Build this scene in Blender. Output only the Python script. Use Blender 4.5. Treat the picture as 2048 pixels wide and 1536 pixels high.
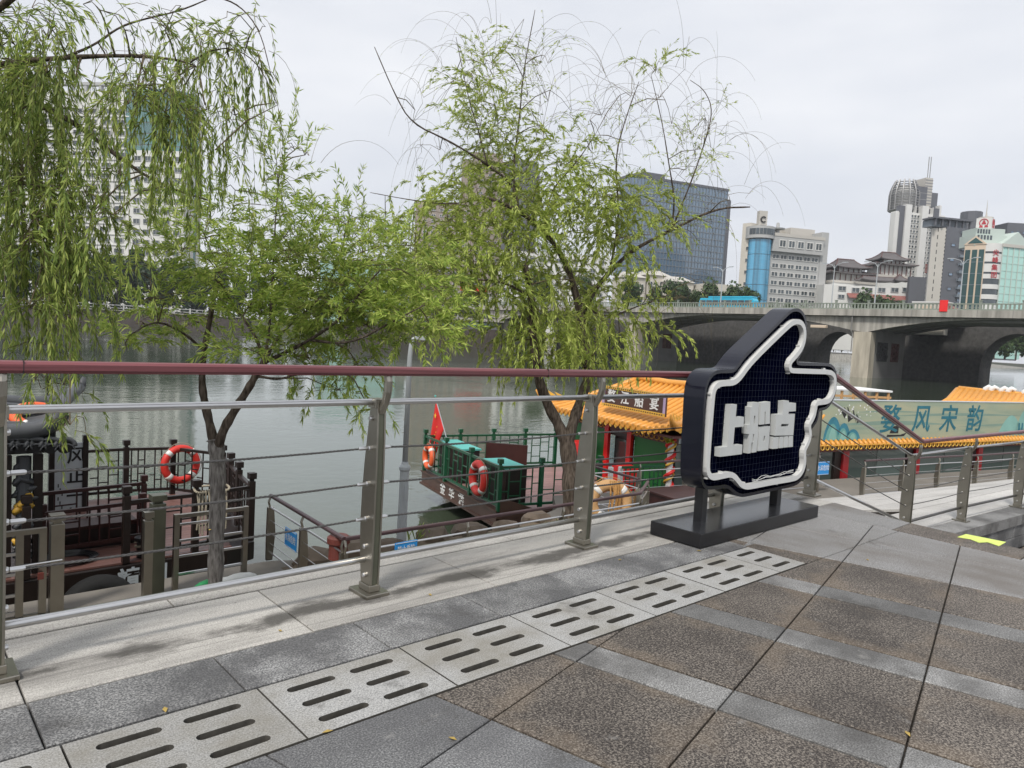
import bpy, bmesh, math, random
import numpy as np
from mathutils import Vector, Matrix
from mathutils.geometry import tessellate_polygon

scene = bpy.context.scene
for o in list(bpy.data.objects):
    bpy.data.objects.remove(o)
col = scene.collection
random.seed(7)
rng = np.random.default_rng(11)
PI = math.pi

# ------------------------------------------------------------------ camera, sky, sun, exposure
FPX, PITCH, ROLL, YAW, EYE = 1450.3, math.radians(3.767), 0.0565, math.radians(41.985), 1.5
_F = np.array([math.sin(YAW)*math.cos(PITCH), math.cos(YAW)*math.cos(PITCH), -math.sin(PITCH)])
_R0 = np.array([math.cos(YAW), -math.sin(YAW), 0.0])
_U0 = np.cross(_R0, _F)
_I = _R0*math.cos(ROLL) + _U0*math.sin(ROLL)
_J = -_R0*math.sin(ROLL) + _U0*math.cos(ROLL)
CAM = np.array([0.0, 0.0, EYE])
cam_data = bpy.data.cameras.new('camera')
cam = bpy.data.objects.new('camera', cam_data)
col.objects.link(cam)
cam.matrix_world = Matrix(((_I[0], _J[0], -_F[0], 0), (_I[1], _J[1], -_F[1], 0), (_I[2], _J[2], -_F[2], EYE), (0, 0, 0, 1)))
cam_data.sensor_width = 36.0
cam_data.lens = FPX/2048*36
cam_data.clip_start = 0.05
cam_data.clip_end = 6000
scene.camera = cam

SUN_AZ, SUN_EL = math.radians(205), math.radians(52)      # azimuth from +X, counter-clockwise, of where the sun stands
sun_dir = Vector((math.cos(SUN_AZ)*math.cos(SUN_EL), math.sin(SUN_AZ)*math.cos(SUN_EL), math.sin(SUN_EL)))
world = bpy.data.worlds.new('World'); scene.world = world; world.use_nodes = True
wn, wl = world.node_tree.nodes, world.node_tree.links
wn.clear()
w_out = wn.new('ShaderNodeOutputWorld'); w_bg = wn.new('ShaderNodeBackground')
w_sky = wn.new('ShaderNodeTexSky'); w_sky.sky_type = 'NISHITA'; w_sky.sun_disc = False
w_sky.sun_elevation = SUN_EL; w_sky.sun_rotation = PI/2 - SUN_AZ
w_sky.air_density = 1.0; w_sky.dust_density = 4.0; w_sky.ozone_density = 1.0
w_mix = wn.new('ShaderNodeMixRGB'); w_mix.blend_type = 'MIX'; w_mix.inputs[0].default_value = 0.90
w_tc = wn.new('ShaderNodeTexCoord'); w_map = wn.new('ShaderNodeMapping'); w_map.inputs['Scale'].default_value = (1.2, 1.2, 4.0)
w_no = wn.new('ShaderNodeTexNoise'); w_no.inputs['Scale'].default_value = 2.2; w_no.inputs['Detail'].default_value = 6
w_cr = wn.new('ShaderNodeValToRGB')
w_cr.color_ramp.elements[0].position = 0.36; w_cr.color_ramp.elements[0].color = (5.85, 6.05, 6.5, 1)
w_cr.color_ramp.elements[1].position = 0.70; w_cr.color_ramp.elements[1].color = (7.15, 7.22, 7.42, 1)
wl.new(w_tc.outputs['Generated'], w_map.inputs['Vector']); wl.new(w_map.outputs[0], w_no.inputs['Vector'])
wl.new(w_no.outputs['Fac'], w_cr.inputs[0])
wl.new(w_sky.outputs[0], w_mix.inputs[1]); wl.new(w_cr.outputs[0], w_mix.inputs[2])
wl.new(w_mix.outputs[0], w_bg.inputs['Color']); w_bg.inputs['Strength'].default_value = 0.10
wl.new(w_bg.outputs[0], w_out.inputs['Surface'])
sun_data = bpy.data.lights.new('sun', 'SUN'); sun_data.energy = 2.3; sun_data.angle = math.radians(10); sun_data.color = (1.0, 0.95, 0.88)
sun = bpy.data.objects.new('sun', sun_data); col.objects.link(sun)
sun.rotation_euler = (-sun_dir).to_track_quat('-Z', 'Y').to_euler()
scene.view_settings.view_transform = 'Standard'; scene.view_settings.look = 'None'
scene.view_settings.gamma = 1.0; scene.view_settings.exposure = 0.50; scene.view_settings.use_curve_mapping = False
scene.render.engine = 'CYCLES'
scene.cycles.max_bounces = 6; scene.cycles.diffuse_bounces = 3; scene.cycles.glossy_bounces = 3
scene.cycles.transmission_bounces = 4; scene.cycles.transparent_max_bounces = 6
scene.cycles.caustics_reflective = False; scene.cycles.caustics_refractive = False
try:
    scene.cycles.use_denoising = True
except Exception:
    pass

# ------------------------------------------------------------------ surveying helpers: photo pixel -> world point on a known plane
def ray(x, y):
    return _F + _I*(x-1024)/FPX - _J*(y-768)/FPX
def on_z(x, y, z): d = ray(x, y); return CAM + d*((z-EYE)/d[2])
def on_y(x, y, Y): d = ray(x, y); return CAM + d*(Y/d[1])
def on_x(x, y, X): d = ray(x, y); return CAM + d*(X/d[0])
def at_d(x, y, depth): return CAM + ray(x, y)*depth
def on_plane(x, y, p0, n):
    d = ray(x, y); return CAM + d*(((np.asarray(p0)-CAM) @ n)/(d @ n))

# ------------------------------------------------------------------ mesh helpers
class MB:
    def __init__(s): s.v = []; s.f = []; s.m = []
    def add(s, verts, faces, mi=0):
        b = len(s.v)
        s.v += [tuple(float(c) for c in p) for p in verts]
        s.f += [tuple(b+i for i in f) for f in faces]; s.m += [mi]*len(faces)
        return s
    def box(s, lo, hi, mi=0):
        x0, y0, z0 = lo; x1, y1, z1 = hi
        return s.add([(x0,y0,z0),(x1,y0,z0),(x1,y1,z0),(x0,y1,z0),(x0,y0,z1),(x1,y0,z1),(x1,y1,z1),(x0,y1,z1)],
                     [(0,3,2,1),(4,5,6,7),(0,1,5,4),(1,2,6,5),(2,3,7,6),(3,0,4,7)], mi)
    def obox(s, c, ax, ay, az, mi=0):
        c, ax, ay, az = (np.asarray(q, float) for q in (c, ax, ay, az))
        P = [c + i*ax + j*ay + k*az for k in (-1, 1) for (i, j) in ((-1,-1),(1,-1),(1,1),(-1,1))]
        return s.add(P, [(0,3,2,1),(4,5,6,7),(0,1,5,4),(1,2,6,5),(2,3,7,6),(3,0,4,7)], mi)
    def bar(s, a, b, w, h=None, up=(0,0,1), mi=0):
        a = np.asarray(a, float); b = np.asarray(b, float); h = w if h is None else h
        d = b-a; L = np.linalg.norm(d); d = d/L; up = np.asarray(up, float)
        if abs(d @ up) > .98: up = np.array([1.0, 0, 0]) if abs(d[0]) < .9 else np.array([0, 1.0, 0])
        sx = np.cross(d, up); sx /= np.linalg.norm(sx); u = np.cross(sx, d)
        return s.obox((a+b)/2, d*L/2, sx*w/2, u*h/2, mi)
    def tube(s, pts, r, n=8, cap=True, mi=0, closed=False):
        pts = [np.asarray(p, float) for p in pts]; k = len(pts)
        rs = [r]*k if np.isscalar(r) else list(r)
        ref = np.array([0, 0, 1.0]); V = []; prev = None
        for i, p in enumerate(pts):
            if closed: t = pts[(i+1) % k]-pts[i-1]
            else: t = pts[min(i+1, k-1)]-pts[max(i-1, 0)]
            t = t/(np.linalg.norm(t)+1e-12)
            if prev is None:
                u = np.cross(t, ref)
                if np.linalg.norm(u) < .1: u = np.cross(t, [1.0, 0, 0])
            else: u = prev - t*(prev @ t)
            u = u/(np.linalg.norm(u)+1e-12); w = np.cross(t, u); prev = u
            for j in range(n):
                a = 2*PI*j/n; V.append(p + rs[i]*(u*math.cos(a)+w*math.sin(a)))
        F = []
        for i in range(k if closed else k-1):
            i2 = (i+1) % k
            for j in range(n):
                j2 = (j+1) % n; F.append((i*n+j, i*n+j2, i2*n+j2, i2*n+j))
        if cap and not closed: F += [tuple(range(n-1, -1, -1)), tuple((k-1)*n+j for j in range(n))]
        return s.add(V, F, mi)
    def lathe(s, c, prof, n=16, mi=0, axis=None):
        c = np.asarray(c, float); V = []
        X, Y, Z = (np.array(q, float) for q in ((1,0,0),(0,1,0),(0,0,1))) if axis is None else axis
        for (r, z) in prof:
            for j in range(n):
                a = 2*PI*j/n; V.append(c + X*r*math.cos(a) + Y*r*math.sin(a) + Z*z)
        F = [(i*n+j, i*n+(j+1) % n, (i+1)*n+(j+1) % n, (i+1)*n+j) for i in range(len(prof)-1) for j in range(n)]
        F += [tuple(range(n-1, -1, -1)), tuple((len(prof)-1)*n+j for j in range(n))]
        return s.add(V, F, mi)
    def prism(s, poly, d, mi=0, holes=(), msides=None):
        """closed polygon (3-D points in one plane) with holes, extruded by vector d"""
        d = np.asarray(d, float); loops = [[np.asarray(p, float) for p in poly]] + [[np.asarray(p, float) for p in h] for h in holes]
        tris = tessellate_polygon([[Vector(p) for p in l] for l in loops]) if (holes or len(poly) > 4) else None
        flat = [p for l in loops for p in l]; n = len(flat)
        nrm = np.zeros(3)
        for i in range(len(loops[0])):
            a, b = loops[0][i], loops[0][(i+1) % len(loops[0])]; nrm += np.cross(a, b)
        flip = (nrm @ d) > 0
        V = flat + [p+d for p in flat]; F = []
        if tris is None: caps = [tuple(range(n))]
        else:
            caps = []
            for t in tris:
                a, b, c = (flat[i] for i in t)
                caps.append(tuple(t) if (np.cross(b-a, c-a) @ nrm) > 0 else tuple(reversed(t)))
        for t in caps:
            F.append(tuple(reversed(t)) if flip else tuple(t)); F.append(tuple(i+n for i in (t if flip else reversed(t))))
        s.add(V, F, mi); b = len(s.v)-2*n; k = 0
        ms = mi if msides is None else msides
        for li, l in enumerate(loops):
            m = len(l)
            for i in range(m):
                i2 = (i+1) % m
                q = (b+k+i, b+k+i2, b+k+i2+n, b+k+i+n)
                s.f.append(q if flip else tuple(reversed(q))); s.m.append(ms)
            k += m
        return s
    def mesh(s, name, mats, smooth=False):
        me = bpy.data.meshes.new(name); me.from_pydata(s.v, [], s.f)
        for m in (mats if isinstance(mats, (list, tuple)) else [mats]): me.materials.append(m)
        if isinstance(mats, (list, tuple)) and len(mats) > 1: me.polygons.foreach_set('material_index', s.m)
        if smooth:
            me.polygons.foreach_set('use_smooth', [True]*len(s.f))
        me.update()
        return me
    def build(s, name, mats, parent=None, smooth=False, bevel=0, local=False, kind=None):
        me = s.mesh(name, mats, smooth)
        return put(name, me, parent, bevel=bevel, local=local, kind=kind)

def put(name, me, parent=None, loc=None, bevel=0, local=False, kind=None, scale=None, rot=None):
    o = bpy.data.objects.new(name, me); col.objects.link(o)
    if parent is not None:
        o.parent = parent
        if not local:
            o.matrix_parent_inverse = parent_matrix(parent).inverted()
    if loc is not None: o.location = tuple(float(c) for c in loc)
    if rot is not None: o.rotation_euler = rot
    if scale is not None: o.scale = scale
    if bevel:
        md = o.modifiers.new('bevel', 'BEVEL'); md.width = bevel; md.segments = 2; md.limit_method = 'ANGLE'; md.angle_limit = math.radians(40)
    if kind: o['kind'] = kind
    return o
def parent_matrix(o):
    m = Matrix.LocRotScale(o.location, o.rotation_euler, o.scale)
    if o.parent is not None: m = parent_matrix(o.parent) @ o.matrix_parent_inverse @ m
    return m
def tag(o, label, cat=None, group=None, kind=None):
    if label: o['label'] = label
    if cat: o['category'] = cat
    if group: o['group'] = group
    if kind: o['kind'] = kind
    return o
def thing(name, loc, label, cat, group=None, rz=0.0):
    o = bpy.data.objects.new(name, None); col.objects.link(o)
    o.location = tuple(float(c) for c in loc); o.rotation_euler = (0, 0, rz); o.empty_display_size = .2
    return tag(o, label, cat, group)
def copy_tree(o, parent=None):
    c = o.copy(); col.objects.link(c)
    if parent is not None: c.parent = parent
    for ch in [q for q in bpy.data.objects if q.parent == o]:
        copy_tree(ch, c)
    return c
def structure(o): o['kind'] = 'structure'; return o

def text(name, body, size, pos, right, up, mat, parent=None, extrude=0.005, bold=0.0, squeeze=1.0, shear=0.0):
    """lettering that stands in the plane spanned by right/up, centred on pos"""
    cu = bpy.data.curves.new(name, 'FONT'); cu.body = body; cu.size = size; cu.align_x = 'CENTER'; cu.align_y = 'CENTER'
    cu.extrude = extrude; cu.offset = bold; cu.shear = shear; cu.materials.append(mat); cu.resolution_u = 3
    o = bpy.data.objects.new(name, cu); col.objects.link(o)
    r = Vector(right).normalized(); u = Vector(up).normalized(); n = r.cross(u)
    M = Matrix(((r.x*squeeze, u.x, n.x, pos[0]), (r.y*squeeze, u.y, n.y, pos[1]), (r.z*squeeze, u.z, n.z, pos[2]), (0, 0, 0, 1)))
    if parent is not None:
        o.parent = parent; o.matrix_parent_inverse = parent_matrix(parent).inverted()
    o.matrix_basis = M
    return o

def smooth_path(P, it=2):
    for _ in range(it):
        Q = [P[0]]
        for a, b in zip(P[:-1], P[1:]): Q += [a*.75+b*.25, a*.25+b*.75]
        Q.append(P[-1]); P = Q
    return P
def clip(poly, a, b, c):
    """keep the part of a 2-D polygon where a*x+b*y<=c"""
    out = []
    for i in range(len(poly)):
        p, q = poly[i], poly[(i+1) % len(poly)]
        dp, dq = a*p[0]+b*p[1]-c, a*q[0]+b*q[1]-c
        if dp <= 0: out.append(p)
        if (dp < 0 < dq) or (dq < 0 < dp):
            t = dp/(dp-dq); out.append((p[0]+(q[0]-p[0])*t, p[1]+(q[1]-p[1])*t))
    return out
def area2(poly):
    return .5*sum(poly[i][0]*poly[(i+1) % len(poly)][1]-poly[(i+1) % len(poly)][0]*poly[i][1] for i in range(len(poly)))
def inset(poly, g):
    """shrink a convex counter-clockwise polygon by g"""
    out = list(poly)
    for i in range(len(poly)):
        p, q = poly[i], poly[(i+1) % len(poly)]
        dx, dy = q[0]-p[0], q[1]-p[1]; L = math.hypot(dx, dy)
        if L < 1e-6: continue
        nx, ny = dy/L, -dx/L
        out = clip(out, nx, ny, nx*p[0]+ny*p[1]-g)
        if len(out) < 3: return []
    return out

# ------------------------------------------------------------------ materials
MATS = {}
def _mat(name):
    m = bpy.data.materials.new(name); m.use_nodes = True
    nt = m.node_tree; b = nt.nodes.get('Principled BSDF')
    MATS[name] = m
    return m, nt, nt.nodes, nt.links, b
def C4(c): return (c[0], c[1], c[2], 1.0)
def plain(name, color, rough=.6, metal=0.0, var=.12, scale=6.0, bump=.0, spec=.5, rand=.0, coat=0.0, obj=False):
    """paint, wood, metal or stone with mild uneven colour, fine relief and a little per-object variation"""
    m, nt, N, L, b = _mat(name)
    tc = N.new('ShaderNodeTexCoord') if obj else N.new('ShaderNodeNewGeometry')
    vec = tc.outputs['Object'] if obj else tc.outputs['Position']
    no = N.new('ShaderNodeTexNoise'); no.inputs['Scale'].default_value = scale; no.inputs['Detail'].default_value = 5
    L.new(vec, no.inputs['Vector'])
    mx = N.new('ShaderNodeMixRGB'); mx.blend_type = 'MIX'
    k0, k1 = max(0, 1-var*1.6), 1+var
    mx.inputs[1].default_value = C4([c*k0 for c in color]); mx.inputs[2].default_value = C4([min(1, c*k1) for c in color])
    L.new(no.outputs['Fac'], mx.inputs[0])
    colr = mx.outputs[0]
    if rand:
        oi = N.new('ShaderNodeObjectInfo'); mr = N.new('ShaderNodeMapRange'); mr.inputs['To Min'].default_value = 1-rand; mr.inputs['To Max'].default_value = 1+rand
        L.new(oi.outputs['Random'], mr.inputs['Value'])
        hs = N.new('ShaderNodeHueSaturation'); L.new(mr.outputs[0], hs.inputs['Value']); L.new(colr, hs.inputs['Color']); colr = hs.outputs[0]
    L.new(colr, b.inputs['Base Color'])
    b.inputs['Roughness'].default_value = rough; b.inputs['Metallic'].default_value = metal
    b.inputs['Specular IOR Level'].default_value = spec
    b.inputs['Coat Weight'].default_value = coat
    if bump:
        n2 = N.new('ShaderNodeTexNoise'); n2.inputs['Scale'].default_value = scale*9; n2.inputs['Detail'].default_value = 3
        L.new(vec, n2.inputs['Vector'])
        bp = N.new('ShaderNodeBump'); bp.inputs['Strength'].default_value = bump; bp.inputs['Distance'].default_value = .01
        L.new(n2.outputs['Fac'], bp.inputs['Height']); L.new(bp.outputs[0], b.inputs['Normal'])
    return m

def granite(name, base, dark, light, speck=170.0, stain=.35, stain_col=(.06,.055,.05), stain_scale=1.6, rough=.75, rand=.12, warm=None, worm=False, anis=None, lo=.44, hi=.62):
    """flamed granite: mineral speckle, per-slab tone, dirt clouds with a shape of their own"""
    m, nt, N, L, b = _mat(name)
    g = N.new('ShaderNodeNewGeometry'); vec = g.outputs['Position']
    n1 = N.new('ShaderNodeTexNoise'); n1.inputs['Scale'].default_value = speck; n1.inputs['Detail'].default_value = 2; n1.inputs['Roughness'].default_value = .7
    L.new(vec, n1.inputs['Vector'])
    cr = N.new('ShaderNodeValToRGB'); e = cr.color_ramp.elements
    e[0].position = .34; e[0].color = C4(dark); e[1].position = .66; e[1].color = C4(light)
    mid = cr.color_ramp.elements.new(.5); mid.color = C4(base)
    L.new(n1.outputs['Fac'], cr.inputs[0]); colr = cr.outputs[0]
    if worm:
        vo = N.new('ShaderNodeTexVoronoi'); vo.feature = 'F1'; vo.inputs['Scale'].default_value = speck*.55
        n5 = N.new('ShaderNodeTexNoise'); n5.inputs['Scale'].default_value = speck*.5; L.new(vec, n5.inputs['Vector'])
        av = N.new('ShaderNodeMixRGB'); av.inputs[0].default_value = .02; L.new(vec, av.inputs[1]); L.new(n5.outputs['Color'], av.inputs[2]); L.new(av.outputs[0], vo.inputs['Vector'])
        c5 = N.new('ShaderNodeValToRGB'); c5.color_ramp.elements[0].position = .22; c5.color_ramp.elements[0].color = (1,1,1,1); c5.color_ramp.elements[1].position = .42; c5.color_ramp.elements[1].color = (0,0,0,1)
        L.new(vo.outputs['Distance'], c5.inputs[0])
        m5 = N.new('ShaderNodeMixRGB'); m5.inputs[2].default_value = C4(light); L.new(colr, m5.inputs[1])
        mm = N.new('ShaderNodeMath'); mm.operation = 'MULTIPLY'; mm.inputs[1].default_value = .55; L.new(c5.outputs[0], mm.inputs[0]); L.new(mm.outputs[0], m5.inputs[0]); colr = m5.outputs[0]
    oi = N.new('ShaderNodeObjectInfo'); mr = N.new('ShaderNodeMapRange'); mr.inputs['To Min'].default_value = 1-rand; mr.inputs['To Max'].default_value = 1+rand
    L.new(oi.outputs['Random'], mr.inputs['Value'])
    hs = N.new('ShaderNodeHueSaturation'); L.new(mr.outputs[0], hs.inputs['Value']); L.new(colr, hs.inputs['Color']); colr = hs.outputs[0]
    mp = N.new('ShaderNodeMapping'); L.new(vec, mp.inputs['Vector'])
    if anis: mp.inputs['Scale'].default_value = anis
    n2 = N.new('ShaderNodeTexNoise'); n2.inputs['Scale'].default_value = stain_scale; n2.inputs['Detail'].default_value = 7; n2.inputs['Roughness'].default_value = .62
    L.new(mp.outputs[0], n2.inputs['Vector'])
    c2 = N.new('ShaderNodeValToRGB'); c2.color_ramp.elements[0].position = lo; c2.color_ramp.elements[0].color = (0,0,0,1); c2.color_ramp.elements[1].position = hi; c2.color_ramp.elements[1].color = (1,1,1,1)
    L.new(n2.outputs['Fac'], c2.inputs[0])
    ms = N.new('ShaderNodeMath'); ms.operation = 'MULTIPLY'; ms.inputs[1].default_value = stain; L.new(c2.outputs[0], ms.inputs[0])
    m2 = N.new('ShaderNodeMixRGB'); m2.inputs[2].default_value = C4(stain_col); L.new(ms.outputs[0], m2.inputs[0]); L.new(colr, m2.inputs[1]); colr = m2.outputs[0]
    if warm:
        n3 = N.new('ShaderNodeTexNoise'); n3.inputs['Scale'].default_value = 2.1; n3.inputs['Detail'].default_value = 4; L.new(vec, n3.inputs['Vector'])
        c3 = N.new('ShaderNodeValToRGB'); c3.color_ramp.elements[0].position = .5; c3.color_ramp.elements[0].color = (0,0,0,1); c3.color_ramp.elements[1].position = .75; c3.color_ramp.elements[1].color = (1,1,1,1)
        L.new(n3.outputs['Fac'], c3.inputs[0])
        m3 = N.new('ShaderNodeMixRGB'); m3.inputs[2].default_value = C4(warm); mk = N.new('ShaderNodeMath'); mk.operation = 'MULTIPLY'; mk.inputs[1].default_value = .5
        L.new(c3.outputs[0], mk.inputs[0]); L.new(mk.outputs[0], m3.inputs[0]); L.new(colr, m3.inputs[1]); colr = m3.outputs[0]
    L.new(colr, b.inputs['Base Color']); b.inputs['Roughness'].default_value = rough; b.inputs['Specular IOR Level'].default_value = .35
    bp = N.new('ShaderNodeBump'); bp.inputs['Strength'].default_value = .35; bp.inputs['Distance'].default_value = .004
    L.new(n1.outputs['Fac'], bp.inputs['Height']); L.new(bp.outputs[0], b.inputs['Normal'])
    return m

M_curb = granite('granite_light', (.385,.372,.345), (.25,.242,.225), (.50,.485,.455), speck=150, stain=.45, stain_col=(.085,.08,.075), stain_scale=1.7, anis=(.5,2.4,1), rand=.10, lo=.48, hi=.64)
M_row = granite('granite_grey', (.155,.158,.16), (.065,.065,.065), (.36,.36,.355), speck=120, worm=True, stain=.7, stain_col=(.055,.055,.058), stain_scale=2.4, rand=.14, lo=.42, hi=.58)
M_grate = granite('granite_grate', (.30,.302,.298), (.175,.175,.172), (.42,.42,.41), speck=150, stain=.6, stain_col=(.17,.155,.12), rand=.08)
M_brown = granite('granite_brown', (.058,.050,.045), (.024,.0205,.0185), (.26,.232,.20), speck=115, stain=.5, stain_col=(.022,.018,.017), stain_scale=2.2, rand=.22, warm=None, worm=True)
M_band = granite('granite_band', (.17,.17,.168), (.085,.085,.084), (.31,.31,.305), speck=140, stain=.7, stain_col=(.06,.058,.056), stain_scale=2.2, rand=.34)
M_greyslab = granite('granite_slab', (.135,.137,.14), (.065,.066,.068), (.28,.283,.285), speck=140, stain=.45, stain_col=(.06,.06,.065), stain_scale=2.0, rand=.14)
M_greybrown = granite('granite_wet', (.215,.215,.215), (.11,.107,.103), (.36,.36,.36), speck=135, stain=.7, stain_col=(.11,.095,.08), stain_scale=1.1, anis=(1,.5,1), rand=.08)
M_low = granite('granite_terrace', (.47,.46,.44), (.36,.35,.33), (.58,.57,.55), speck=90, stain=.35, stain_col=(.2,.19,.18), stain_scale=.7, rand=.07)
def layer(mat, build, color, amount):
    """one more coat of dirt or wear over a granite: build() returns its mask"""
    N, L = mat.node_tree.nodes, mat.node_tree.links; b = N['Principled BSDF']; src = b.inputs['Base Color'].links[0].from_socket
    g = N.new('ShaderNodeNewGeometry')
    def op(kind, a, c=None):
        m = N.new('ShaderNodeMath'); m.operation = kind
        for i, v in enumerate((a, c)):
            if v is None: continue
            if isinstance(v, (int, float)): m.inputs[i].default_value = v
            else: L.new(v, m.inputs[i])
        return m.outputs[0]
    def noise(scale, sc=(1,1,1), detail=5, rough=.6):
        mp = N.new('ShaderNodeMapping'); mp.inputs['Scale'].default_value = sc; L.new(g.outputs['Position'], mp.inputs['Vector'])
        n = N.new('ShaderNodeTexNoise'); n.inputs['Scale'].default_value = scale; n.inputs['Detail'].default_value = detail; n.inputs['Roughness'].default_value = rough; L.new(mp.outputs[0], n.inputs['Vector']); return n.outputs['Fac']
    def ramp(v, lo, hi):
        r = N.new('ShaderNodeMapRange'); r.interpolation_type = 'SMOOTHSTEP'; r.inputs['From Min'].default_value = lo; r.inputs['From Max'].default_value = hi; L.new(v, r.inputs['Value']); return r.outputs[0]
    def xyz(rot=0.0):
        mp = N.new('ShaderNodeMapping'); mp.inputs['Rotation'].default_value = (0, 0, rot); L.new(g.outputs['Position'], mp.inputs['Vector'])
        s = N.new('ShaderNodeSeparateXYZ'); L.new(mp.outputs[0], s.inputs[0]); return s.outputs
    f = op('MULTIPLY', build(op, noise, ramp, xyz), amount)
    mx = N.new('ShaderNodeMixRGB'); mx.inputs[2].default_value = C4(color); L.new(f, mx.inputs[0]); L.new(src, mx.inputs[1]); L.new(mx.outputs[0], b.inputs['Base Color'])
# silt lying in a belt along the kerb behind the posts, drag streaks, and scattered grit
def kerb_belt(op, noise, ramp, xyz):
    y = xyz()[1]; belt = op('SUBTRACT', 1.0, op('MULTIPLY', op('ABSOLUTE', op('SUBTRACT', y, 3.44)), 5.5))
    return ramp(op('ADD', op('MULTIPLY', belt, .72), op('MULTIPLY', op('SUBTRACT', noise(2.3, (.8,1.6,1), 8, .68), .5), 2.6)), .30, .85)
layer(M_curb, kerb_belt, (.045,.042,.038), .86)
layer(M_curb, lambda op, noise, ramp, xyz: op('MULTIPLY', ramp(noise(1.0, (.7,46,1), 3), .52, .66), ramp(op('SUBTRACT', .28, op('ABSOLUTE', op('SUBTRACT', xyz()[1], 3.40))), 0, .2)), (.12,.115,.11), .55)
layer(M_curb, lambda op, noise, ramp, xyz: ramp(noise(34, (1,1,1), 2), .70, .76), (.05,.047,.042), .7)
# brown slabs: worn pale rims, darker trodden centres
def slab_rim(op, noise, ramp, xyz):
    c = xyz(-math.radians(13.75)); u, w = c[0], c[1]
    fu = op('MULTIPLY', op('FRACT', op('DIVIDE', op('SUBTRACT', u, 2.262-9.14), .914)), .914); du = op('MINIMUM', fu, op('ABSOLUTE', op('SUBTRACT', .683, fu)))
    fw = op('MULTIPLY', op('FRACT', op('DIVIDE', op('SUBTRACT', w, .205-6.75), .675)), .675); dw = op('MINIMUM', fw, op('SUBTRACT', .675, fw))
    d = op('MINIMUM', du, dw); return op('SUBTRACT', 1.0, ramp(op('ADD', d, op('MULTIPLY', op('SUBTRACT', noise(3.2, (1,1,1), 6), .5), .75)), -.06, .12))
layer(M_brown, slab_rim, (.18,.14,.10), .34)
layer(M_brown, lambda op, noise, ramp, xyz: ramp(noise(90, (1,1,1), 2), .57, .67), (.33,.295,.25), .5)
for m_ in (M_row, M_grate, M_greyslab, M_greybrown, M_band, M_brown):
    layer(m_, lambda op, noise, ramp, xyz: ramp(noise(1.9, (1,1,1), 9, .72), .56, .70), (.04,.037,.033), .5)
    layer(m_, lambda op, noise, ramp, xyz: ramp(noise(4.4, (1,1,1), 8, .75), .60, .72), (.42,.41,.39), .28)
M_joint = plain('joint_dirt', (.035,.03,.026), .95, var=.4, scale=20)
M_concrete = plain('concrete', (.17,.155,.135), .85, var=.3, scale=1.2, bump=.3)
M_dirt = plain('bank_soil', (.15,.115,.08), .95, var=.4, scale=2.5, bump=.6)
M_steel = plain('brushed_steel', (.34,.32,.275), .34, 1.0, var=.10, scale=8, rand=.05)
M_rod = plain('steel_rod', (.58,.58,.58), .28, 1.0, var=.06, scale=20)
M_cable = plain('steel_cable', (.16,.155,.15), .45, .9, var=.3, scale=60)
M_post = plain('olive_plate', (.13,.135,.10), .35, .6, var=.15, scale=5)
M_navy = plain('sign_navy', (.003,.004,.012), .20, var=.2, scale=4, spec=.45)
M_navyface = plain('sign_face', (.0010,.0018,.011), .5, var=.5, scale=3, spec=.0)
M_white = plain('white_paint', (.72,.73,.72), .5, var=.05, scale=9)
M_tube = plain('light_tube', (.62,.63,.62), .35, var=.06, scale=9)
M_black = plain('black_paint', (.012,.012,.014), .3, var=.2, scale=8)
M_gloss = plain('polished_black', (.02,.021,.024), .22, var=.9, scale=2.2, spec=.8)
M_orange = plain('lifebuoy_orange', (.75,.12,.035), .55, var=.12, scale=9)
M_red = plain('lifebuoy_red', (.62,.035,.025), .5, var=.12, scale=9)
M_tan = plain('faded_orange', (.55,.33,.15), .7, var=.2, scale=7)
M_rope = plain('rope', (.34,.30,.23), .9, var=.25, scale=60)
M_ropeo = plain('rope_orange', (.50,.27,.09), .9, var=.25, scale=60)
M_band_w = plain('reflective_band', (.72,.72,.70), .4, var=.06)
M_wood_dark = plain('dark_wood', (.016,.009,.007), .42, var=.35, scale=5, bump=.15)
M_wood_red = plain('maroon_wood', (.045,.013,.011), .45, var=.3, scale=5)
M_plank = plain('deck_plank', (.17,.085,.07), .38, var=.25, scale=4, bump=.15, rand=.12)
M_plank_pink = plain('deck_plank_pink', (.30,.17,.155), .45, var=.18, scale=4, rand=.1)
M_hull = plain('hull_brown', (.085,.045,.032), .55, var=.3, scale=3, bump=.2)
M_tile_grey = plain('grey_roof_tile', (.075,.08,.088), .5, var=.25, scale=6, rand=.12)
M_green = plain('green_paint', (.008,.078,.034), .35, var=.2, scale=7)
M_greenwall = plain('green_wall', (.012,.16,.03), .55, var=.12, scale=3)
M_teal = plain('teal_cloth', (.09,.42,.38), .6, var=.1, scale=5)
M_redcol = plain('red_column', (.66,.02,.02), .4, var=.12, scale=4)
M_crimson = plain('crimson_column', (.33,.02,.025), .4, var=.15, scale=4)
M_yellow = plain('yellow_tile', (.66,.30,.05), .42, var=.16, scale=8, rand=.08)
M_gold = plain('gold_paint', (.70,.42,.06), .4, var=.2, scale=14)
M_maroonbeam = plain('maroon_beam', (.10,.022,.018), .5, var=.25, scale=5)
M_flag = plain('flag_red', (.70,.02,.015), .7, var=.06, scale=3)
M_star = plain('flag_yellow', (.85,.62,.05), .7, var=.04)
M_tyre = plain('tyre_rubber', (.012,.012,.012), .8, var=.3, scale=20, bump=.4)
M_bluesign = plain('sign_blue', (.02,.25,.62), .45, var=.06)
M_greypole = plain('pole_grey', (.40,.43,.45), .45, var=.08, scale=9)
M_tape = plain('yellow_tape', (.62,.75,.16), .6, var=.12, scale=20)
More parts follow.
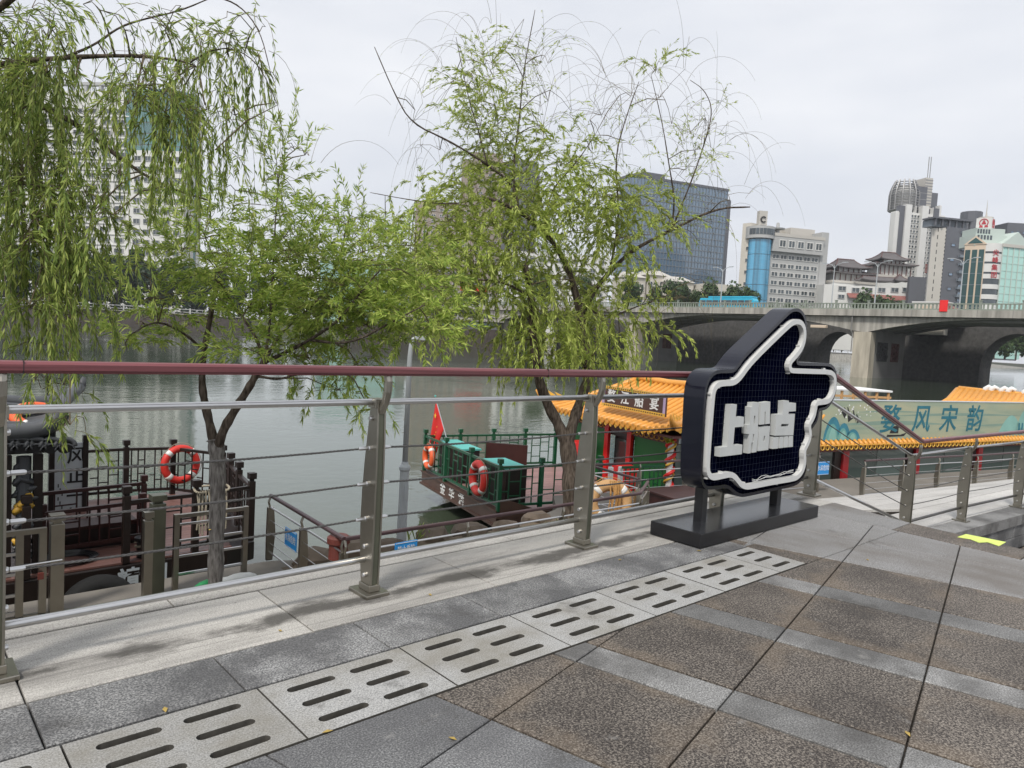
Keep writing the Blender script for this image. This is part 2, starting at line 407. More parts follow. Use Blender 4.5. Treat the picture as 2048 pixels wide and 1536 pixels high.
M_drum = plain('drum_red', (.13,.03,.022), .5, var=.25, scale=9)
M_panelw = plain('panel_white', (.50,.54,.57), .5, var=.06)
M_ink = plain('ink', (.01,.01,.012), .6, var=.1)
M_inkblue = plain('ink_blue', (.012,.14,.19), .55, var=.3, scale=4)
M_plaque = plain('plaque_brown', (.075,.03,.02), .4, var=.2, scale=9)
M_purple = plain('plaque_edge', (.42,.33,.50), .45, var=.15, scale=9)
M_leaf_yellow = plain('dry_leaf', (.38,.27,.07), .8, var=.2, scale=30)
# handrail: streaky maroon composite
def streaky(name, c0, c1, rough, axis_scale, spec=.5, bump=.0):
    m, nt, N, L, b = _mat(name)
    g = N.new('ShaderNodeNewGeometry'); mp = N.new('ShaderNodeMapping'); mp.inputs['Scale'].default_value = axis_scale
    L.new(g.outputs['Position'], mp.inputs['Vector'])
    no = N.new('ShaderNodeTexNoise'); no.inputs['Scale'].default_value = 1.0; no.inputs['Detail'].default_value = 6; L.new(mp.outputs[0], no.inputs['Vector'])
    cr = N.new('ShaderNodeValToRGB'); cr.color_ramp.elements[0].position = .35; cr.color_ramp.elements[0].color = C4(c0); cr.color_ramp.elements[1].position = .68; cr.color_ramp.elements[1].color = C4(c1)
    L.new(no.outputs['Fac'], cr.inputs[0]); L.new(cr.outputs[0], b.inputs['Base Color'])
    b.inputs['Roughness'].default_value = rough; b.inputs['Specular IOR Level'].default_value = spec
    if bump:
        bp = N.new('ShaderNodeBump'); bp.inputs['Strength'].default_value = bump; bp.inputs['Distance'].default_value = .02
        L.new(no.outputs['Fac'], bp.inputs['Height']); L.new(bp.outputs[0], b.inputs['Normal'])
    return m
M_rail = streaky('maroon_rail', (.085,.018,.022), (.19,.055,.062), .30, (1.2, 60, 60), .6)
M_rail2 = streaky('weathered_rail', (.040,.022,.025), (.095,.058,.062), .42, (1.2, 60, 60), .4)
M_bark = streaky('bark', (.035,.027,.020), (.13,.105,.085), .95, (28, 28, 5), .2, bump=.9)
M_bark_pale = streaky('bark_pale', (.09,.082,.075), (.27,.255,.24), .95, (30, 30, 6), .2, bump=.9)  # paler bark tone for the slender willow's trunk

def water_mat():
    m, nt, N, L, b = _mat('river_water')
    g = N.new('ShaderNodeNewGeometry')
    def noise(scale, sc, detail=3, rot=0.0):
        mp = N.new('ShaderNodeMapping'); mp.inputs['Scale'].default_value = sc; mp.inputs['Rotation'].default_value = (0, 0, rot); L.new(g.outputs['Position'], mp.inputs['Vector'])
        n = N.new('ShaderNodeTexNoise'); n.inputs['Scale'].default_value = scale; n.inputs['Detail'].default_value = detail; n.inputs['Roughness'].default_value = .55
        L.new(mp.outputs[0], n.inputs['Vector']); return n.outputs['Fac']
    a = noise(2.3, (1, 1.0, 1), 4, .7); c = noise(.55, (1, 1.4, 1), 3, .6); d = noise(.06, (1, 1, 1), 2)
    ad = N.new('ShaderNodeMath'); ad.operation = 'ADD'; L.new(a, ad.inputs[0])
    mu = N.new('ShaderNodeMath'); mu.operation = 'MULTIPLY'; mu.inputs[1].default_value = 1.6; L.new(c, mu.inputs[0]); L.new(mu.outputs[0], ad.inputs[1])
    # calm and ruffled patches
    mr = N.new('ShaderNodeMapRange'); mr.inputs['From Min'].default_value = .35; mr.inputs['From Max'].default_value = .65; mr.inputs['To Min'].default_value = .25; mr.inputs['To Max'].default_value = 1.0; L.new(d, mr.inputs['Value'])
    m2 = N.new('ShaderNodeMath'); m2.operation = 'MULTIPLY'; L.new(ad.outputs[0], m2.inputs[0]); L.new(mr.outputs[0], m2.inputs[1])
    bp = N.new('ShaderNodeBump'); bp.inputs['Strength'].default_value = 1.0; bp.inputs['Distance'].default_value = .015
    L.new(m2.outputs[0], bp.inputs['Height'])
    dif = N.new('ShaderNodeBsdfDiffuse'); dif.inputs['Color'].default_value = (.050, .066, .043, 1)
    gl = N.new('ShaderNodeBsdfGlossy'); gl.inputs['Roughness'].default_value = .03; gl.inputs['Color'].default_value = (.95,.97,.96,1)
    L.new(bp.outputs[0], gl.inputs['Normal'])
    fr = N.new('ShaderNodeFresnel'); fr.inputs['IOR'].default_value = 1.75; L.new(bp.outputs[0], fr.inputs['Normal'])
    mx = N.new('ShaderNodeMixShader'); L.new(fr.outputs[0], mx.inputs[0]); L.new(dif.outputs[0], mx.inputs[1]); L.new(gl.outputs[0], mx.inputs[2])
    L.new(mx.outputs[0], N['Material Output'].inputs['Surface'])
    return m
M_water = water_mat()

def glass_mat(name, tint, rough=.06, ior=1.6, base=.6):
    m, nt, N, L, b = _mat(name)
    b.inputs['Base Color'].default_value = C4(tint); b.inputs['Roughness'].default_value = rough
    b.inputs['IOR'].default_value = ior; b.inputs['Specular IOR Level'].default_value = base
    g = N.new('ShaderNodeNewGeometry'); no = N.new('ShaderNodeTexNoise'); no.inputs['Scale'].default_value = .35; no.inputs['Detail'].default_value = 3
    L.new(g.outputs['Position'], no.inputs['Vector'])
    oi = N.new('ShaderNodeObjectInfo'); mr = N.new('ShaderNodeMapRange'); mr.inputs['To Min'].default_value = .6; mr.inputs['To Max'].default_value = 1.35
    L.new(oi.outputs['Random'], mr.inputs['Value'])
    hs = N.new('ShaderNodeHueSaturation'); hs.inputs['Color'].default_value = C4(tint); L.new(mr.outputs[0], hs.inputs['Value']); L.new(hs.outputs[0], b.inputs['Base Color'])
    return m
M_glass = glass_mat('window_glass', (.05,.065,.075), .08)
M_glass_blue = glass_mat('curtain_glass_blue', (.115,.185,.27), .10, 1.9)
M_glass_cyan = glass_mat('curtain_glass_cyan', (.07,.27,.43), .12, 1.7)
M_glass_teal = glass_mat('curtain_glass_teal', (.07,.17,.17), .12, 1.7)
M_glass_dgreen = glass_mat('curtain_glass_green', (.012,.06,.06), .12, 1.5)
M_glass_mint = glass_mat('curtain_glass_mint', (.30,.48,.44), .2, 1.5)
M_glass_boat = glass_mat('boat_glass', (.10,.13,.12), .05, 1.6)

# ------------------------------------------------------------------ water, river bed, banks
WZ, QZ, TZ = -3.6, -2.3, -0.85
w = MB(); w.add([(-1500,-60,WZ),(2600,-60,WZ),(2600,1600,WZ),(-1500,1600,WZ)], [(0,1,2,3)])
structure(w.build('water', M_water))

# quay: lower embankment between the promenade wall and the river
qe = [(-14,10.95),(4.75,10.95),(4.95,10.9),(5.6,10.55),(7.9,10.75),(9.2,10.35),(11.6,11.15),(12.3,11.75)]
a14 = math.radians(14.5); E2 = np.array([math.cos(a14), -math.sin(a14), 0.0]); N2 = np.array([math.sin(a14), math.cos(a14), 0.0])
B2 = np.array([11.10, 12.62, 0.0])                                   # near bow corner of the banquet boat (rail line)
B2 = on_z(1001.9, 917.7, -1.46); B2[2] = 0
qright = [tuple((B2 - N2*0.55 + E2*t)[:2]) for t in (1.2, 30.0)]
outline = qe[:-1] + qright + [(42, 3.0), (42, -9), (-14, -9)]
q = MB(); q.prism([(x, y, QZ) for x, y in outline][::-1], (0, 0, -3.2)); structure(q.build('quay', [M_concrete]))
# planted soil strip in front of the railing, with rough stones along its edge
soil = MB(); rr = random.Random(5)
sx0, sx1, sy0, sy1, nx, ny = 4.85, 12.0, 8.35, 10.5, 34, 12
for j in range(ny+1):
    for i in range(nx+1):
        x = sx0+(sx1-sx0)*i/nx; y = sy0+(sy1-sy0)*j/ny
        edge = min(j, ny-j, i, nx-i)
        soil.v.append((x, y+rr.uniform(-.05,.05), QZ+.004+(0 if edge == 0 else .04+.07*rr.random())))
for j in range(ny):
    for i in range(nx):
        a = j*(nx+1)+i; soil.f.append((a, a+1, a+nx+2, a+nx+1)); soil.m.append(0)
structure(soil.build('soil_strip', M_dirt, smooth=True))
def rock_mesh(seed, r):
    bm = bmesh.new(); bmesh.ops.create_icosphere(bm, subdivisions=2, radius=r); rk = random.Random(seed)
    for v in bm.verts:
        v.co *= rk.uniform(.78, 1.12); v.co.z *= .55
    me = bpy.data.meshes.new('boulder'); bm.to_mesh(me); bm.free(); me.materials.append(M_stone); return me
M_stone = plain('river_stone', (.13,.10,.075), .9, var=.35, scale=4, bump=.5)
rocks = [rock_mesh(s, .32) for s in (1, 2, 3)]
for i, (x, y, s) in enumerate([(5.35,10.35,1.25),(6.05,10.45,1.5),(6.7,10.4,1.1),(7.75,10.5,1.3),(8.5,10.4,1.2),(9.35,10.3,1.0),(5.2,9.5,.9),(10.3,10.45,1.1)]):
    o = put('boulder', rocks[i % 3], None, (x, y, QZ+.06), scale=(s, s*.9, s), rot=(0, 0, i*1.3))
    tag(o, ['broad brown boulder on the bank beside the blue rail sign','largest flat brown boulder on the bank edge','brown boulder on the bank left of the grey lamp pole','brown boulder just behind the grey lamp pole foot',
            'brown boulder between lamp pole and forked willow trunk','small brown boulder left of the forked willow trunk','brown boulder beside the red drum at the rail corner','brown boulder behind the forked willow trunk'][i], 'boulder', 'boulders along the river bank')

# promenade body and its lower stair pit, terrace and ramp
pb = MB()
edge_pts = [(7.36,4.02),(7.36,3.15),(7.28,2.82),(7.15,2.36),(7.08,1.98),(7.06,1.45),(7.0,-10)]
pb.prism([(x, y, -.036) for x, y in ([(-14,-10),(-14,4.02)]+edge_pts)], (0, 0, -3.5), holes=[[(-1.54,2.37,-.036),(-1.54,2.77,-.036),(4.99,2.77,-.036),(4.99,2.37,-.036)]])
promenade = structure(pb.build('promenade', [M_joint]))
pit = MB(); pit.box((7.0,-10,-1.62),(40,2.9,-1.36)); structure(pit.build('stair_pit_floor', [M_brown]))
st = MB()
for k in range(4):
    st.box((7.37+.33*k, 2.95, -.17*(k+1)-.3), (7.37+.33*(k+1)+.02, 4.0, -.17*(k+1)))
stairs = structure(st.build('stairs', [M_low]))
def terr_edge(x): return 3.14 - .085*(x-11.4)       # land-side edge of the terrace
# terrace: flat coping strip along the lower railing, then slabs sloping to the quay
terrace = MB(); terrace.prism([(8.66,terr_edge(8.66)+.04,TZ-.03),(8.66,terr_edge(8.66)+1.0,TZ-.03),(40,terr_edge(40)+1.0,TZ-.03),(40,terr_edge(40)+.04,TZ-.03)], (0,0,-.8))
terrace_o = structure(terrace.build('terrace', [M_joint]))

def slab(parent, poly, z, mat, name='paving_slab', gap=.0042, th=.05, cham=.004, holes=None, jitter=True, tilt=None):
    if area2(poly) < 0: poly = poly[::-1]
    p1 = inset(poly, gap)
    if len(p1) < 3 or abs(area2(p1)) < .004: return None
    zt = z + (random.uniform(-.0012, .0012) if jitter else 0)
    zf = (lambda x, y: zt) if tilt is None else (lambda x, y: tilt(x, y)+zt)
    p2 = inset(p1, cham)
    if len(p2) != len(p1):
        m = MB(); m.prism([(x, y, zf(x, y)) for x, y in p1], (0, 0, -th)); return m.build(name, mat, parent)
    n = len(p1); m = MB()
    V = [(x, y, zf(x, y)) for x, y in p2]+[(x, y, zf(x, y)-cham) for x, y in p1]+[(x, y, zf(x, y)-th) for x, y in p1]
    F = [tuple(range(n))]+[(i+n, (i+1) % n+n, (i+1) % n, i) for i in range(n)]+[(i+2*n, (i+1) % n+2*n, (i+1) % n+n, i+n) for i in range(n)]
    m.add(V, F); return m.build(name, mat, parent)

XE = 7.36
M_slot = plain('slot_wall', (.075,.07,.06), .95, var=.4, scale=30)  # slot walls, coloured darker than the slab tops
# kerb stones and the thin outer coping
for k in range(-5, 8):
    x0 = 1.206+1.187*k; 
    if x0 > XE: break
    slab(promenade, [(x0,3.868),(min(x0+1.187,XE),3.868),(min(x0+1.187,XE),4.02),(x0,4.02)], .004, M_curb, 'coping_stone')
for k in range(-4, 8):
    x0 = .465+1.187*k
    if x0 > XE-.1: break
    slab(promenade, [(x0,3.19),(min(x0+1.187,XE),3.19),(min(x0+1.187,XE),3.86),(x0,3.86)], .0, M_curb, 'kerb_stone')
for k in range(-6, 8):
    x0 = .468+.697*k
    if x0 > 5.3: break
    slab(promenade, [(x0,2.812),(x0+.697,2.812),(x0+.697,3.182),(x0,3.182)], 0, M_row)
def capsule(cx, cy, L, w, n=6):
    out = []
    for i in range(n+1): a = -PI/2+PI*i/n; out.append((cx+L/2-w/2+math.cos(a)*w/2, cy+math.sin(a)*w/2))
    for i in range(n+1): a = PI/2+PI*i/n; out.append((cx-L/2+w/2+math.cos(a)*w/2, cy+math.sin(a)*w/2))
    return out
def grate(x0, x1, cols):
    y0, y1 = 2.338, 2.80; m = MB(); g = .004; Wd = .69
    holes = []
    for c in cols:
        for r in range(3):
            holes.append([(x, y, -.001) for x, y in capsule(x0+c*Wd, y0+(.2+.3*r)*(y1-y0), .215, .042)][::-1])
    z = random.uniform(-.002, .001)
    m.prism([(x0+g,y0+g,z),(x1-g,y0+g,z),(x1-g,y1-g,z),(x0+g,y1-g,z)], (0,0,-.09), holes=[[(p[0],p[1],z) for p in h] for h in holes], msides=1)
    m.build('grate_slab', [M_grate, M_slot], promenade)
gj = [-1.56, -.87, -.18, .51, 1.206, 1.893, 2.594, 3.28, 3.976, 4.665]
for i in range(len(gj)-1): grate(gj[i], gj[i+1], (.285, .705))
grate(4.665, 5.03, (.26,))
gut = MB(); gut.box((-1.6,2.36,-.60),(5.0,2.78,-.40)); structure(gut.build('gutter', [M_joint]))
# rotated paving field
ga = math.radians(13.75); e1 = (math.cos(ga), math.sin(ga)); e2 = (-math.sin(ga), math.cos(ga))
def uw(u, w_): return (u*e1[0]+w_*e2[0], u*e1[1]+w_*e2[1])
def field(poly):
    out = clip(poly, 0, 1, 2.332) if True else poly
    return out
ul = [2.265+.0, 2.94, 3.165, 3.85, 4.075, 4.775, 5.005, 5.70]
ul = [2.27, 2.945, 3.17, 3.855, 4.085, 4.775, 5.01, 5.695]
wl_ = [-1.82, -1.145, -.47, .205, .88, 1.555, 2.23]
def left_line(poly):   # clip against the grate row / sign apron on the river side
    a = clip(poly, 0, 1, 2.334)
    b = clip(clip(poly, -1, 0, -5.034), 0, 1, 3.184)
    b = clip(b, 0, -1, -2.334) if len(b) > 2 else b
    return [q for q in (a, b) if len(q) > 2]
def border(poly): return clip(poly, 1, -.042, 6.745-.042*3.08)
for i in range(len(ul)-1):
    for j in range(len(wl_)-1):
        base = [uw(ul[i]+.004,wl_[j]),uw(ul[i+1]-.004,wl_[j]),uw(ul[i+1]-.004,wl_[j+1]),uw(ul[i]+.004,wl_[j+1])]
        whole = border(base)
        if len(whole) < 3: continue
        mat = M_band if i % 2 else M_brown
        full = max(p[1] for p in whole) <= 2.334
        pieces = [whole] if full else left_line(whole)
        for pz in pieces:
            slab(promenade, pz, 0, mat, 'paving_slab' if i % 2 == 0 else 'band_slab')
# grey field toward the stairs, and plain grey slabs near the camera
for (u0, u1) in ((5.695, 6.45), (6.45, 7.6)):
    for j in range(len(wl_)-1):
        whole = border([uw(u0,wl_[j]),uw(u1,wl_[j]),uw(u1,wl_[j+1]),uw(u0,wl_[j+1])])
        if len(whole) < 3: continue
        pieces = [whole] if max(p[1] for p in whole) <= 2.334 else left_line(whole)
        for pz in pieces: slab(promenade, pz, 0, M_greybrown)
for (u0, u1) in ((1.57,2.27),(.87,1.57),(.17,.87),(-.53,.17),(-1.23,-.53),(-1.93,-1.23)):
    for j in range(len(wl_)-1):
        whole = [uw(u0,wl_[j]),uw(u1,wl_[j]),uw(u1,wl_[j+1]),uw(u0,wl_[j+1])]
        for pz in ([whole] if max(p[1] for p in whole) <= 2.334 else left_line(whole)): slab(promenade, pz, 0, M_greyslab)
# apron beside the grate end
slab(promenade, [(5.034,2.334),(5.034,2.334),(5.034,2.8),(5.0341,2.8)], 0, M_row)
# border slabs along the top of the stairs
by = [3.184, 2.39, 1.43, .45, -.55, -1.6]
def bx0(y): return 6.745+.042*(y-3.08)
def bx1(y): return float(np.interp(y, [-10,1.45,1.98,2.36,2.82,3.15,4.02], [7.0,7.06,7.08,7.15,7.28,7.36,7.36]))
for k in range(len(by)-1):
    y1, y0 = by[k], by[k+1]
    slab(promenade, [(bx0(y0),y0),(bx1(y0),y0),(bx1(y1),y1),(bx0(y1),y1)], .0, M_greybrown if k != 1 else M_brown, 'border_slab')
# yellow warning tape stuck along the edge
tp = MB(); pts = [on_z(1915,1074,.004), on_z(1932,1068,.004), on_z(2012,1084,.004), on_z(1998,1092,.004), on_z(1975,1084,.004), on_z(1958,1085,.004), on_z(1940,1078,.004)]
tp.add([(p[0], p[1], .0045) for p in pts]+[(p[0], p[1], .0015) for p in pts], [tuple(range(7))]+[(i, i+7, (i+1) % 7+7, (i+1) % 7) for i in range(7)])
tag(tp.build('warning_tape', M_tape), 'torn strip of yellow tape stuck on the edge of the top step', 'tape')

# terrace slabs
def tilt_z(x, y):
    far = 4.15-.13*(x-11.4)
    return 0.0 if y <= far else -(y-far)*.33
for k in range(-2, 9):
    x0 = 9.9+1.25*k; x1 = x0+1.25
    if x0 < 8.6: x0 = 8.7
    if x1 <= x0: continue
    f0, f1 = terr_edge(x0), terr_edge(x1)
    slab(terrace_o, [(x0,f0),(x1,f1),(x1,f1+.34),(x0,f0+.34)], TZ, M_band, 'coping_stone', th=.16)
    for r in range(2):
        slab(terrace_o, [(x0,f0+.345+.33*r),(x1,f1+.345+.33*r),(x1,f1+.67+.33*r),(x0,f0+.67+.33*r)], TZ, M_low, 'terrace_slab', th=.06)
# stone facing under the coping
for r in range(2):
    for k in range(-2, 14):
        x0 = 9.7+.62*k+.3*r; x1 = x0+.62
        if x0 < 8.7: continue
        m = MB(); z1 = TZ-.162-.2*r; f0, f1 = terr_edge(x0)+.03, terr_edge(x1)+.03
        m.add([(x0+.004,f0,z1-.194),(x1-.004,f1,z1-.194),(x1-.004,f1+.2,z1-.194),(x0+.004,f0+.2,z1-.194),(x0+.004,f0,z1),(x1-.004,f1,z1),(x1-.004,f1+.2,z1),(x0+.004,f0+.2,z1)],
              [(0,3,2,1),(4,5,6,7),(0,1,5,4),(1,2,6,5),(2,3,7,6),(3,0,4,7)])
        m.build('facing_stone', M_row, terrace_o, bevel=.006)
# sloping apron from terrace down to the quay rail
def rp(x, t):
    y0 = terr_edge(x)+1.012; y1 = 8.3-.235*(x-19.25)
    return (x, y0+(y1-y0)*t, TZ-.006+(QZ+.03-TZ)*t)
rb = MB(); xs = [12.4, 20, 28, 38]
top = [rp(x, 0) for x in xs]+[rp(x, 1) for x in xs[::-1]]
n = len(top); rb.add([(p[0],p[1],p[2]-.04) for p in top]+[(p[0],p[1],QZ-1.2) for p in top],
    [(0,1,6,7),(1,2,5,6),(2,3,4,5)]+[(i, i+n, (i+1) % n+n, (i+1) % n) for i in range(n)])
ramp = structure(rb.build('ramp', [M_joint]))
for i in range(16):
    for j in range(6):
        X0, X1 = 12.42+1.3*i, 12.42+1.3*(i+1)
        A, B_, C_, D_ = rp(X0+.005, (j+.006)/6), rp(X1-.005, (j+.006)/6), rp(X1-.005, (j+.994)/6), rp(X0+.005, (j+.994)/6)
        m = MB(); m.add([A,B_,C_,D_]+[(p[0],p[1],p[2]-.045) for p in (A,B_,C_,D_)], [(0,1,2,3),(0,4,5,1),(1,5,6,2),(2,6,7,3),(3,7,4,0)])
        m.build('ramp_slab', M_low, ramp)
# ------------------------------------------------------------------ far bank, bridge, buildings
M_stonewall = plain('embankment_stone', (.055,.044,.038), .9, var=.45, scale=.45)
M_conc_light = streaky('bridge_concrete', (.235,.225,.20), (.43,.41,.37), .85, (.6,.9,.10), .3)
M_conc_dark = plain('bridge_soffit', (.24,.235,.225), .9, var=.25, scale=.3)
M_pier = streaky('pier_concrete', (.33,.30,.245), (.50,.455,.37), .85, (.7,.9,.14), .3)
M_oldstone = plain('old_bridge_stone', (.085,.083,.080), .9, var=.5, scale=1.4)
M_relief = plain('relief_panel', (.06,.06,.062), .7, var=.3, scale=.8)
M_balus = plain('parapet_paint', (.24,.27,.23), .75, var=.15, scale=.5)
M_asphalt = plain('asphalt', (.05,.05,.052), .9, var=.2, scale=1.0)
M_grassbank = plain('bank_ground', (.10,.11,.07), .95, var=.3, scale=.3)
M_bwhite = plain('tile_white', (.62,.62,.60), .6, var=.08, scale=.12)
M_bcream = plain('render_cream', (.52,.49,.43), .7, var=.1, scale=.15)
M_bgrey = plain('cladding_grey', (.38,.385,.38), .6, var=.08, scale=.1)
M_bdark = plain('cladding_dark', (.10,.105,.12), .5, var=.12, scale=.1)
M_bbrown = plain('cladding_brown', (.27,.225,.19), .6, var=.15, scale=.1)
M_bpale = plain('panel_pale', (.46,.44,.40), .6, var=.08, scale=.1)
M_mint = plain('mint_trim', (.45,.52,.48), .6, var=.06, scale=.1)
M_peach = plain('peach_trim', (.58,.47,.36), .6, var=.06, scale=.1)
M_mull = plain('mullion', (.16,.19,.22), .4, var=.1, scale=.3)
M_lattice = plain('lattice_steel', (.25,.25,.25), .5, .4, var=.1, scale=.3)
M_roofdark = plain('pagoda_tile', (.105,.095,.095), .6, var=.2, scale=.5)
M_roofmar = plain('pagoda_wood', (.10,.035,.03), .6, var=.2, scale=.5)
M_roofred = plain('red_tile', (.24,.09,.075), .6, var=.2, scale=.5)
M_logo = plain('logo_red', (.40,.03,.04), .6, var=.06)
M_signred = plain('sign_red', (.78,.02,.02), .5, var=.04)
M_bus = plain('bus_cyan', (.03,.42,.62), .3, var=.1, scale=.5)

farp = [(-1500,386),(90,386),(150,372),(176,262),(420,285),(900,300),(2600,340),(2600,1600),(-1500,1600)]
fb = MB(); fb.prism([(x, y, WZ+6.3) for x, y in farp], (0,0,-9.5)); structure(fb.build('far_bank', [M_grassbank]))
# sloped masonry with a coping and a white fence, in bays
def far_wall(name, label, pts, z0, z1, batter, mat):
    root = thing(name, (pts[0][0], pts[0][1], z0), label, 'embankment')
    for (ax, ay), (bx, by) in zip(pts[:-1], pts[1:]):
        L = math.hypot(bx-ax, by-ay); n = max(1, int(L/24))
        for k in range(n):
            p = np.array([ax+(bx-ax)*k/n, ay+(by-ay)*k/n, 0]); q_ = np.array([ax+(bx-ax)*(k+1)/n, ay+(by-ay)*(k+1)/n, 0])
            d = (q_-p)/np.linalg.norm(q_-p); nr = np.array([d[1], -d[0], 0.0])
            m = MB(); g = d*.08
            P = [p+g+nr*batter+[0,0,z0], q_-g+nr*batter+[0,0,z0], q_-g+[0,0,z1], p+g+[0,0,z1]]
            m.add(P+[v-nr*1.2 for v in P], [(0,1,2,3),(1,0,4,5),(3,2,6,7),(0,3,7,4),(2,1,5,6)])
            m.build('wall_bay', mat, root)
        m = MB(); m.obox(((ax+bx)/2, (ay+by)/2, z1+.25), np.array([bx-ax,by-ay,0])/2, nr*.6, (0,0,.25)); m.build('coping', M_conc_light, root)
    return root
far_wall('embankment_wall', 'long masonry embankment wall across the river under dark trees', [(-160,384.5),(90,384.5),(149,371)], WZ-.5, WZ+6.5, 2.2, M_stonewall)
far_wall('embankment_wall', 'sloped pale embankment seen through the arches under the bridge', [(178,262),(420,284),(900,299),(1500,318)], WZ-.5, WZ+6.5, 3.5, M_conc_light)
def fence_far(x0, x1, y, z, n, label):
    root = thing('bank_fence', (x0, y, z), label, 'fence')
    for k in range(n+1):
        x = x0+(x1-x0)*k/n; m = MB(); m.box((x-.3,y-.3,z),(x+.3,y+.3,z+3.6)); m.build('post', M_bwhite, root)
    for zz in (1.6, 3.0):
        m = MB(); m.box((x0,y-.12,z+zz-.15),(x1,y+.12,z+zz+.15)); m.build('rail', M_bwhite, root)
fence_far(-60, 140, 386.5, WZ+6.3, 26, 'white post and rail fence along the far embankment below the trees')
fence_far(420, 760, 300, WZ+7, 26, 'pale fence on the embankment seen beneath the bridge')

# ---- road bridge
BX0, BX1, BZ = 174.7, 198.0, 13.62              # near face, far face, parapet top
deck_z = BZ-1.75
bridge = thing('road_bridge', (BX0, 120, WZ), 'long grey concrete road bridge with curved girders crossing the river', 'bridge')
def piery(x, y=700): return float(on_x(x, y, BX0)[1])
py = [piery(1990), piery(1738), piery(1270), piery(1003)]
gap = py[1]-py[0]
sp0 = py[1]-48
piers = [py[1]-58, py[1]+2.0, py[2]+2.0, py[3]+2.0]
m = MB(); m.box((BX0+.2,-60,deck_z-1.1),(BX1,300,deck_z)); m.build('deck', M_asphalt, bridge)
m = MB(); m.box((BX0-.5,-60,deck_z-1.0),(BX0+.19,300,deck_z+.55)); m.build('fascia', M_conc_light, bridge)
m = MB(); m.box((BX1+.01,-60,deck_z-1.0),(BX1+.6,300,deck_z+.45)); m.build('fascia', M_conc_light, bridge)
ys = [-60]+piers+[300]
def soffit(y):
    best = min(abs(y-p) for p in piers); half = 30
    for a, b in zip(piers[:-1], piers[1:]):
        if a <= y <= b: half = (b-a)/2
    t = min(1, best/half); return deck_z-1.25-3.7*(1-t)**2.2
prof = []
N_ = 120
yy = [-60+360*i/N_ for i in range(N_+1)]
prof = [(BX0+.9, y, soffit(y)) for y in yy]+[(BX0+.9, 300, deck_z-1.12), (BX0+.9, -60, deck_z-1.12)]
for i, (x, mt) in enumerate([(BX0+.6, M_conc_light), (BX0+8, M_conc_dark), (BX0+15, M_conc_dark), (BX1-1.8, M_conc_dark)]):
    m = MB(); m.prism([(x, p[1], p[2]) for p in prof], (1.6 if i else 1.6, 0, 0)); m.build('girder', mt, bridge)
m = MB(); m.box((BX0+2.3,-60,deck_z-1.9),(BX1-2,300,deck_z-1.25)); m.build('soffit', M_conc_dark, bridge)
for p in piers:
    o = MB().box((BX0+.4,p-2.0,WZ-2),(BX0+3.2,p+2.0,deck_z-4.7)).build('pier', M_pier, bridge)
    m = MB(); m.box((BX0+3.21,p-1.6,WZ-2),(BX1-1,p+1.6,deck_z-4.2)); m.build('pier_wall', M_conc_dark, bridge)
    for k, (x0, x1) in enumerate(((BX0+5.5,BX0+11.5),(BX0+14,BX0+18.5))):
        m = MB(); rr = random.Random(int(p)+k)
        m.box((x0,p-1.75,WZ+4.0),(x1,p-1.6,WZ+8.6))
        for t in range(26):
            cx, cz = rr.uniform(x0+.5,x1-.5), rr.uniform(WZ+4.4,WZ+8.4); s = rr.uniform(.2,.6)
            m.box((cx-s,p-1.95,cz-s*.6),(cx+s,p-1.75,cz+s*.6))
        m.build('relief_panel', M_relief if k == 0 else M_roofmar, bridge)
for k in range(40):      # casting joints and stains below them
    y = 30+6.4*k; m = MB(); m.box((BX0-.53,y-.06,deck_z-1.0),(BX0-.5,y+.06,deck_z+.55)); m.build('casting_joint', M_conc_dark, bridge)
for p in piers:
    m = MB(); m.tube([(BX0-.2,p+2.4,deck_z-.9),(BX0-.2,p+2.4,deck_z-4.6),(BX0+.2,p+2.2,deck_z-5.2),(BX0+.2,p+2.2,WZ+6)], .14, 6); m.build('drain_pipe', M_conc_dark, bridge)
fl_p = on_x(1638, 653, BX0-.9); fl_r = thing('flood_light', fl_p, 'warm cream floodlight box hung under the bridge edge beside the thumb sign', 'lamp')
m = MB(); m.obox(fl_p, (0,1.9,0), (.6,0,0), (0,0,.35)); m.build('housing', M_peach, fl_r, bevel=.1); m = MB(); m.box((fl_p[0]+.2,fl_p[1]-.1,fl_p[2]),(BX0-.4,fl_p[1]+.1,fl_p[2]+.15)); m.build('bracket', M_conc_dark, fl_r)
# parapet: posts, handrail and baluster bays
pz0 = deck_z+.56
post_me = MB().box((-.22,-.22,0),(.22,.22,1.95)).box((-.3,-.3,1.95),(.3,.3,2.12)).mesh('post', M_balus)
bal = MB()
for k in range(9):
    y = .7+k*.78-.1; bal.box((-.08,y,.25),(.08,y+.34,1.2))
bal.box((-.14,.2,1.2),(.14,7.4,1.45)).box((-.14,.2,.0),(.14,7.4,.25))
bal_me = bal.mesh('baluster_bay', M_balus)
for k in range(32):
    y = 26+7.6*k
    put('post', post_me, bridge, (BX0-.1, y, pz0), local=False)
    put('baluster_bay', bal_me, bridge, (BX0-.1, y, pz0), local=False)
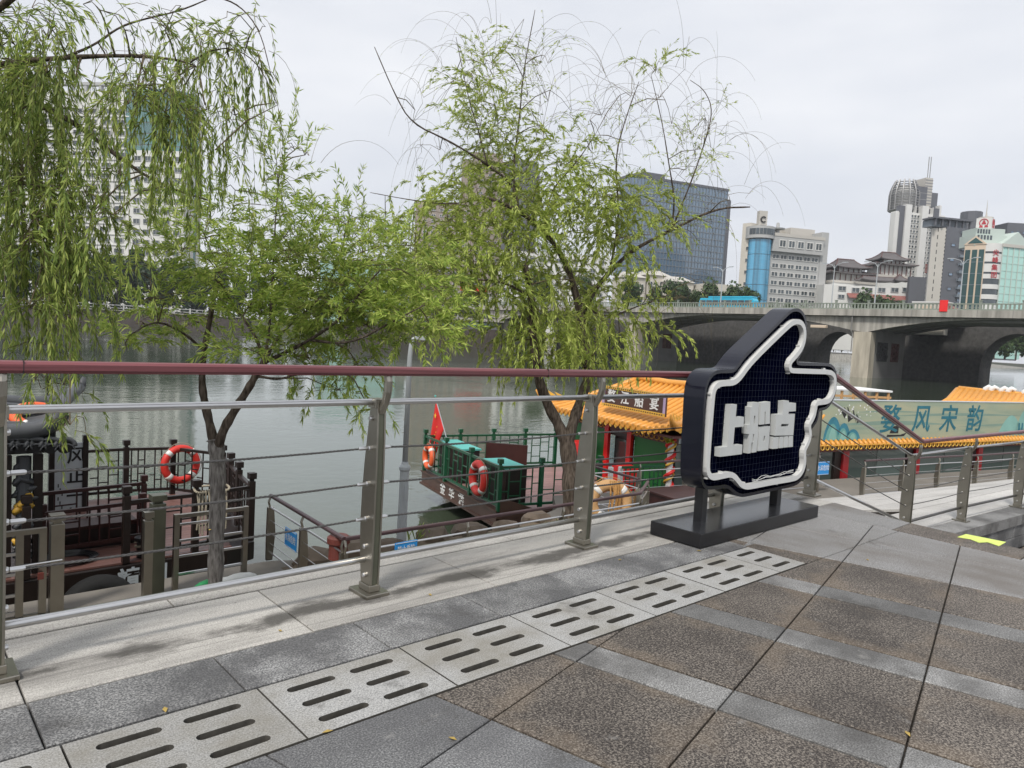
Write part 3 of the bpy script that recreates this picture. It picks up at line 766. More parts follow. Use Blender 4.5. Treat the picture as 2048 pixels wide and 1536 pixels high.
# street lamps on the bridge
lamp_proto = thing('street_lamp', (0,0,0), 'tall double-armed street lamp on the bridge', 'street lamp', 'street lamps along the bridge')
m = MB(); m.tube([(0,0,0),(0,0,6),(0,0,11.2)], [.16,.13,.09], 8); m.build('pole', M_greypole, lamp_proto, local=True)
for s in (-1, 1):
    m = MB(); m.tube([(0,0,10.4),(0,s*.6,11.3),(0,s*2.0,11.8)], .07, 6); m.build('arm', M_greypole, lamp_proto, local=True)
    m = MB(); m.obox((0,s*2.5,11.78),(0,.62,.02*s),(.2,0,0),(0,0,.09)); m.build('lamp_head', M_greypole, lamp_proto, local=True)
spots = [(1440,'between the glass tower and the blue cylinder building'),(1748,'in front of the twin pagoda roofs'),(1662,'beside the stepped grey office block'),(1918,'in front of the grey tower and mint building'),(1150,'half hidden behind the tall willow')]
for i, (x, wh) in enumerate(spots):
    o = lamp_proto if i == 0 else copy_tree(lamp_proto)
    p = on_x(x, 620, BX0+1.3); o.location = (p[0], p[1], deck_z); o['label'] = 'street lamp on the bridge '+wh
# bus and other things on the bridge
def bus(y0, label):
    root = thing('city_bus', (BX0+8, y0, deck_z+.004), label, 'bus'); X0, X1 = BX0+6.8, BX0+9.4; L = 17.5; z = deck_z
    m = MB(); pr = [(y0,z+.5),(y0+L,z+.5),(y0+L,z+2.9),(y0+L-.4,z+3.75),(y0+.5,z+3.75),(y0,z+3.0)]
    m.prism([(X0,a,b) for a, b in pr], (X1-X0,0,0)); m.build('body', M_bus, root, bevel=.08)
    m = MB(); m.box((X0-.05,y0+.5,z+3.76),(X1+.05,y0+L-3,z+4.25)); m.build('roof_unit', M_bus, root, bevel=.1)
    for k in range(8):
        m = MB(); m.box((X0-.05,y0+.9+k*2.05,z+1.75),(X0-.01,y0+2.75+k*2.05,z+3.15)); m.build('window', M_glass, root)
    for k in (3.0, 13.5):
        m = MB(); m.lathe((X0-.02,y0+k,z+.5), [(.5,0),(.5,.3)], 16, axis=(np.array([0,1.0,0]),np.array([0,0,1.0]),np.array([1.0,0,0]))); m.build('wheel', M_tyre, root)
y_bus = float(on_x(1508, 600, BX0+6.8)[1])
bus(y_bus, 'bright cyan city bus driving across the bridge')
# red cloth square on the parapet
yb0, yb1 = float(on_x(1895,615,BX0-.6)[1]), float(on_x(1879,615,BX0-.6)[1])
m = MB(); m.box((BX0-.66,yb0,pz0-.35),(BX0-.45,yb1,pz0+2.1)); tag(m.build('notice_board', M_signred), 'bright red square board fixed on the bridge parapet', 'board')
# cream site cabin behind the parapet, red pitched awning beside it
p = on_x(1893,600,BX1+3)[1]; p2 = on_x(1827,600,BX1+3)[1]
cab = thing('site_cabin', (BX1+4, p, deck_z), 'cream site cabin standing behind the bridge parapet', 'cabin')
m = MB(); m.box((BX1+3,p,deck_z-4),(BX1+7,p2,deck_z+4.0)); m.build('wall', M_bcream, cab)
m = MB(); m.box((BX1+2.9,p-.3,deck_z+4.0),(BX1+7.3,p2+.3,deck_z+4.35)); m.build('roof', M_bwhite, cab)
m = MB(); m.box((BX1+2.9,p+3.2,deck_z+.2),(BX1+2.99,p+5.8,deck_z+3.2)); m.build('door', M_peach, cab)
pr = on_x(1910,605,BX1+3)[1]
m = MB(); m.prism([(BX1+1,pr-3,deck_z+1.0),(BX1+1,pr+3.2,deck_z+1.0),(BX1+1,pr+2.4,deck_z+3.6),(BX1+1,pr+.6,deck_z+3.2)], (4,0,0)); tag(m.build('awning', M_roofred), 'small red pitched awning beside the cream cabin on the bridge', 'awning')
# old stone arch bridge right behind
ob = thing('arch_bridge', (204,120,WZ), 'dark old stone bridge with small flood arches behind the road bridge', 'bridge')
def arch_wall(x0, x1, y0, y1, holes, ztop):
    m = MB(); hs = []
    for (c, r, zs) in holes:
        pts = [(x0, c+r, WZ-2.9)]+[(x0, c+r*math.cos(PI*i/14), zs+r*1.15*math.sin(PI*i/14)) for i in range(15)]+[(x0, c-r, WZ-2.9)]
        hs.append(pts)
    m.prism([(x0,y0,WZ-3),(x0,y1,WZ-3),(x0,y1,ztop),(x0,y0,ztop)], (x1-x0,0,0), holes=hs); return m
yA = float(on_x(1676,700,204)[1]); yB = float(on_x(2035,700,204)[1])
arch_wall(204, 213, 10, 300, [(yA, 6.2, WZ+4.4), (yB, 7.5, WZ+3.8), (yA+120, 9, WZ+2)], deck_z-1.5).build('spandrel', M_oldstone, ob)

# ---- buildings
def face_pts(xl, xr, y, dl, dr):
    a = at_d(xl, y, dl); b = at_d(xr, y, dr); return a, b
win_cache = {}
def unit_window(key, glass, frame):
    k = (key, glass.name, frame.name)
    if k not in win_cache:
        m = MB()
        # frame ring, proud of the wall; glass set back inside it
        f = .10
        for lo, hi in (((-.5,-.5,-.5),(.5,.5,-.5+f)), ((-.5,-.5,.5-f),(.5,.5,.5)), ((-.5,-.5,-.5+f),(-.5+f*.7,.5,.5-f)), ((.5-f*.7,-.5,-.5+f),(.5,.5,.5-f))): m.box(lo, hi, 0)
        if key == 'two': m.box((-.03,-.42,-.5+f),(.03,.5,.5-f), 0)
        m.box((-.5+f*.7,-.1,-.5+f),(.5-f*.7,.3,.5-f), 1)
        win_cache[k] = m.mesh('window', [frame, glass])
    return win_cache[k]
class Bld:
    def __init__(s, name, label, xl, xr, ytop, dl, dr, back, mat, zb=4.0, yref=None, cat='building'):
        a, b = face_pts(xl, xr, ytop, dl, dr); s.ztop = a[2]; s.zb = zb
        s.a = np.array([a[0], a[1], 0]); s.b = np.array([b[0], b[1], 0]); d = s.b-s.a; s.W = np.linalg.norm(d); s.u = d/s.W
        s.n = np.array([s.u[1], -s.u[0], 0]); s.back = back; s.mat = mat      # outward, toward the camera
        s.rot = math.atan2(s.u[1], s.u[0])
        s.root = thing(name, (s.a[0], s.a[1], zb), label, cat)
        if mat is not None:
            s.block('wall', 0, 1, zb, s.ztop, 0, back, mat)
    def P(s, f, z, out=0.0): p = s.a+s.u*(f*s.W)+s.n*out; return np.array([p[0], p[1], z])
    def block(s, name, f0, f1, z0, z1, o0, depth, mat, parent=None):
        m = MB(); c = [s.P(f0, z0, o0), s.P(f1, z0, o0), s.P(f1, z0, o0-depth), s.P(f0, z0, o0-depth)]
        m.add(c+[p+[0,0,z1-z0] for p in c], [(0,3,2,1),(4,5,6,7),(0,1,5,4),(1,2,6,5),(2,3,7,6),(3,0,4,7)])
        return m.build(name, mat, parent or s.root)
    def z(s, x, y, f=None):
        """height of a photo pixel on this facade"""
        p = on_plane(x, y, s.a, s.n); return p[2]
    def f(s, x, y): p = on_plane(x, y, s.a, s.n); return float((p-s.a) @ s.u)/s.W
    def windows(s, f0, f1, z0, z1, cols, rows, fw, fh, glass, frame, out=.12, key='one', side=0):
        me = unit_window(key, glass, frame)
        if side == 0: A, U, W, N, rot = s.a, s.u, s.W, s.n, s.rot
        elif side == 1: A, U, W, N, rot = s.a-s.n*s.back, s.n, s.back, -s.u, s.rot-PI/2       # left end
        else: A, U, W, N, rot = s.b, -s.n, s.back, s.u, s.rot+PI/2                              # right end
        dw, dh = (f1-f0)*W/cols, (z1-z0)/rows
        for r in range(rows):
            for c in range(cols):
                p = A+U*(f0*W+dw*(c+.5))+N*out*.2
                put('window', me, s.root, (p[0], p[1], z0+dh*(r+.5)), scale=(dw*fw, out*2, dh*fh), rot=(0, 0, rot))
    def bands(s, name, f0, f1, z0, z1, n, frac, out, mat, th=.3):
        dh = (z1-z0)/n
        for r in range(n): s.block(name, f0, f1, z0+dh*r, z0+dh*(r+frac), out, th, mat)
    def mullions(s, name, f0, f1, z0, z1, n, w, out, mat):
        for k in range(n+1):
            f = f0+(f1-f0)*k/n; s.block(name, f-w/s.W/2, f+w/s.W/2, z0, z1, out, .3, mat)

# glass tower
g = Bld('glass_tower', 'tall dark blue glass office tower behind the tall willow', 1262, 1459, 352, 420, 446, 12, M_glass_blue)
g.bands('floor_band', 0, 1, 8, g.ztop-1, 24, .14, .25, M_mull, .5)
g.mullions('mullion', .005, .995, 8, g.ztop, 30, .32, .32, M_mull)
g.block('roof_cap', -.005, 1.005, g.ztop, g.ztop+1.4, .4, 13, M_bdark)
g.block('plant_room', .15, .36, g.ztop+1.4, g.ztop+4.6, -3, 7, M_bdark)
g.block('end_wall', 1.0005, 1.045, 4, g.ztop-5, -.6, 11, M_bdark)
# grey office block with a blue glass drum
o = Bld('office_block', 'stepped grey office block with a bright blue glass cylinder corner', 1542, 1651, 472, 372, 380, 26, M_bgrey)
zt = o.ztop
zr = [o.z(1600, y) for y in (499, 517, 537, 554, 571, 588, 604)]
for k, y in enumerate((518, 536, 553, 570, 587, 604)):
    z1 = o.z(1600, y-5.2); z0 = o.z(1600, y+4.2)
    o.windows(.04, .90, z0, z1, 6, 1, .88, 1.0, M_glass, M_bwhite, .25, 'two')
o.block('upper_storey', .0, .93, o.z(1600,508), zt, 2.2, 3, M_bgrey)
za, zb_ = o.z(1600,500), o.z(1600,484); o.a = o.a+o.n*2.2
o.windows(.09, .92, za, zb_, 5, 1, .72, .95, M_glass, M_bwhite, .25, 'two'); o.a = o.a-o.n*2.2
o.block('roof_edge', -.01, .95, zt, zt+1.6, 2.4, 6, M_bpale)
o.block('stair_tower', .93, 1.06, 4, o.z(1640,464), .3, 22, M_bgrey)
o.block('roof_house', .52, .98, zt+1.6, o.z(1620,453), -8, 12, M_bpale)
c0 = at_d(1518, 500, 374); cr = 5.9
cyl = MB(); cyl.lathe((c0[0],c0[1],0), [(cr+1.3,o.z(1530,478)),(cr+1.3,o.z(1530,454))], 40); cyl.build('drum_head', M_bgrey, o.root, smooth=False)
for k in range(40):
    a = 2*PI*k/40; 
    m = MB(); R = cr
    p0 = (c0[0]+R*math.cos(a), c0[1]+R*math.sin(a)); p1 = (c0[0]+R*math.cos(a+2*PI/40), c0[1]+R*math.sin(a+2*PI/40))
    if (p0[0]-c0[0])*_F[0]+(p0[1]-c0[1])*_F[1] > R*.55: continue
    for s_ in range(7):
        zz0 = 4+(o.z(1530,479)-4)*s_/7; zz1 = 4+(o.z(1530,479)-4)*(s_+1)/7-.25
        m.add([(p0[0],p0[1],zz0),(p1[0],p1[1],zz0),(p1[0],p1[1],zz1),(p0[0],p0[1],zz1)], [(0,1,2,3)])
    m.build('glass_strip', M_glass_cyan, o.root)
cyl = MB(); cyl.lathe((c0[0],c0[1],0), [(cr-.2,4),(cr-.2,o.z(1530,478))], 40); cyl.build('drum_core', M_mull, o.root)
for k in range(9):
    a = math.atan2(-_F[1], -_F[0])-1.0+2.0*k/8; R = cr+1.32
    m = MB(); zc = o.z(1530,465); m.obox((c0[0]+R*math.cos(a), c0[1]+R*math.sin(a), zc), np.array([-math.sin(a),math.cos(a),0])*.8, np.array([math.cos(a),math.sin(a),0])*.12, (0,0,1.5)); m.build('window', M_glass, o.root)
wb = Bld('office_wing', 'pale blank side wing beside the blue glass cylinder', 1486, 1503, 447, 376, 372, 30, M_bcream)
wb.windows(.55, .95, 8, wb.ztop-4, 1, 9, .8, .35, M_glass, M_bcream, .2)
lg = Bld('roof_sign', 'grey roof sign slab with a dark round logo above the office block', 1520, 1536, 421, 372, 372.5, 3, M_bpale, zb=o.z(1530,455), cat='sign')
pc = lg.P(.5, lg.ztop-4.4, .35)
ring = MB(); R = 1.35
ring.tube([pc+lg.u*R*math.cos(t)+np.array([0,0,1])*R*math.sin(t) for t in np.linspace(.7, 2*PI-.7, 18)], .34, 6); ring.build('logo', M_ink, lg.root)
for k in range(4):
    m = MB(); p = lg.P(.26+.16*k, lg.ztop-7.6, .3); m.obox(p, lg.u*.22, lg.n*.1, (0,0,.3)); m.build('lettering', M_ink, lg.root)
fr = Bld('roof_ornament', 'small round dish ornament on the roof of the office block', 1556, 1572, 446, 371, 371, 4, None, cat='ornament')
m = MB(); c = fr.P(.2, fr.ztop-2, -2); m.lathe(c, [(1.0,-3.5),(1.0,-1.2),(3.4,-1.0),(3.6,-.4),(1.0,0),(.7,2.4),(.2,2.6)], 16); m.build('dish', M_bgrey, fr.root)
# cream low-rise flats and beige block
for i, (xl, xr, yt, d, lab) in enumerate(((1255,1292,553,352,'cream low-rise flats with a red rooftop cross sign behind the bridge'),(1296,1340,549,356,'cream low-rise flats with stepped roof between willow and glass tower'),(1342,1388,562,350,'small cream villa-like flats beside the glass tower foot'))):
    b = Bld('low_flats', lab, xl, xr, yt, d, d+4, 14, M_bcream)
    b.windows(.06, .94, 8, b.ztop-1.5, 4, 4, .5, .55, M_glass, M_bwhite, .25)
    m = MB(); p = [b.P(-.05,b.ztop,.8), b.P(1.05,b.ztop,.8), b.P(1.05,b.ztop,-15), b.P(-.05,b.ztop,-15)]; r0, r1 = b.P(.15,b.ztop+3,-7), b.P(.85,b.ztop+3,-7)
    m.add(p+[r0, r1], [(0,1,5,4),(1,2,5),(2,3,4,5),(3,0,4),(3,2,1,0)]); m.build('roof', M_bpale, b.root)
    b.block('balcony', .3, .7, 12, 13.2, 1.6, 1.6, M_bcream)
b = Bld('beige_block', 'low beige block with a dark ribbed end beside the blue cylinder', 1416, 1490, 566, 345, 352, 16, M_bcream)
b.block('ribbed_end', .62, 1.0, 6, b.ztop-.6, .4, 2, M_mull); b.windows(.05, .58, 6, b.ztop-2, 3, 3, .4, .3, M_glass, M_bcream, .2)
# pagoda building
pg = Bld('pagoda_hall', 'white hall carrying two dark pagoda roofs behind the bridge', 1649, 1826, 568, 372, 372, 30, M_bwhite)
for x in (1684, 1711, 1737, 1763, 1789, 1812):
    y = 577 if x < 1690 else 580; f = pg.f(x, y); z = pg.z(x, y)
    put('window', unit_window('two', M_glass, M_bgrey), pg.root, pg.P(f, z, .1), scale=(4.0, .6, 2.4), rot=(0,0,pg.rot))
f = pg.f(1682, 593); put('window', unit_window('two', M_glass, M_bgrey), pg.root, pg.P(f, pg.z(1682,593), .1), scale=(3.4, .6, 2.1), rot=(0,0,pg.rot))
def pagoda_roof(cx, cy, z, wx, wy, h, lift, rot, mats, root, ridge=.35, name='roof'):
    """hipped tile roof with flared corners, ridge and hip rolls"""
    m = MB(); n = 16; m2 = MB(); U = np.array([math.cos(rot),math.sin(rot),0]); V_ = np.array([-math.sin(rot),math.cos(rot),0]); c = np.array([cx,cy,0])
    ring = []
    def pt(t, s):   # t 0..1 eave->ridge; s position round the edge
        s = s % 4; k = int(s); q = s-k
        e = [(-1,-1),(1,-1),(1,1),(-1,1)]; a, b_ = e[k], e[(k+1) % 4]
        ex, ey = a[0]+(b_[0]-a[0])*q, a[1]+(b_[1]-a[1])*q
        corner = (abs(2*q-1))**3
        X = ex*wx/2*(1-t)+ (ex*wx/2*ridge)*t; Y = ey*wy/2*(1-t)
        zz = z+h*(t**1.55)+lift*corner*(1-t)**2
        sp = 1+.05*corner*(1-t)
        return c+U*X*sp+V_*Y*sp+np.array([0,0,zz])
    S = [i*4/48 for i in range(48)]; T = [0,.15,.35,.6,.8,1.0]
    vs = [pt(t, s) for t in T for s in S]; F = []
    for i in range(len(T)-1):
        for j in range(48): F.append((i*48+j, i*48+(j+1) % 48, (i+1)*48+(j+1) % 48, (i+1)*48+j))
    m.add(vs, F); low = [p-np.array([0,0,.5]) for p in vs[:48]]
    b0 = len(m.v); m.add(low, [tuple(range(47,-1,-1))]); m.f += [(b0+j, b0+(j+1) % 48, (j+1) % 48, j) for j in range(48)]; m.m += [0]*48
    ro = m.build(name, mats[0], root)
    for k in range(4): m2.tube([pt(t, k) for t in T], h*.055, 6)
    m2.tube([pt(1, 0)+U*(-.02*wx), pt(1, 1)+U*(.02*wx)], h*.07, 6); m2.build('ridge', mats[1], root)
    return ro
def pagoda(xc, d, ye, yt, wpx, tiers, base_y):
    p = at_d(xc, ye, d); w_ = wpx*d/FPX; H = (ye-yt)*d/FPX
    r = pg.rot+.15
    z1 = p[2]; pagoda_roof(p[0], p[1], z1, w_, w_*.75, H, H*.16, r, (M_roofdark, M_roofmar), pg.root, .45)
    zz = z1-H*.55
    m = MB(); 
    def ringpost(cx, cy, z0, z1, wx, wy, n, mat, nm):
        U = np.array([math.cos(r),math.sin(r),0]); V_ = np.array([-math.sin(r),math.cos(r),0]); mm = MB()
        mm.obox((cx,cy,(z0+z1)/2), U*wx*.40, V_*wy*.40, (0,0,(z1-z0)/2)); mm.build('pavilion_wall', M_bwhite, pg.root)
        for k in range(n+1):
            for s in (-1, 1):
                q_ = np.array([cx,cy,0])+U*wx*(-.46+.92*k/n)+V_*wy*.46*s; q2 = MB(); q2.tube([(q_[0],q_[1],z0),(q_[0],q_[1],z1)], .28, 6); q2.build('column', M_roofmar, pg.root)
    ringpost(p[0], p[1], zz, z1+.3, w_*.8, w_*.6, 5, None, '')
    pagoda_roof(p[0], p[1], zz-H*.15, w_*1.35, w_*1.05, H*.62, H*.14, r, (M_roofdark, M_roofmar), pg.root, .6)
    zb = at_d(xc, base_y, d)[2]
    ringpost(p[0], p[1], zb, zz-H*.1, w_*1.15, w_*.9, 7, None, '')
    mm = MB(); U = np.array([math.cos(r),math.sin(r),0]); V_ = np.array([-math.sin(r),math.cos(r),0])
    mm.obox((p[0],p[1],zb+.6), U*w_*.68, V_*w_*.55, (0,0,.6)); mm.build('terrace_rail', M_bpale, pg.root)
    mm = MB(); mm.obox((p[0],p[1],(zb+10)/2), U*w_*.66, V_*w_*.53, (0,0,(zb-10)/2)); mm.build('podium', M_bwhite, pg.root)
pagoda(1690, 392, 537, 519, 76, 2, 570)
pagoda(1776, 392, 521, 505, 62, 2, 558)
p = at_d(1756, 562, 376); pagoda_roof(p[0], p[1], p[2], 20, 8, 2.2, .8, pg.rot, (M_roofdark, M_roofmar), pg.root, .8)
p = at_d(1798, 562, 374); pagoda_roof(p[0], p[1], p[2], 8, 7, 3.4, .8, pg.rot, (M_roofdark, M_roofmar), pg.root, .02)
m = MB(); f0, f1 = pg.f(1693,588), pg.f(1815,596); z0 = pg.z(1700,590)
m.add([pg.P(f0,z0-1.2,3),pg.P(f1,z0-1.2,3),pg.P(f1,z0+1.0,.2),pg.P(f0,z0+1.0,.2),pg.P(f0,z0-1.7,3),pg.P(f1,z0-1.7,3)], [(0,1,2,3),(4,5,1,0)]); m.build('awning_roof', M_roofred, pg.root)
bb = Bld('billboard', 'dark blue-grey billboard between the pagoda hall and the grey tower', 1820, 1853, 553, 366, 366, 2, M_bdark, zb=10, cat='billboard')
# white residential tower with lattice crown
wt = Bld('white_tower', 'tall white residential tower with a steel lattice crown and twin antennas', 1795, 1893, 413, 520, 528, 8, None, zb=2)
zt = wt.ztop
wt.block('wall', 0.0, 1.0, 2, zt-3, -.4, 6, M_bwhite)
for (f0, f1, dz, out, mt) in ((-.03,.05,-4,.2,M_bwhite),(.05,.15,1,.4,M_bdark),(.15,.27,2,1.6,M_bwhite),(.47,.60,2,2.2,M_bwhite),(.86,.90,4,0,M_bwhite)):
    wt.block('pier_strip', f0, f1, 2, zt+dz, out, 4, mt)
wt.block('glazed_strip', .745, .855, 2, zt+1.5, .3, 5, M_bdark)
for (f0, f1, cols) in ((.275,.465,3),(.605,.74,2),(.90,.995,2)):
    wt.windows(f0, f1, zt-76, zt-4, cols, 20, .74, .60, M_glass, M_bwhite, .5)
for k in range(5): wt.block('mullion', .275+.47*k/4-.004, .275+.47*k/4+.004, 2, zt+2, -.2, 3, M_bwhite)
# crown: curved lattice drum, dark glazed blocks, chimney block
cc = wt.P(.36, zt, -12)
for k in range(13):
    a = 2*PI*k/13; R = 10.0
    pts = [cc+np.array([R*math.cos(a), R*math.sin(a), 0])*(1-.55*max(0, t-.5)**1.6*2) + np.array([0,0,t*22.0]) for t in np.linspace(0, 1, 7)]
    m = MB(); m.tube(pts, .55, 5); m.build('crown_rib', M_lattice, wt.root)
for k in range(12):
    t = k/12; R = 9.8*(1-.55*max(0,t-.5)**1.6*2); m = MB()
    m.tube([cc+np.array([R*math.cos(2*PI*j/20), R*math.sin(2*PI*j/20), t*22.0]) for j in range(20)], .42, 5, closed=True); m.build('crown_ring', M_lattice, wt.root)
m = MB(); m.lathe(cc, [(8.8,0),(8.8,12),(6.5,17)], 20); m.build('crown_core', M_bgrey, wt.root)
wt.block('crown_block', .42, .66, zt-2, zt+17, -4, 16, M_bdark)
wt.block('crown_block', .80, .93, zt-2, zt+14, -6, 12, M_bdark)
for k in range(3): wt.block('crown_band', .419, .661, zt+3+4.6*k, zt+3.5+4.6*k, -3.9, .3, M_lattice)
wt.block('lift_tower', .63, .78, zt-2, zt+24, -5, 12, M_bpale)
wt.bands('louvre', .629, .781, zt+1, zt+24, 11, .35, -4.85, M_lattice, .3)
for f in (.72, .765):
    p = wt.P(f, zt+24, -8); m = MB(); m.tube([p, p+[0,0,16]], .3, 5); m.build('antenna', M_lattice, wt.root)
for k in range(4):      # illegible red roof characters
    m = MB(); zq = wt.z(1855,543); f = .40+.13*k
    for (a_, b_, c_, d_) in ((-.02,.02,2.6,3.2),(-.022,.022,-.4,.3),(-.02,.02,-3.2,-2.5),(-.022,-.016,-3.2,3.2),(.016,.022,-3.0,2.8),(-.004,.004,-2.6,2.8)):
        c = [wt.P(f+a_, zq+c_, 14), wt.P(f+b_, zq+c_, 14), wt.P(f+b_, zq+d_, 14), wt.P(f+a_, zq+d_, 14)]; m.prism(c, wt.n*.4)
    m.build('roof_character', M_roofred, wt.root)
# dark grey tower
dg = Bld('dark_tower', 'dark grey high-rise with a pale blank end panel and flat roof frames', 1865, 1893, 456, 424, 421, 8, M_bpale)
for k in range(16): dg.block('slot_window', .40, .46, 16+k*4.3, 18.4+k*4.3, .06, .3, M_ink)
for k in range(32): dg.block('slot_window', .97, 1.03, 14+k*2.2, 15+k*2.2, .06, .3, M_ink)
dg2 = Bld('dark_tower_wing', 'dark slate high-rise wing with stepped balconies beside the mint building', 1893.5, 1940, 453, 421, 424, 12, M_bdark)
for k in range(14): dg2.block('balcony', .62, 1.02, 16+4.6*k, 17.5+4.6*k, 1.6, 2, M_mull)
dg2.windows(.68, .96, 14, dg2.ztop-6, 1, 14, .8, .4, M_glass_blue, M_bdark, .3)
dg2.windows(.2, .5, 14, dg2.ztop-6, 1, 7, .6, .2, M_glass_blue, M_bdark, .3)
dg2.block('roof_frame', -.58, 1.1, dg2.ztop+4.0, dg2.ztop+5.0, 1, 10, M_bdark)
for k in range(6): dg2.block('roof_column', -.5+.3*k, -.45+.3*k, dg2.ztop, dg2.ztop+4.0, 0, 1.2, M_bdark)
dg2.block('penthouse', -.5, 1.0, dg2.ztop, dg2.ztop+3.9, -3, 7, M_mull)
p = at_d(1942, 440, 452); m = MB(); m.lathe((p[0],p[1],2), [(6.0,0),(6.0,at_d(1942,425,452)[2]-2)], 10); m.build('round_core', M_bdark, dg2.root)
d3 = Bld('dark_block', 'dark brown-grey block with roof openings behind the mint building', 2016, 2060, 445, 470, 470, 20, M_bdark)
d3.windows(.1, .9, d3.ztop-12, d3.ztop-4, 3, 2, .5, .4, M_glass_blue, M_bdark, .3)
d4 = Bld('dark_block', 'narrow dark block between the round core and the logo tower', 1960, 1980, 438, 480, 480, 20, M_bdark)
# mint building
mt = Bld('mint_building', 'mint green glass building with gables and red characters on its rounded corner', 1930, 1972, 490, 346, 340, 8, M_peach)
zt = mt.ztop
for k in range(3):
    mt.block('glass_bay', .045+.33*k, .29+.33*k, 6, zt-2.4, .18, .5, M_glass_dgreen)
    for r in range(9): mt.block('transom', .045+.33*k, .29+.33*k, 6+(zt-9)*r/9, 6.22+(zt-9)*r/9, .26, .2, M_mull)
m = MB(); m.prism([mt.P(-.05,zt,.3), mt.P(1.05,zt,.3), mt.P(.5,zt+4.2,.3)], -mt.n*8); m.build('gable', M_peach, mt.root)
m = MB(); m.prism([mt.P(.14,zt+.6,.5), mt.P(.86,zt+.6,.5), mt.P(.5,zt+3.2,.5)], -mt.n*.4); m.build('gable_glass', M_glass_dgreen, mt.root)
# right wing
mr_ = Bld('mint_wing', 'pale mint curtain wall wing with a gable at the frame edge', 2006, 2062, 487, 340, 344, 10, M_glass_mint)
for k in range(6): mr_.block('pilaster', k/5-.012, k/5+.012, 6, mr_.ztop-1.5, .35, .5, M_mint)
for r in range(14): mr_.block('transom', 0, 1, 6+(mr_.ztop-8)*r/14, 6.16+(mr_.ztop-8)*r/14, .15, .2, M_mint)
mr_.block('cornice', -.02, 1.02, mr_.ztop-1.5, mr_.ztop, .6, 4, M_bpale)
m = MB(); m.prism([mr_.P(-.02,mr_.ztop,.3), mr_.P(1.0,mr_.ztop,.3), mr_.P(.49,mr_.ztop+6.0,.3)], -mr_.n*8); m.build('gable', M_mint, mr_.root)
# rounded white corner with floors and red characters
cA, cB = mt.b, mr_.a; mid_ = (cA+cB)/2; wd = np.linalg.norm(cB-cA); uu = (cB-cA)/wd; nn_ = np.array([uu[1],-uu[0],0]); zc = zt+.5
def bow(f, out): return cA+uu*wd*f+nn_*(out+1.6*(1-(2*f-1)**2))
for k in range(11):
    z0 = 5+(zc-5)*k/11; z1 = 5+(zc-5)*(k+1)/11
    for (a, b_, o_, mt_) in ((0,.55,-.3,M_glass),(.55,1,0,M_bwhite)) if k < 8 else ((0,.2,-.3,M_glass),(.2,1,0,M_bwhite)):
        m = MB(); P = [bow(f, o_) for f in np.linspace(0.001,.999,9)]; z_0, z_1 = z0+(z1-z0)*a, z0+(z1-z0)*b_-.002
        m.add([(p[0],p[1],z_0) for p in P]+[(p[0],p[1],z_1) for p in P]+[(p[0]-nn_[0]*6,p[1]-nn_[1]*6,z_1) for p in P]+[(p[0]-nn_[0]*6,p[1]-nn_[1]*6,z_0) for p in P],
              [(i,i+1,i+10,i+9) for i in range(8)]+[(i+9,i+10,i+19,i+18) for i in range(8)]+[(i+27,i+28,i+1,i) for i in range(8)])
        m.build('glazing' if mt_ is M_glass else 'spandrel', mt_, mt.root)
for k, ch in enumerate('尖峰集团'):
    pz = [507, 521.5, 536.5, 551.5][k]; zz = on_plane(1988, pz, mid_, nn_)[2]
    p = bow(.5, .12); text('character', ch, 3.0, (p[0],p[1],zz), uu, (0,0,1), M_logo, mt.root, .06, .03)
# set-back top, logo lantern
def rbox(nm, c, wx, wy, z0, z1, mat): 
    m = MB(); m.obox((c[0],c[1],(z0+z1)/2), uu*wx/2, nn_*wy/2, (0,0,(z1-z0)/2)); return m.build(nm, mat, mt.root)
tc = mid_-nn_*9
zA, zB, zC, zD = zc, at_d(1990,472,345)[2], at_d(1990,459,345)[2], at_d(1990,437,345)[2]
rbox('upper_storey', tc, 15, 12, zA-1, zB, M_mint); rbox('upper_storey', tc, 13.5, 11, zB, zC, M_mint)
for k in range(5):
    m = MB(); p = tc+nn_*6.05+uu*(-6+k*1.5); m.obox((p[0],p[1],zB-1.3), uu*.45, nn_*.1, (0,0,1.0)); m.build('window', M_glass, mt.root)
    m = MB(); p = tc+nn_*5.55+uu*(-6+k*1.3); m.obox((p[0],p[1],(zB+zC)/2), uu*.4, nn_*.1, (0,0,1.0)); m.build('window', M_glass, mt.root)
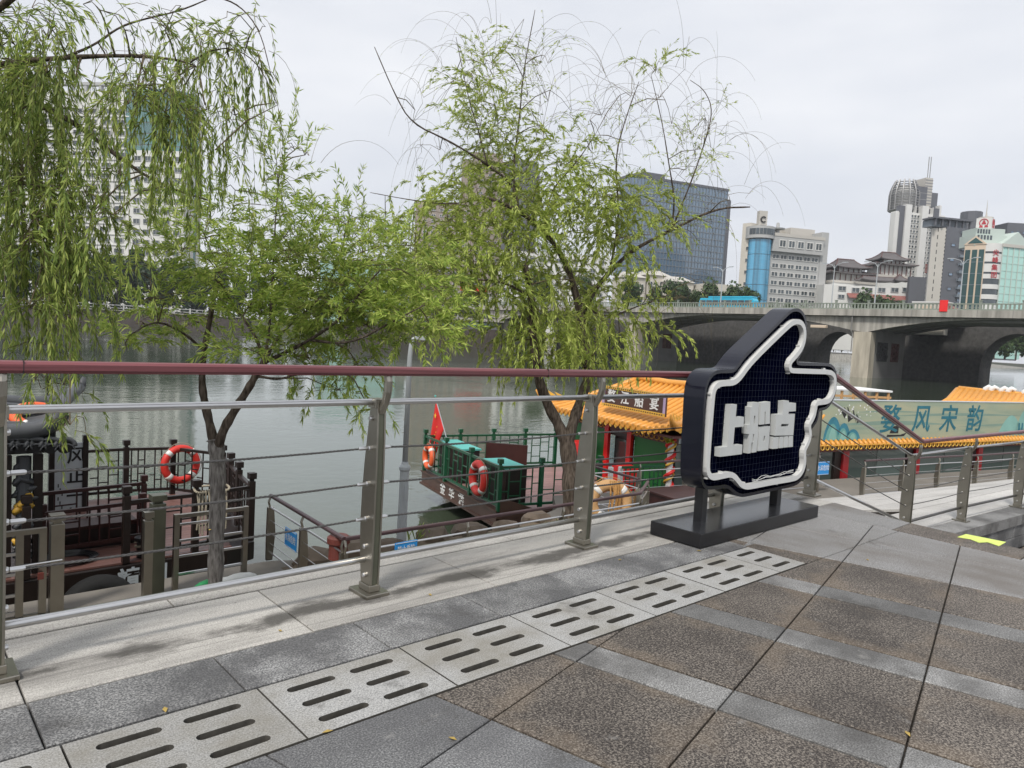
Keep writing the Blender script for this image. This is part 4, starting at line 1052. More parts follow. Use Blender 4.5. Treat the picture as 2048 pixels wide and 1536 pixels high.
# lantern turned 45 degrees so that two sign faces show
du = (uu+nn_)/math.sqrt(2); dv = (uu-nn_)/math.sqrt(2); S_ = 6.4; lc = tc+nn_*1.0
m = MB(); m.obox((lc[0],lc[1],(zC+zD)/2), du*S_/2, dv*S_/2, (0,0,(zD-zC)/2)); m.build('lantern', M_bwhite, mt.root)
for nrm, rt in ((du, -dv), (-dv, -du)):
    nrm = nrm if nrm @ nn_ > 0 else -nrm; rt = np.array([-nrm[1], nrm[0], 0])
    fc = lc+nrm*(S_/2+.06); zm = (zC+zD)/2
    m = MB(); m.tube([fc+rt*1.75*math.cos(t)+np.array([0,0,zm+.3+1.75*math.sin(t)]) for t in np.linspace(-.75, PI+.75, 22)], .22, 5)
    m.prism([fc+rt*-1.0+[0,0,zm-.4], fc+rt*1.0+[0,0,zm-.4], fc+rt*.25+[0,0,zm+1.5], fc-rt*.25+[0,0,zm+1.5]], nrm*.1)
    m.prism([fc+rt*-1.9+[0,0,zm-1.9], fc-rt*.3+[0,0,zm-1.9], fc-rt*.5+[0,0,zm-.9], fc-rt*1.6+[0,0,zm-.9]], nrm*.1)
    m.prism([fc+rt*.3+[0,0,zm-1.9], fc+rt*1.9+[0,0,zm-1.9], fc+rt*1.6+[0,0,zm-.9], fc+rt*.5+[0,0,zm-.9]], nrm*.1)
    m.build('logo', M_logo, mt.root)
m = MB(); m.lathe((lc[0],lc[1],zD), [(3.2,0),(3.2,.6),(.5,.9),(.25,3.2),(.05,9)], 12); m.build('spire', M_bpale, mt.root)
# brown towers behind the tall willow
b1 = Bld('brown_tower', 'dark brown apartment tower half hidden behind the tall willow crown', 832, 948, 402, 470, 472, 18, M_bbrown)
b1.windows(.1, .95, 10, b1.ztop-3, 6, 20, .5, .45, M_glass, M_bwhite, .3, 'two')
b2 = Bld('brown_tower', 'tallest brown apartment tower rising behind the tall willow crown', 925, 1060, 318, 560, 562, 20, M_bbrown)
b2.windows(.08, .92, 20, b2.ztop-4, 6, 24, .5, .4, M_glass, M_bpale, .3, 'two')
b2.block('crown_block', .15, .6, b2.ztop, b2.ztop+7, -4, 18, M_bbrown)
p = at_d(1045, 345, 500); m = MB(); m.lathe((p[0],p[1],2), [(12,0),(12,p[2]-2),(10.5,p[2]),(10.5,p[2]+4)], 16); m.build('round_bay', M_bdark, b2.root)
b3 = Bld('grey_flats', 'pale grey mid-rise flats behind the tall willow trunk', 1000, 1220, 500, 440, 440, 26, M_bwhite)
b3.windows(.03, .97, 8, b3.ztop-2, 12, 9, .55, .5, M_glass, M_bgrey, .3, 'two')
# large white block on the left, with a teal curtain-wall corner
L_ = Bld('white_block', 'broad white tower block with teal glass corner seen through hanging willow', -60, 262, 178, 520, 505, 40, M_bwhite)
zt = L_.ztop
L_.windows(.02, .99, 20, zt-10, 11, 17, .66, .46, M_glass, M_bgrey, .4, 'two')
L_.bands('sill_band', 0, 1, 20, zt-10, 17, .10, .7, M_bwhite, .8)
L_.block('roof_frame', 0, 1.0, zt+4, zt+6, .6, 4, M_bgrey)
for k in range(12): L_.block('roof_post', k/11*.985, k/11*.985+.015, zt, zt+4, .3, 3, M_bgrey)
pts = [at_d(x, 190, d) for x, d in ((250,506),(290,500),(330,498),(370,502),(400,512),(408,530))]
cw = MB(); zT = at_d(300,176,500)[2]
for (p, q_) in zip(pts[:-1], pts[1:]):
    for r in range(18):
        z0 = 20+(zT-20)*r/18; z1 = 20+(zT-20)*(r+1)/18-.7
        inw = 0 if r > 11 else (11-r)*.0
        cw = MB(); cw.add([(p[0],p[1],z0),(q_[0],q_[1],z0),(q_[0],q_[1],z1),(p[0],p[1],z1)], [(0,1,2,3)])
        if r >= 9 or p is pts[3] or p is pts[4]: cw.build('curtain_panel', M_glass_teal, L_.root)
bk = MB(); poly = [(p[0],p[1],4) for p in pts]+[(pts[-1][0]+10,pts[-1][1]+40,4),(pts[0][0]+10,pts[0][1]+45,4)]
bk.prism([(x+_F[0]*.6,y+_F[1]*.6,z) for x,y,z in poly], (0,0,zT-5)); bk.build('corner_tower', M_bwhite, L_.root)
rt = Bld('corner_bay', 'white stepped bay with windows beside the teal glass corner', 262, 372, 300, 503, 498, 12, M_bwhite)
rt.windows(.04, .96, 20, rt.ztop-2, 5, 13, .66, .5, M_glass, M_bgrey, .4, 'two')
# pale waterside building with teal trim near the bridge head, red shop sign
tb = Bld('waterside_building', 'low teal-glazed waterside building at the far end of the bridge', 690, 1000, 628, 268, 262, 14, M_bdark, zb=WZ)
tb.windows(.05, .95, tb.z(850,648), tb.ztop-.6, 14, 1, .85, .9, M_glass_teal, M_glass_teal, .3)
tb.block('base_wall', -.02, 1.02, WZ, tb.z(850,652), .6, 2, M_stonewall)
tb.block('roof_slab', -.03, 1.03, tb.ztop, tb.ztop+1.0, 1.2, 16, M_conc_light)
sg = Bld('shop_sign', 'red and white shop sign board behind the bridge parapet by the willow', 921, 975, 570, 330, 330, 1.5, M_signred, zb=at_d(940,582,330)[2], cat='sign')
sg2 = Bld('shop', 'small grey shop front under the red sign behind the bridge', 915, 985, 583, 332, 332, 14, M_bgrey)
sg2.windows(.1, .9, 10, sg2.ztop-.5, 4, 1, .7, .6, M_glass, M_bwhite, .2)
dm = Bld('pale_dome_hall', 'pale mint hall roof glimpsed through the bushy willow', 640, 800, 520, 420, 420, 40, M_glass_mint)
dm.block('cornice', -.02, 1.02, dm.ztop, dm.ztop+2, .8, 42, M_bwhite)
# ------------------------------------------------------------------ promenade railing
RY = 3.5
def post_plate(h):
    near = [(-.058,.06),(-.062,.2),(-.064,.45),(-.064,.7),(-.060,.9),(-.052,h)]
    far = [(.018,h),(.042,.92),(.062,.75),(.076,.58),(.080,.42),(.075,.28),(.060,.15),(.048,.06)]
    return [(y, z) for y, z in near]+[(y, z) for y, z in far]
post_proto = None
def make_post():
    root = thing('railing_post', (0,0,0), 'x', 'railing post')
    m = MB()
    for x0, x1 in ((-.028,-.017),(.017,.028)): m.prism([(x0,y,z) for y,z in post_plate(1.10)], (x1-x0,0,0))
    m.build('plate', M_steel, root, local=True, bevel=.002)
    m = MB(); m.prism([(-.0169,y*.92,z) for y,z in post_plate(1.085)], (.0338,0,0)); m.build('core', M_post, root, local=True)
    m = MB(); m.box((-.075,-.10,0),(.075,.10,.022)).box((-.036,-.06,.022),(.036,.055,.06)); m.build('base_plate', M_steel, root, local=True, bevel=.004)
    m = MB(); m.box((-.036,-.045,1.06),(.036,.04,1.112)); m.build('cap', M_steel, root, local=True, bevel=.004)
    m = MB(); arc = [(0,-.045,1.04),(0,-.085,1.10),(0,-.105,1.16),(0,-.108,1.215),(0,-.098,1.245)]
    for a, b in zip(arc[:-1], arc[1:]): m.bar(a, b, .03, .035, up=(1,0,0))
    m.tube(arc, .021, 8); m.build('arm', M_steel, root, local=True)
    for z, y in ((1.0,.0),(.832,.0),(.63,.01),(.431,.01),(.272,.01),(.11,.0)):
        m = MB(); m.lathe((0,y,z), [(.011,-.046),(.014,-.040),(.014,-.028),(.008,-.028),(.008,.028),(.014,.028),(.014,.040),(.011,.046)], 10, axis=(np.array([0,1.0,0]),np.array([0,0,1.0]),np.array([1.0,0,0])))
        m.build('bolt', M_rod, root, local=True)
    return root
post_proto = make_post()
GP = 'railing posts along the promenade'
RX = [-1.36, .40, 2.145, 3.92, 5.68, 7.457]
labels = ['steel railing post beyond the left edge of the picture', 'steel railing post cut by the left edge of the picture', 'large leaf-shaped steel railing post left of the red flag',
          'leaf-shaped steel railing post in front of the forked willow trunk', 'steel railing post hidden behind the left leg of the thumb sign', 'steel railing post right behind the thumb sign at the stair head']
LOWP = [(10.2,3.47,TZ),(12.12,3.37,TZ),(14.25,3.17,TZ),(16.4,2.98,TZ)]
lowlab = ['wide steel post at the foot of the sloping handrail', 'steel post in the middle of the lower terrace railing', 'steel post of the lower terrace railing at the right picture edge', 'steel post of the lower terrace railing beyond the picture edge']
for i, (p, lab) in enumerate([((x, RY, 0), l) for x, l in zip(RX, labels)]+list(zip(LOWP, lowlab))):
    o = post_proto if i == 0 else copy_tree(post_proto)
    o.location = p; tag(o, lab, 'railing post', GP)
    if p[2] < -.1: o.rotation_euler = (0, 0, -.09)
def rail_profile(path, name, label, mat=M_rail, w=.062, h=.05, parent=None):
    m = MB()
    for a, b in zip(path[:-1], path[1:]):
        a = np.array(a, float); b = np.array(b, float); d = (b-a)/np.linalg.norm(b-a)
        s_ = np.cross(d, [0,0,1.0]); s_ /= np.linalg.norm(s_); u = np.cross(s_, d)
        sec = [(-.5,-.25),(-.5,.22),(-.36,.42),(-.15,.5),(.15,.5),(.36,.42),(.5,.22),(.5,-.25),(.38,-.5),(.12,-.42),(-.12,-.42),(-.38,-.5)]
        A = [a+s_*q[0]*w+u*q[1]*h for q in sec]; Bq = [b+d*.012+s_*q[0]*w+u*q[1]*h for q in sec]; n = len(sec)
        m.add(A+Bq, [(i, (i+1) % n, (i+1) % n+n, i+n) for i in range(n)]+[tuple(range(n-1,-1,-1)), tuple(range(n, 2*n))])
    o = m.build(name, mat, parent)
    return tag(o, label, 'handrail') if label else o
HY = RY-.10
hr_ = rail_profile([(-4.5,HY,1.272),(7.62,HY,1.272)], 'handrail', 'long maroon handrail along the promenade railing')
for x in (.47,3.35,6.3):      # butt joints of the rail sections
    m = MB(); m.box((x-.0015,HY-.0315,1.2455),(x+.0015,HY+.0315,1.2978)); m.build('joint', M_black, hr_)
rail_profile([(7.632,HY,1.266),(10.24,3.375,.44),(14.25,3.07,.44),(17.5,2.78,.44)], 'handrail', 'maroon handrail sloping down the stairs to the lower terrace')
def rod(name, label, pts, r, mat, cat, n=10):
    m = MB(); m.tube(pts, r, n); return tag(m.build(name, mat, smooth=True), label, cat)
rod('top_rod', 'bright steel top tube running below the maroon promenade handrail', [(-4.5,RY,1.092),(7.46,RY,1.092)], .0185, M_rod, 'rail')
rod('bottom_rod', 'bright steel bottom tube of the promenade railing just above the kerb', [(-4.5,RY+.03,.19),(7.46,RY+.03,.19)], .019, M_rod, 'rail')
for x in [v for v in RX[1:]]:
    pass
def cable(label, pts, r=.0062):
    m = MB()
    # two twisted strands that read as wire rope
    for ph in (0, PI*2/3, PI*4/3):
        P = []
        for a, b in zip(pts[:-1], pts[1:]):
            a = np.array(a, float); b = np.array(b, float); L = np.linalg.norm(b-a); n = max(2, int(L/.022)); d = (b-a)/L
            s_ = np.cross(d, [0,0,1.0]); s_ /= np.linalg.norm(s_); u = np.cross(s_, d)
            for k in range(n+1):
                t = k/n; ang = ph+t*L/.075*2*PI; P.append(a+(b-a)*t+(s_*math.cos(ang)+u*math.sin(ang))*r*.62-np.array([0,0,.012*4*t*(1-t)]))
        m.tube(P, r*.58, 4, cap=False)
    return tag(m.build('cable', M_cable, smooth=True), label, 'cable', 'steel cables of the promenade railing')
for i in range(len(RX)-1):
    for z, nm in ((.832,'upper'),(.63,'middle'),(.431,'lower')):
        where = ['outside the left picture edge','from the left picture edge to the large leaf-shaped post','between the large post and the forked willow','from the forked willow post to behind the thumb sign','hidden behind the thumb sign'][i]
        cb_ = cable('%s wire rope of the railing %s' % (nm, where), [(RX[i]+.05,RY+.005,z),(RX[i+1]-.05,RY+.005,z)])
        for x in (RX[i]+.05, RX[i+1]-.05):
            m = MB(); s_ = 1 if x == RX[i]+.05 else -1
            m.lathe((x-.005*s_,RY+.005,z), [(.006,0),(.011,.004),(.011,.05),(.0075,.058)] if s_ > 0 else [(.0075,-.058),(.011,-.05),(.011,-.004),(.006,0)], 8, axis=(np.array([0,1.0,0]),np.array([0,0,1.0]),np.array([1.0,0,0])))
            m.build('ferrule', M_rod, cb_)
# sloping and lower bay cables and rods
P0 = np.array([7.457, RY, 0]); P1 = np.array([10.2, 3.47, TZ])
rod('sloping_rod', 'steel tube sloping down beneath the stair handrail', [P0+[0,0,1.092], P1+[0,0,1.092]], .0185, M_rod, 'rail')
rod('sloping_rod', 'lowest steel tube sloping along the stairs', [P0+[0,0,.19], P1+[0,0,.19]], .019, M_rod, 'rail')
for z, nm in ((.832,'upper'),(.63,'middle'),(.431,'lower')):
    cable('%s wire rope sloping down beside the stairs' % nm, [P0+[.05,0,z], P1+[-.05,0,z]])
for k in range(len(LOWP)-1):
    a, b = np.array(LOWP[k]), np.array(LOWP[k+1]); wh = ['between the first two posts of the lower terrace railing','of the lower terrace railing at the right picture edge','of the lower terrace railing past the picture edge'][k]
    for z, nm in ((.832,'upper'),(.63,'middle'),(.431,'lower')): cable('%s wire rope %s' % (nm, wh), [a+[.05,0,z], b+[-.05,0,z]])
    rod('top_rod', 'steel top tube '+wh, [a+[0,0,1.092], b+[0,0,1.092]], .0185, M_rod, 'rail')
    rod('bottom_rod', 'dark steel bottom tube '+wh, [a+[0,.03,.19], b+[0,.03,.19]], .019, M_cable, 'rail')

# ------------------------------------------------------------------ thumb-shaped boarding sign
s1 = 340/2048
SF = 3.115                                  # front face plane
def S1(x, y, Y=SF): return on_y(1360+x*s1, 600+y*s1, Y)
def S2(x, y, Y=SF): return on_y(1360+x*s1, 800+y*s1, Y)
def smooth_loop(P, it=1):
    for _ in range(it):
        Q = []
        for i in range(len(P)):
            a, b = np.array(P[i]), np.array(P[(i+1) % len(P)]); Q += [a*.75+b*.25, a*.25+b*.75]
        P = Q
    return P
outer = [S1(*q) for q in [(1395,98),(1440,104),(1478,135),(1508,185),(1525,250),(1531,330),(1528,430),(1513,530),(1487,610),(1452,672),(1425,712),(1420,742),(1450,752),(1700,758),(1800,763),(1843,785),(1875,832),(1891,900),(1893,985),(1884,1085),(1864,1170),(1838,1228),(1795,1290),(1752,1324),(1685,1336)]]
outer += [S2(*q) for q in [(1676,150),(1668,215),(1650,268),(1618,315),(1588,352),(1580,420),(1565,500),(1540,570),(1517,630),(1512,700),(1527,780),(1522,850),(1498,920),(1458,982),(1400,1030),(1300,1058),(1050,1112),(800,1165),(740,1172),(682,1153),(628,1110),(585,1072),(535,1058),(480,1070),(335,1085),(292,1062),(262,1005),(247,930),(246,860),(252,700),(272,300),(288,0)]]
outer += [S1(*q) for q in [(299,1100),(310,1030),(335,960),(370,902),(412,862),(465,840),(620,839),(655,826),(690,790),(740,712),(800,640),(900,540),(1100,345),(1290,158),(1345,110)]]
outer = smooth_loop(outer, 1)
sign = thing('boarding_sign', (5.6,3.21,0), 'large navy thumb-shaped sign with white characters standing on a black base', 'sign')
TH = .185
def ring_inset(P, g):
    """offset a closed loop in the sign plane by g toward the inside"""
    P = [np.array(p) for p in P]; n = len(P); out = []
    A = sum(P[i][0]*P[(i+1) % n][2]-P[(i+1) % n][0]*P[i][2] for i in range(n)); sg = 1 if A > 0 else -1
    for i in range(n):
        d = P[(i+1) % n]-P[i-1]; d = d/(np.linalg.norm(d)+1e-9); out.append(P[i]+np.array([-d[2]*sg, 0, d[0]*sg])*g)
    return out
inner = ring_inset(outer, .028)
n = len(outer); m = MB()
m.add(outer+[p+np.array([0,TH,0]) for p in outer]+inner+[p+np.array([0,.03,0]) for p in inner],
      [(i, i+n, (i+1) % n+n, (i+1) % n) for i in range(n)]+[(i, (i+1) % n, (i+1) % n+2*n, i+2*n) for i in range(n)]+[(i+2*n, (i+1) % n+2*n, (i+1) % n+3*n, i+3*n) for i in range(n)])
m.build('casing', M_navy, sign)
m = MB(); m.prism([p+np.array([0,.03,0]) for p in inner], (0,TH-.035,0)); m.build('face', M_navyface, sign)
# thin wire grid stretched over the face
gx0, gx1 = min(p[0] for p in inner), max(p[0] for p in inner); gz0, gz1 = min(p[2] for p in inner), max(p[2] for p in inner)
def spans(poly, axis, val):
    xs = []
    for i in range(len(poly)):
        a, b = poly[i], poly[(i+1) % len(poly)]
        if (a[axis]-val)*(b[axis]-val) < 0:
            t = (val-a[axis])/(b[axis]-a[axis]); o_ = 2-axis; xs.append(a[o_]+(b[o_]-a[o_])*t)
    xs.sort(); return list(zip(xs[0::2], xs[1::2]))
M_wire = plain('grid_wire', (.022,.026,.045), .6, .0, var=.2, spec=.1)
mesh_ = MB(); step = .052; v = gx0+.03
while v < gx1:
    for a, b in spans(inner, 0, v): mesh_.bar((v,SF+.022,a),(v,SF+.022,b), .0016)
    v += step
v = gz0+.03
while v < gz1:
    for a, b in spans(inner, 2, v): mesh_.bar((a,SF+.019,v),(b,SF+.019,v), .0016)
    v += step
mesh_.build('wire_grid', M_wire, sign)
tubep = [S1(*q) for q in [(1400,258),(1447,277),(1476,330),(1486,400),(1480,480),(1457,560),(1420,622),(1365,690),(1318,738),(1304,790),(1312,842),(1350,852),(1600,860),(1780,866),(1828,890),(1850,940),(1853,1020),(1840,1100),(1813,1172),(1770,1220),(1700,1232),(1642,1237),(1622,1262),(1615,1320)]]
tubep += [S2(*q) for q in [(1600,185),(1574,240),(1546,285),(1541,330),(1553,400),(1544,470),(1515,540),(1488,592),(1481,650),(1486,720),(1479,790),(1455,860),(1413,915),(1360,946),(1100,987),(850,1036),(780,1044),(722,1020),(680,968),(640,917),(590,892),(520,905),(430,926),(370,929),(332,898),(316,840),(321,700),(342,400),(374,0)]]
tubep += [S1(*q) for q in [(386,1110),(407,1052),(452,1012),(520,1000),(602,998),(660,978),(718,920),(800,802),(900,690),(1100,492),(1300,302),(1352,268)]]
tubep = smooth_loop(tubep, 1)
m = MB(); half = .0225; q1 = ring_inset(tubep, half); q0 = ring_inset(tubep, -half); n = len(tubep)
f0 = [p+np.array([0,-.018,0]) for p in q0]; f1 = [p+np.array([0,-.018,0]) for p in q1]; b0 = [p+np.array([0,.026,0]) for p in q0]; b1 = [p+np.array([0,.026,0]) for p in q1]
m.add(f0+f1+b0+b1, [(i,(i+1)%n,(i+1)%n+n,i+n) for i in range(n)]+[(i,i+2*n,(i+1)%n+2*n,(i+1)%n) for i in range(n)]+[(i+n,(i+1)%n+n,(i+1)%n+3*n,i+3*n) for i in range(n)])
m.build('light_tube', M_tube, sign)
for k in range(0, n, 5):
    d = tubep[(k+1) % n]-tubep[k-1]; d /= np.linalg.norm(d); p = tubep[k]+np.array([-d[2],0,d[0]])*(.028 if k % 2 else -.028)
    m = MB(); m.box((p[0]-.007,p[1]-.006,p[2]-.007),(p[0]+.007,p[1]+.028,p[2]+.007)); m.build('clip', M_tube, sign)
M_letter = plain('letter_paint', (.52,.54,.535), .5, var=.08, scale=7)
LY = SF-.024
def letter(nm, poly, holes=()):
    P = [S2(x, y, LY) for x, y in poly]; H = [[S2(x, y, LY) for x, y in h] for h in holes]
    m = MB(); m.prism(P, (0,.05,0), holes=H); return m.build(nm, M_letter, sign)
letter('character_stroke', [(612,55),(686,52),(672,208),(772,203),(766,320),(660,330),(642,548),(753,538),(746,652),(480,685),(483,575),(572,562)])
letter('character_stroke', [(878,32),(952,28),(940,300),(945,385),(920,628),(872,635),(880,512),(862,514),(850,640),(822,645),(832,410),(808,410),(811,302),(842,300),(850,84),(872,80)], [[(893,190),(912,187),(908,290),(888,292)], [(880,412),(897,410),(891,500),(874,502)]])
letter('character_stroke', [(975,37),(1088,20),(1083,285),(1036,291),(1034,140),(1022,141),(1015,293),(962,298)])
letter('character_stroke', [(957,330),(1086,315),(1064,600),(942,615)], [[(1012,434),(1030,430),(1025,495),(1004,500)]])
letter('character_stroke', [(1245,12),(1312,8),(1312,40),(1397,36),(1395,135),(1310,140),(1308,170),(1385,167),(1365,425),(1145,430),(1157,177),(1240,170)], [[(1222,291),(1312,286),(1308,317),(1217,320)]])
for d in ([(1125,450),(1190,446),(1178,585),(1115,590)],[(1205,444),(1246,442),(1238,576),(1195,580)],[(1260,440),(1303,437),(1298,569),(1250,573)],[(1317,436),(1362,433),(1360,563),(1310,568)]): letter('character_stroke', d)
for x in (4.99, 6.19):
    m = MB(); m.box((x-.038,3.175,.105),(x+.038,3.25,.42 if x < 5.5 else .45)); m.build('leg', M_black, sign, bevel=.004)
m = MB(); m.box((4.63,2.96,.008),(6.52,3.42,.112)); m.build('base', M_black, sign, bevel=.003)
m = MB(); m.box((4.634,2.964,.1125),(6.516,3.416,.1145)); m.build('base_top', M_gloss, sign)
# loose wires at the foot of the tube
for k in range(3):
    rr = random.Random(k); P = [S2(870+x*55, 985-10*k-x*12+rr.uniform(-28,10), SF-.01) for x in range(10)]
    m = MB(); m.tube(P, .0022, 4); m.build('loose_wire', M_tube, sign)

# ------------------------------------------------------------------ quay furniture
def steel_fence(x0, x1, y, z, label, bars=(.25,.5,.72,.95), posts=(0,1), h=1.1):
    root = thing('steel_fence', ((x0+x1)/2,y,z), label, 'fence')
    for f in posts:
        x = x0+(x1-x0)*f; m = MB(); m.box((x-.035,y-.035,z),(x+.035,y+.035,z+h)); m.build('post', M_steel, root)
    for b in bars: 
        m = MB(); m.bar((x0,y,z+b),(x1,y,z+b), .03, .03); m.build('bar', M_rod, root)
    m = MB(); m.bar((x0,y-.001,z+h-.03),(x1,y-.001,z+h-.03), .06, .05); m.build('top_bar', M_steel, root)
    return root
gate = thing('steel_gate', (1.0,10.33,QZ), 'closed stainless steel gate leaf with padlock at the left quay', 'gate')
for x in (-.4, 1.42, 1.66):
    m = MB(); m.box((x-.04,10.30,QZ),(x+.04,10.37,QZ+1.06)); m.build('upright', M_steel, gate)
for z in (.1,.32,.58,.83): m = MB(); m.bar((-.36,10.335,QZ+z),(1.38,10.335,QZ+z), .03, .035); m.build('bar', M_rod, gate)
m = MB(); m.box((-.44,10.30,QZ+1.06),(1.70,10.37,QZ+1.12)); m.build('top_rail', M_steel, gate)
m = MB(); m.box((-.44,10.30,QZ+.005),(1.70,10.37,QZ+.05)); m.build('bottom_rail', M_steel, gate)
m = MB(); m.box((1.46,10.27,QZ+.64),(1.62,10.30,QZ+.70)).tube([(1.40,10.27,QZ+.69),(1.86,10.27,QZ+.70)], .012, 6); m.build('latch', M_rod, gate)
m = MB(); m.box((1.60,10.23,QZ+.50),(1.66,10.27,QZ+.58)); m.build('padlock', M_drum, gate)
def square_post(x, y, h, w, label, mat=M_steel):
    root = thing('gate_post', (x,y,QZ), label, 'post'); m = MB(); m.box((x-w/2,y-w/2,QZ),(x+w/2,y+w/2,QZ+h)); m.build('shaft', mat, root, bevel=.004)
    m = MB(); m.box((x-w*.3,y-w*.3,QZ+h),(x+w*.3,y+w*.3,QZ+h+.04)).box((x-w*.55,y-w*.55,QZ+h+.04),(x+w*.55,y+w*.55,QZ+h+.12)); m.build('cap', mat, root, bevel=.004)
square_post(1.82, 10.40, 1.14, .15, 'steel gate post with square cap beside the padlocked gate')
square_post(2.98, 10.33, 1.28, .17, 'taller greenish steel post beside the boat opening', M_post)
square_post(2.80, 10.10, 1.12, .11, 'shorter steel post leaning against the greenish post')
steel_fence(3.22, 4.18, 10.31, QZ, 'short stainless fence panel behind the slender willow trunk')
# handrail on the quay: posts, cables and maroon rail
def quay_rail(path, label, post_every=1.75, h=1.05, z=QZ):
    root = thing('quay_railing', (path[0][0],path[0][1],z), label, 'railing')
    P = [np.array([x,y,z]) for x, y in path]
    rail_profile([p+[0,0,h] for p in P], 'handrail', None, M_rail2, .06, .05, root)
    for a, b in zip(P[:-1], P[1:]):
        L = np.linalg.norm(b-a); n_ = max(1, round(L/post_every)); d = (b-a)/L; s_ = np.array([d[1],-d[0],0])
        for k in range(n_+1):
            p = a+(b-a)*k/n_; m = MB()
            m.prism([p-d*.03+s_*.045+[0,0,.0], p-d*.03+s_*.05+[0,0,.45], p-d*.03+s_*.045+[0,0,.86], p-d*.03-s_*.05+[0,0,.86], p-d*.03-s_*.085+[0,0,.45], p-d*.03-s_*.05+[0,0,0]], d*.06)
            m.build('post', M_steel, root)
            m = MB(); m.tube([p+[0,0,.84], p+s_*.03+[0,0,.95], p+[0,0,h-.02]], .018, 6); m.build('arm', M_steel, root)
        for zz, r_, mt_ in ((.86,.015,M_rod),(.65,.006,M_rod),(.45,.006,M_rod),(.28,.006,M_rod),(.14,.014,M_rod)):
            m = MB(); m.tube([a+[0,0,zz], b+[0,0,zz]], r_, 6); m.build('wire' if r_ < .01 else 'tube', mt_, root)
    return root
quay_rail([(4.86,11.0),(4.67,8.29)], 'short maroon-topped railing running toward the water by the blue sign')
quay_rail([(4.68,8.27),(10.68,8.17),(11.7,8.78)], 'long maroon-topped quay railing below the promenade in front of the green boat', 2.0)
quay_rail([(11.75,9.05),(11.99,10.62),(14.83,10.02),(19.6,9.0)], 'angled maroon-topped quay railing in front of the red columns', 1.9)
quay_rail([(19.7,7.82),(22.96,7.08),(24.73,6.61),(26.78,6.21),(31,5.2)], 'maroon-topped quay railing along the terrace in front of the painted banner', 1.9)
# lamp pole on the bank
lp = on_z(812, 1090, QZ); lp = np.array([7.0*lp[0]/lp[0]*1.0, lp[1], QZ]); lp = at_d(812, 880, 12.6); lx, ly = lp[0], lp[1]
pole = thing('lamp_pole', (lx,ly,QZ), 'slim grey lamp pole with collar standing on the bank by the water', 'lamp pole')
m = MB(); m.lathe((lx,ly,QZ), [(.09,0),(.09,.02),(.08,.9),(.08,1.36)], 16); m.build('base_sleeve', M_greypole, pole, smooth=False)
m = MB(); m.lathe((lx,ly,QZ+1.36), [(.08,0),(.10,.02),(.10,.07),(.065,.12),(.055,.16)], 16); m.build('collar', M_greypole, pole)
m = MB(); m.tube([(lx,ly,QZ+1.5),(lx,ly,1.05),(lx+.01,ly-.01,1.25),(lx+.04,ly-.03,1.36),(lx+.1,ly-.07,1.39)], [.048,.042,.04,.036,.03], 12); m.build('shaft', M_greypole, pole, smooth=True)
m = MB(); m.obox((lx+.13,ly-.1,1.375), (.07,-.055,0), (.045,.055,0), (0,0,.035)); m.build('lamp_head', M_greypole, pole, bevel=.01)
m = MB(); m.box((lx-.04,ly-.09,QZ+.85),(lx+.04,ly-.076,QZ+1.12)); m.build('hatch', M_greypole, pole)
# small blue notice signs hung on the quay rails
def blue_sign(c, right, w, h, label, txt):
    root = thing('notice_sign', c, label, 'sign'); r = np.array(right)/np.linalg.norm(right); nrm = np.array([r[1],-r[0],0])
    m = MB(); m.obox(c, r*w/2, nrm*.006, (0,0,h/2)); m.build('panel', M_bluesign, root)
    m = MB()
    for sx, sz, a, b in ((0,h/2-.012,w/2-.01,.004),(0,-h/2+.012,w/2-.01,.004)): m.obox(np.array(c)+nrm*.008+[0,0,sz], r*a, nrm*.002, (0,0,b))
    m.build('border', M_white, root)
    text('lettering', txt, h*.45, np.array(c)+nrm*.009, r, (0,0,1), M_white, root, .001, squeeze=.8)
blue_sign((4.75,10.0,QZ+.60), (-.06,-1,0), .44, .28, 'teal-blue notice sign on the short railing beside the dark boat', '水深危险')
blue_sign(on_y(812,1097,8.14), (1,0,0), .36, .20, 'bright blue notice sign low on the quay railing behind the large post', '禁止垂钓')
p = on_plane(1637, 935, (19.0,9.1,0), np.array([.2,.98,0])); blue_sign((p[0],p[1]-.12,p[2]), (.98,-.2,0), .52, .36, 'light blue notice sign on the quay rail right of the thumb sign', '水深危险')
# red drum at the rail corner
dr = thing('mooring_drum', (4.78,8.62,QZ), 'rusty red mooring drum under the corner of the quay railing', 'drum')
m = MB(); m.lathe((4.78,8.62,QZ), [(.05,0),(.05,.68),(.13,.68),(.125,.88)], 18); m.build('barrel', M_drum, dr, smooth=False)
m = MB(); m.lathe((4.78,8.62,QZ+.88), [(.13,0),(.155,.02),(.155,.09),(.12,.12)], 18); m.build('rim', M_drum, dr)
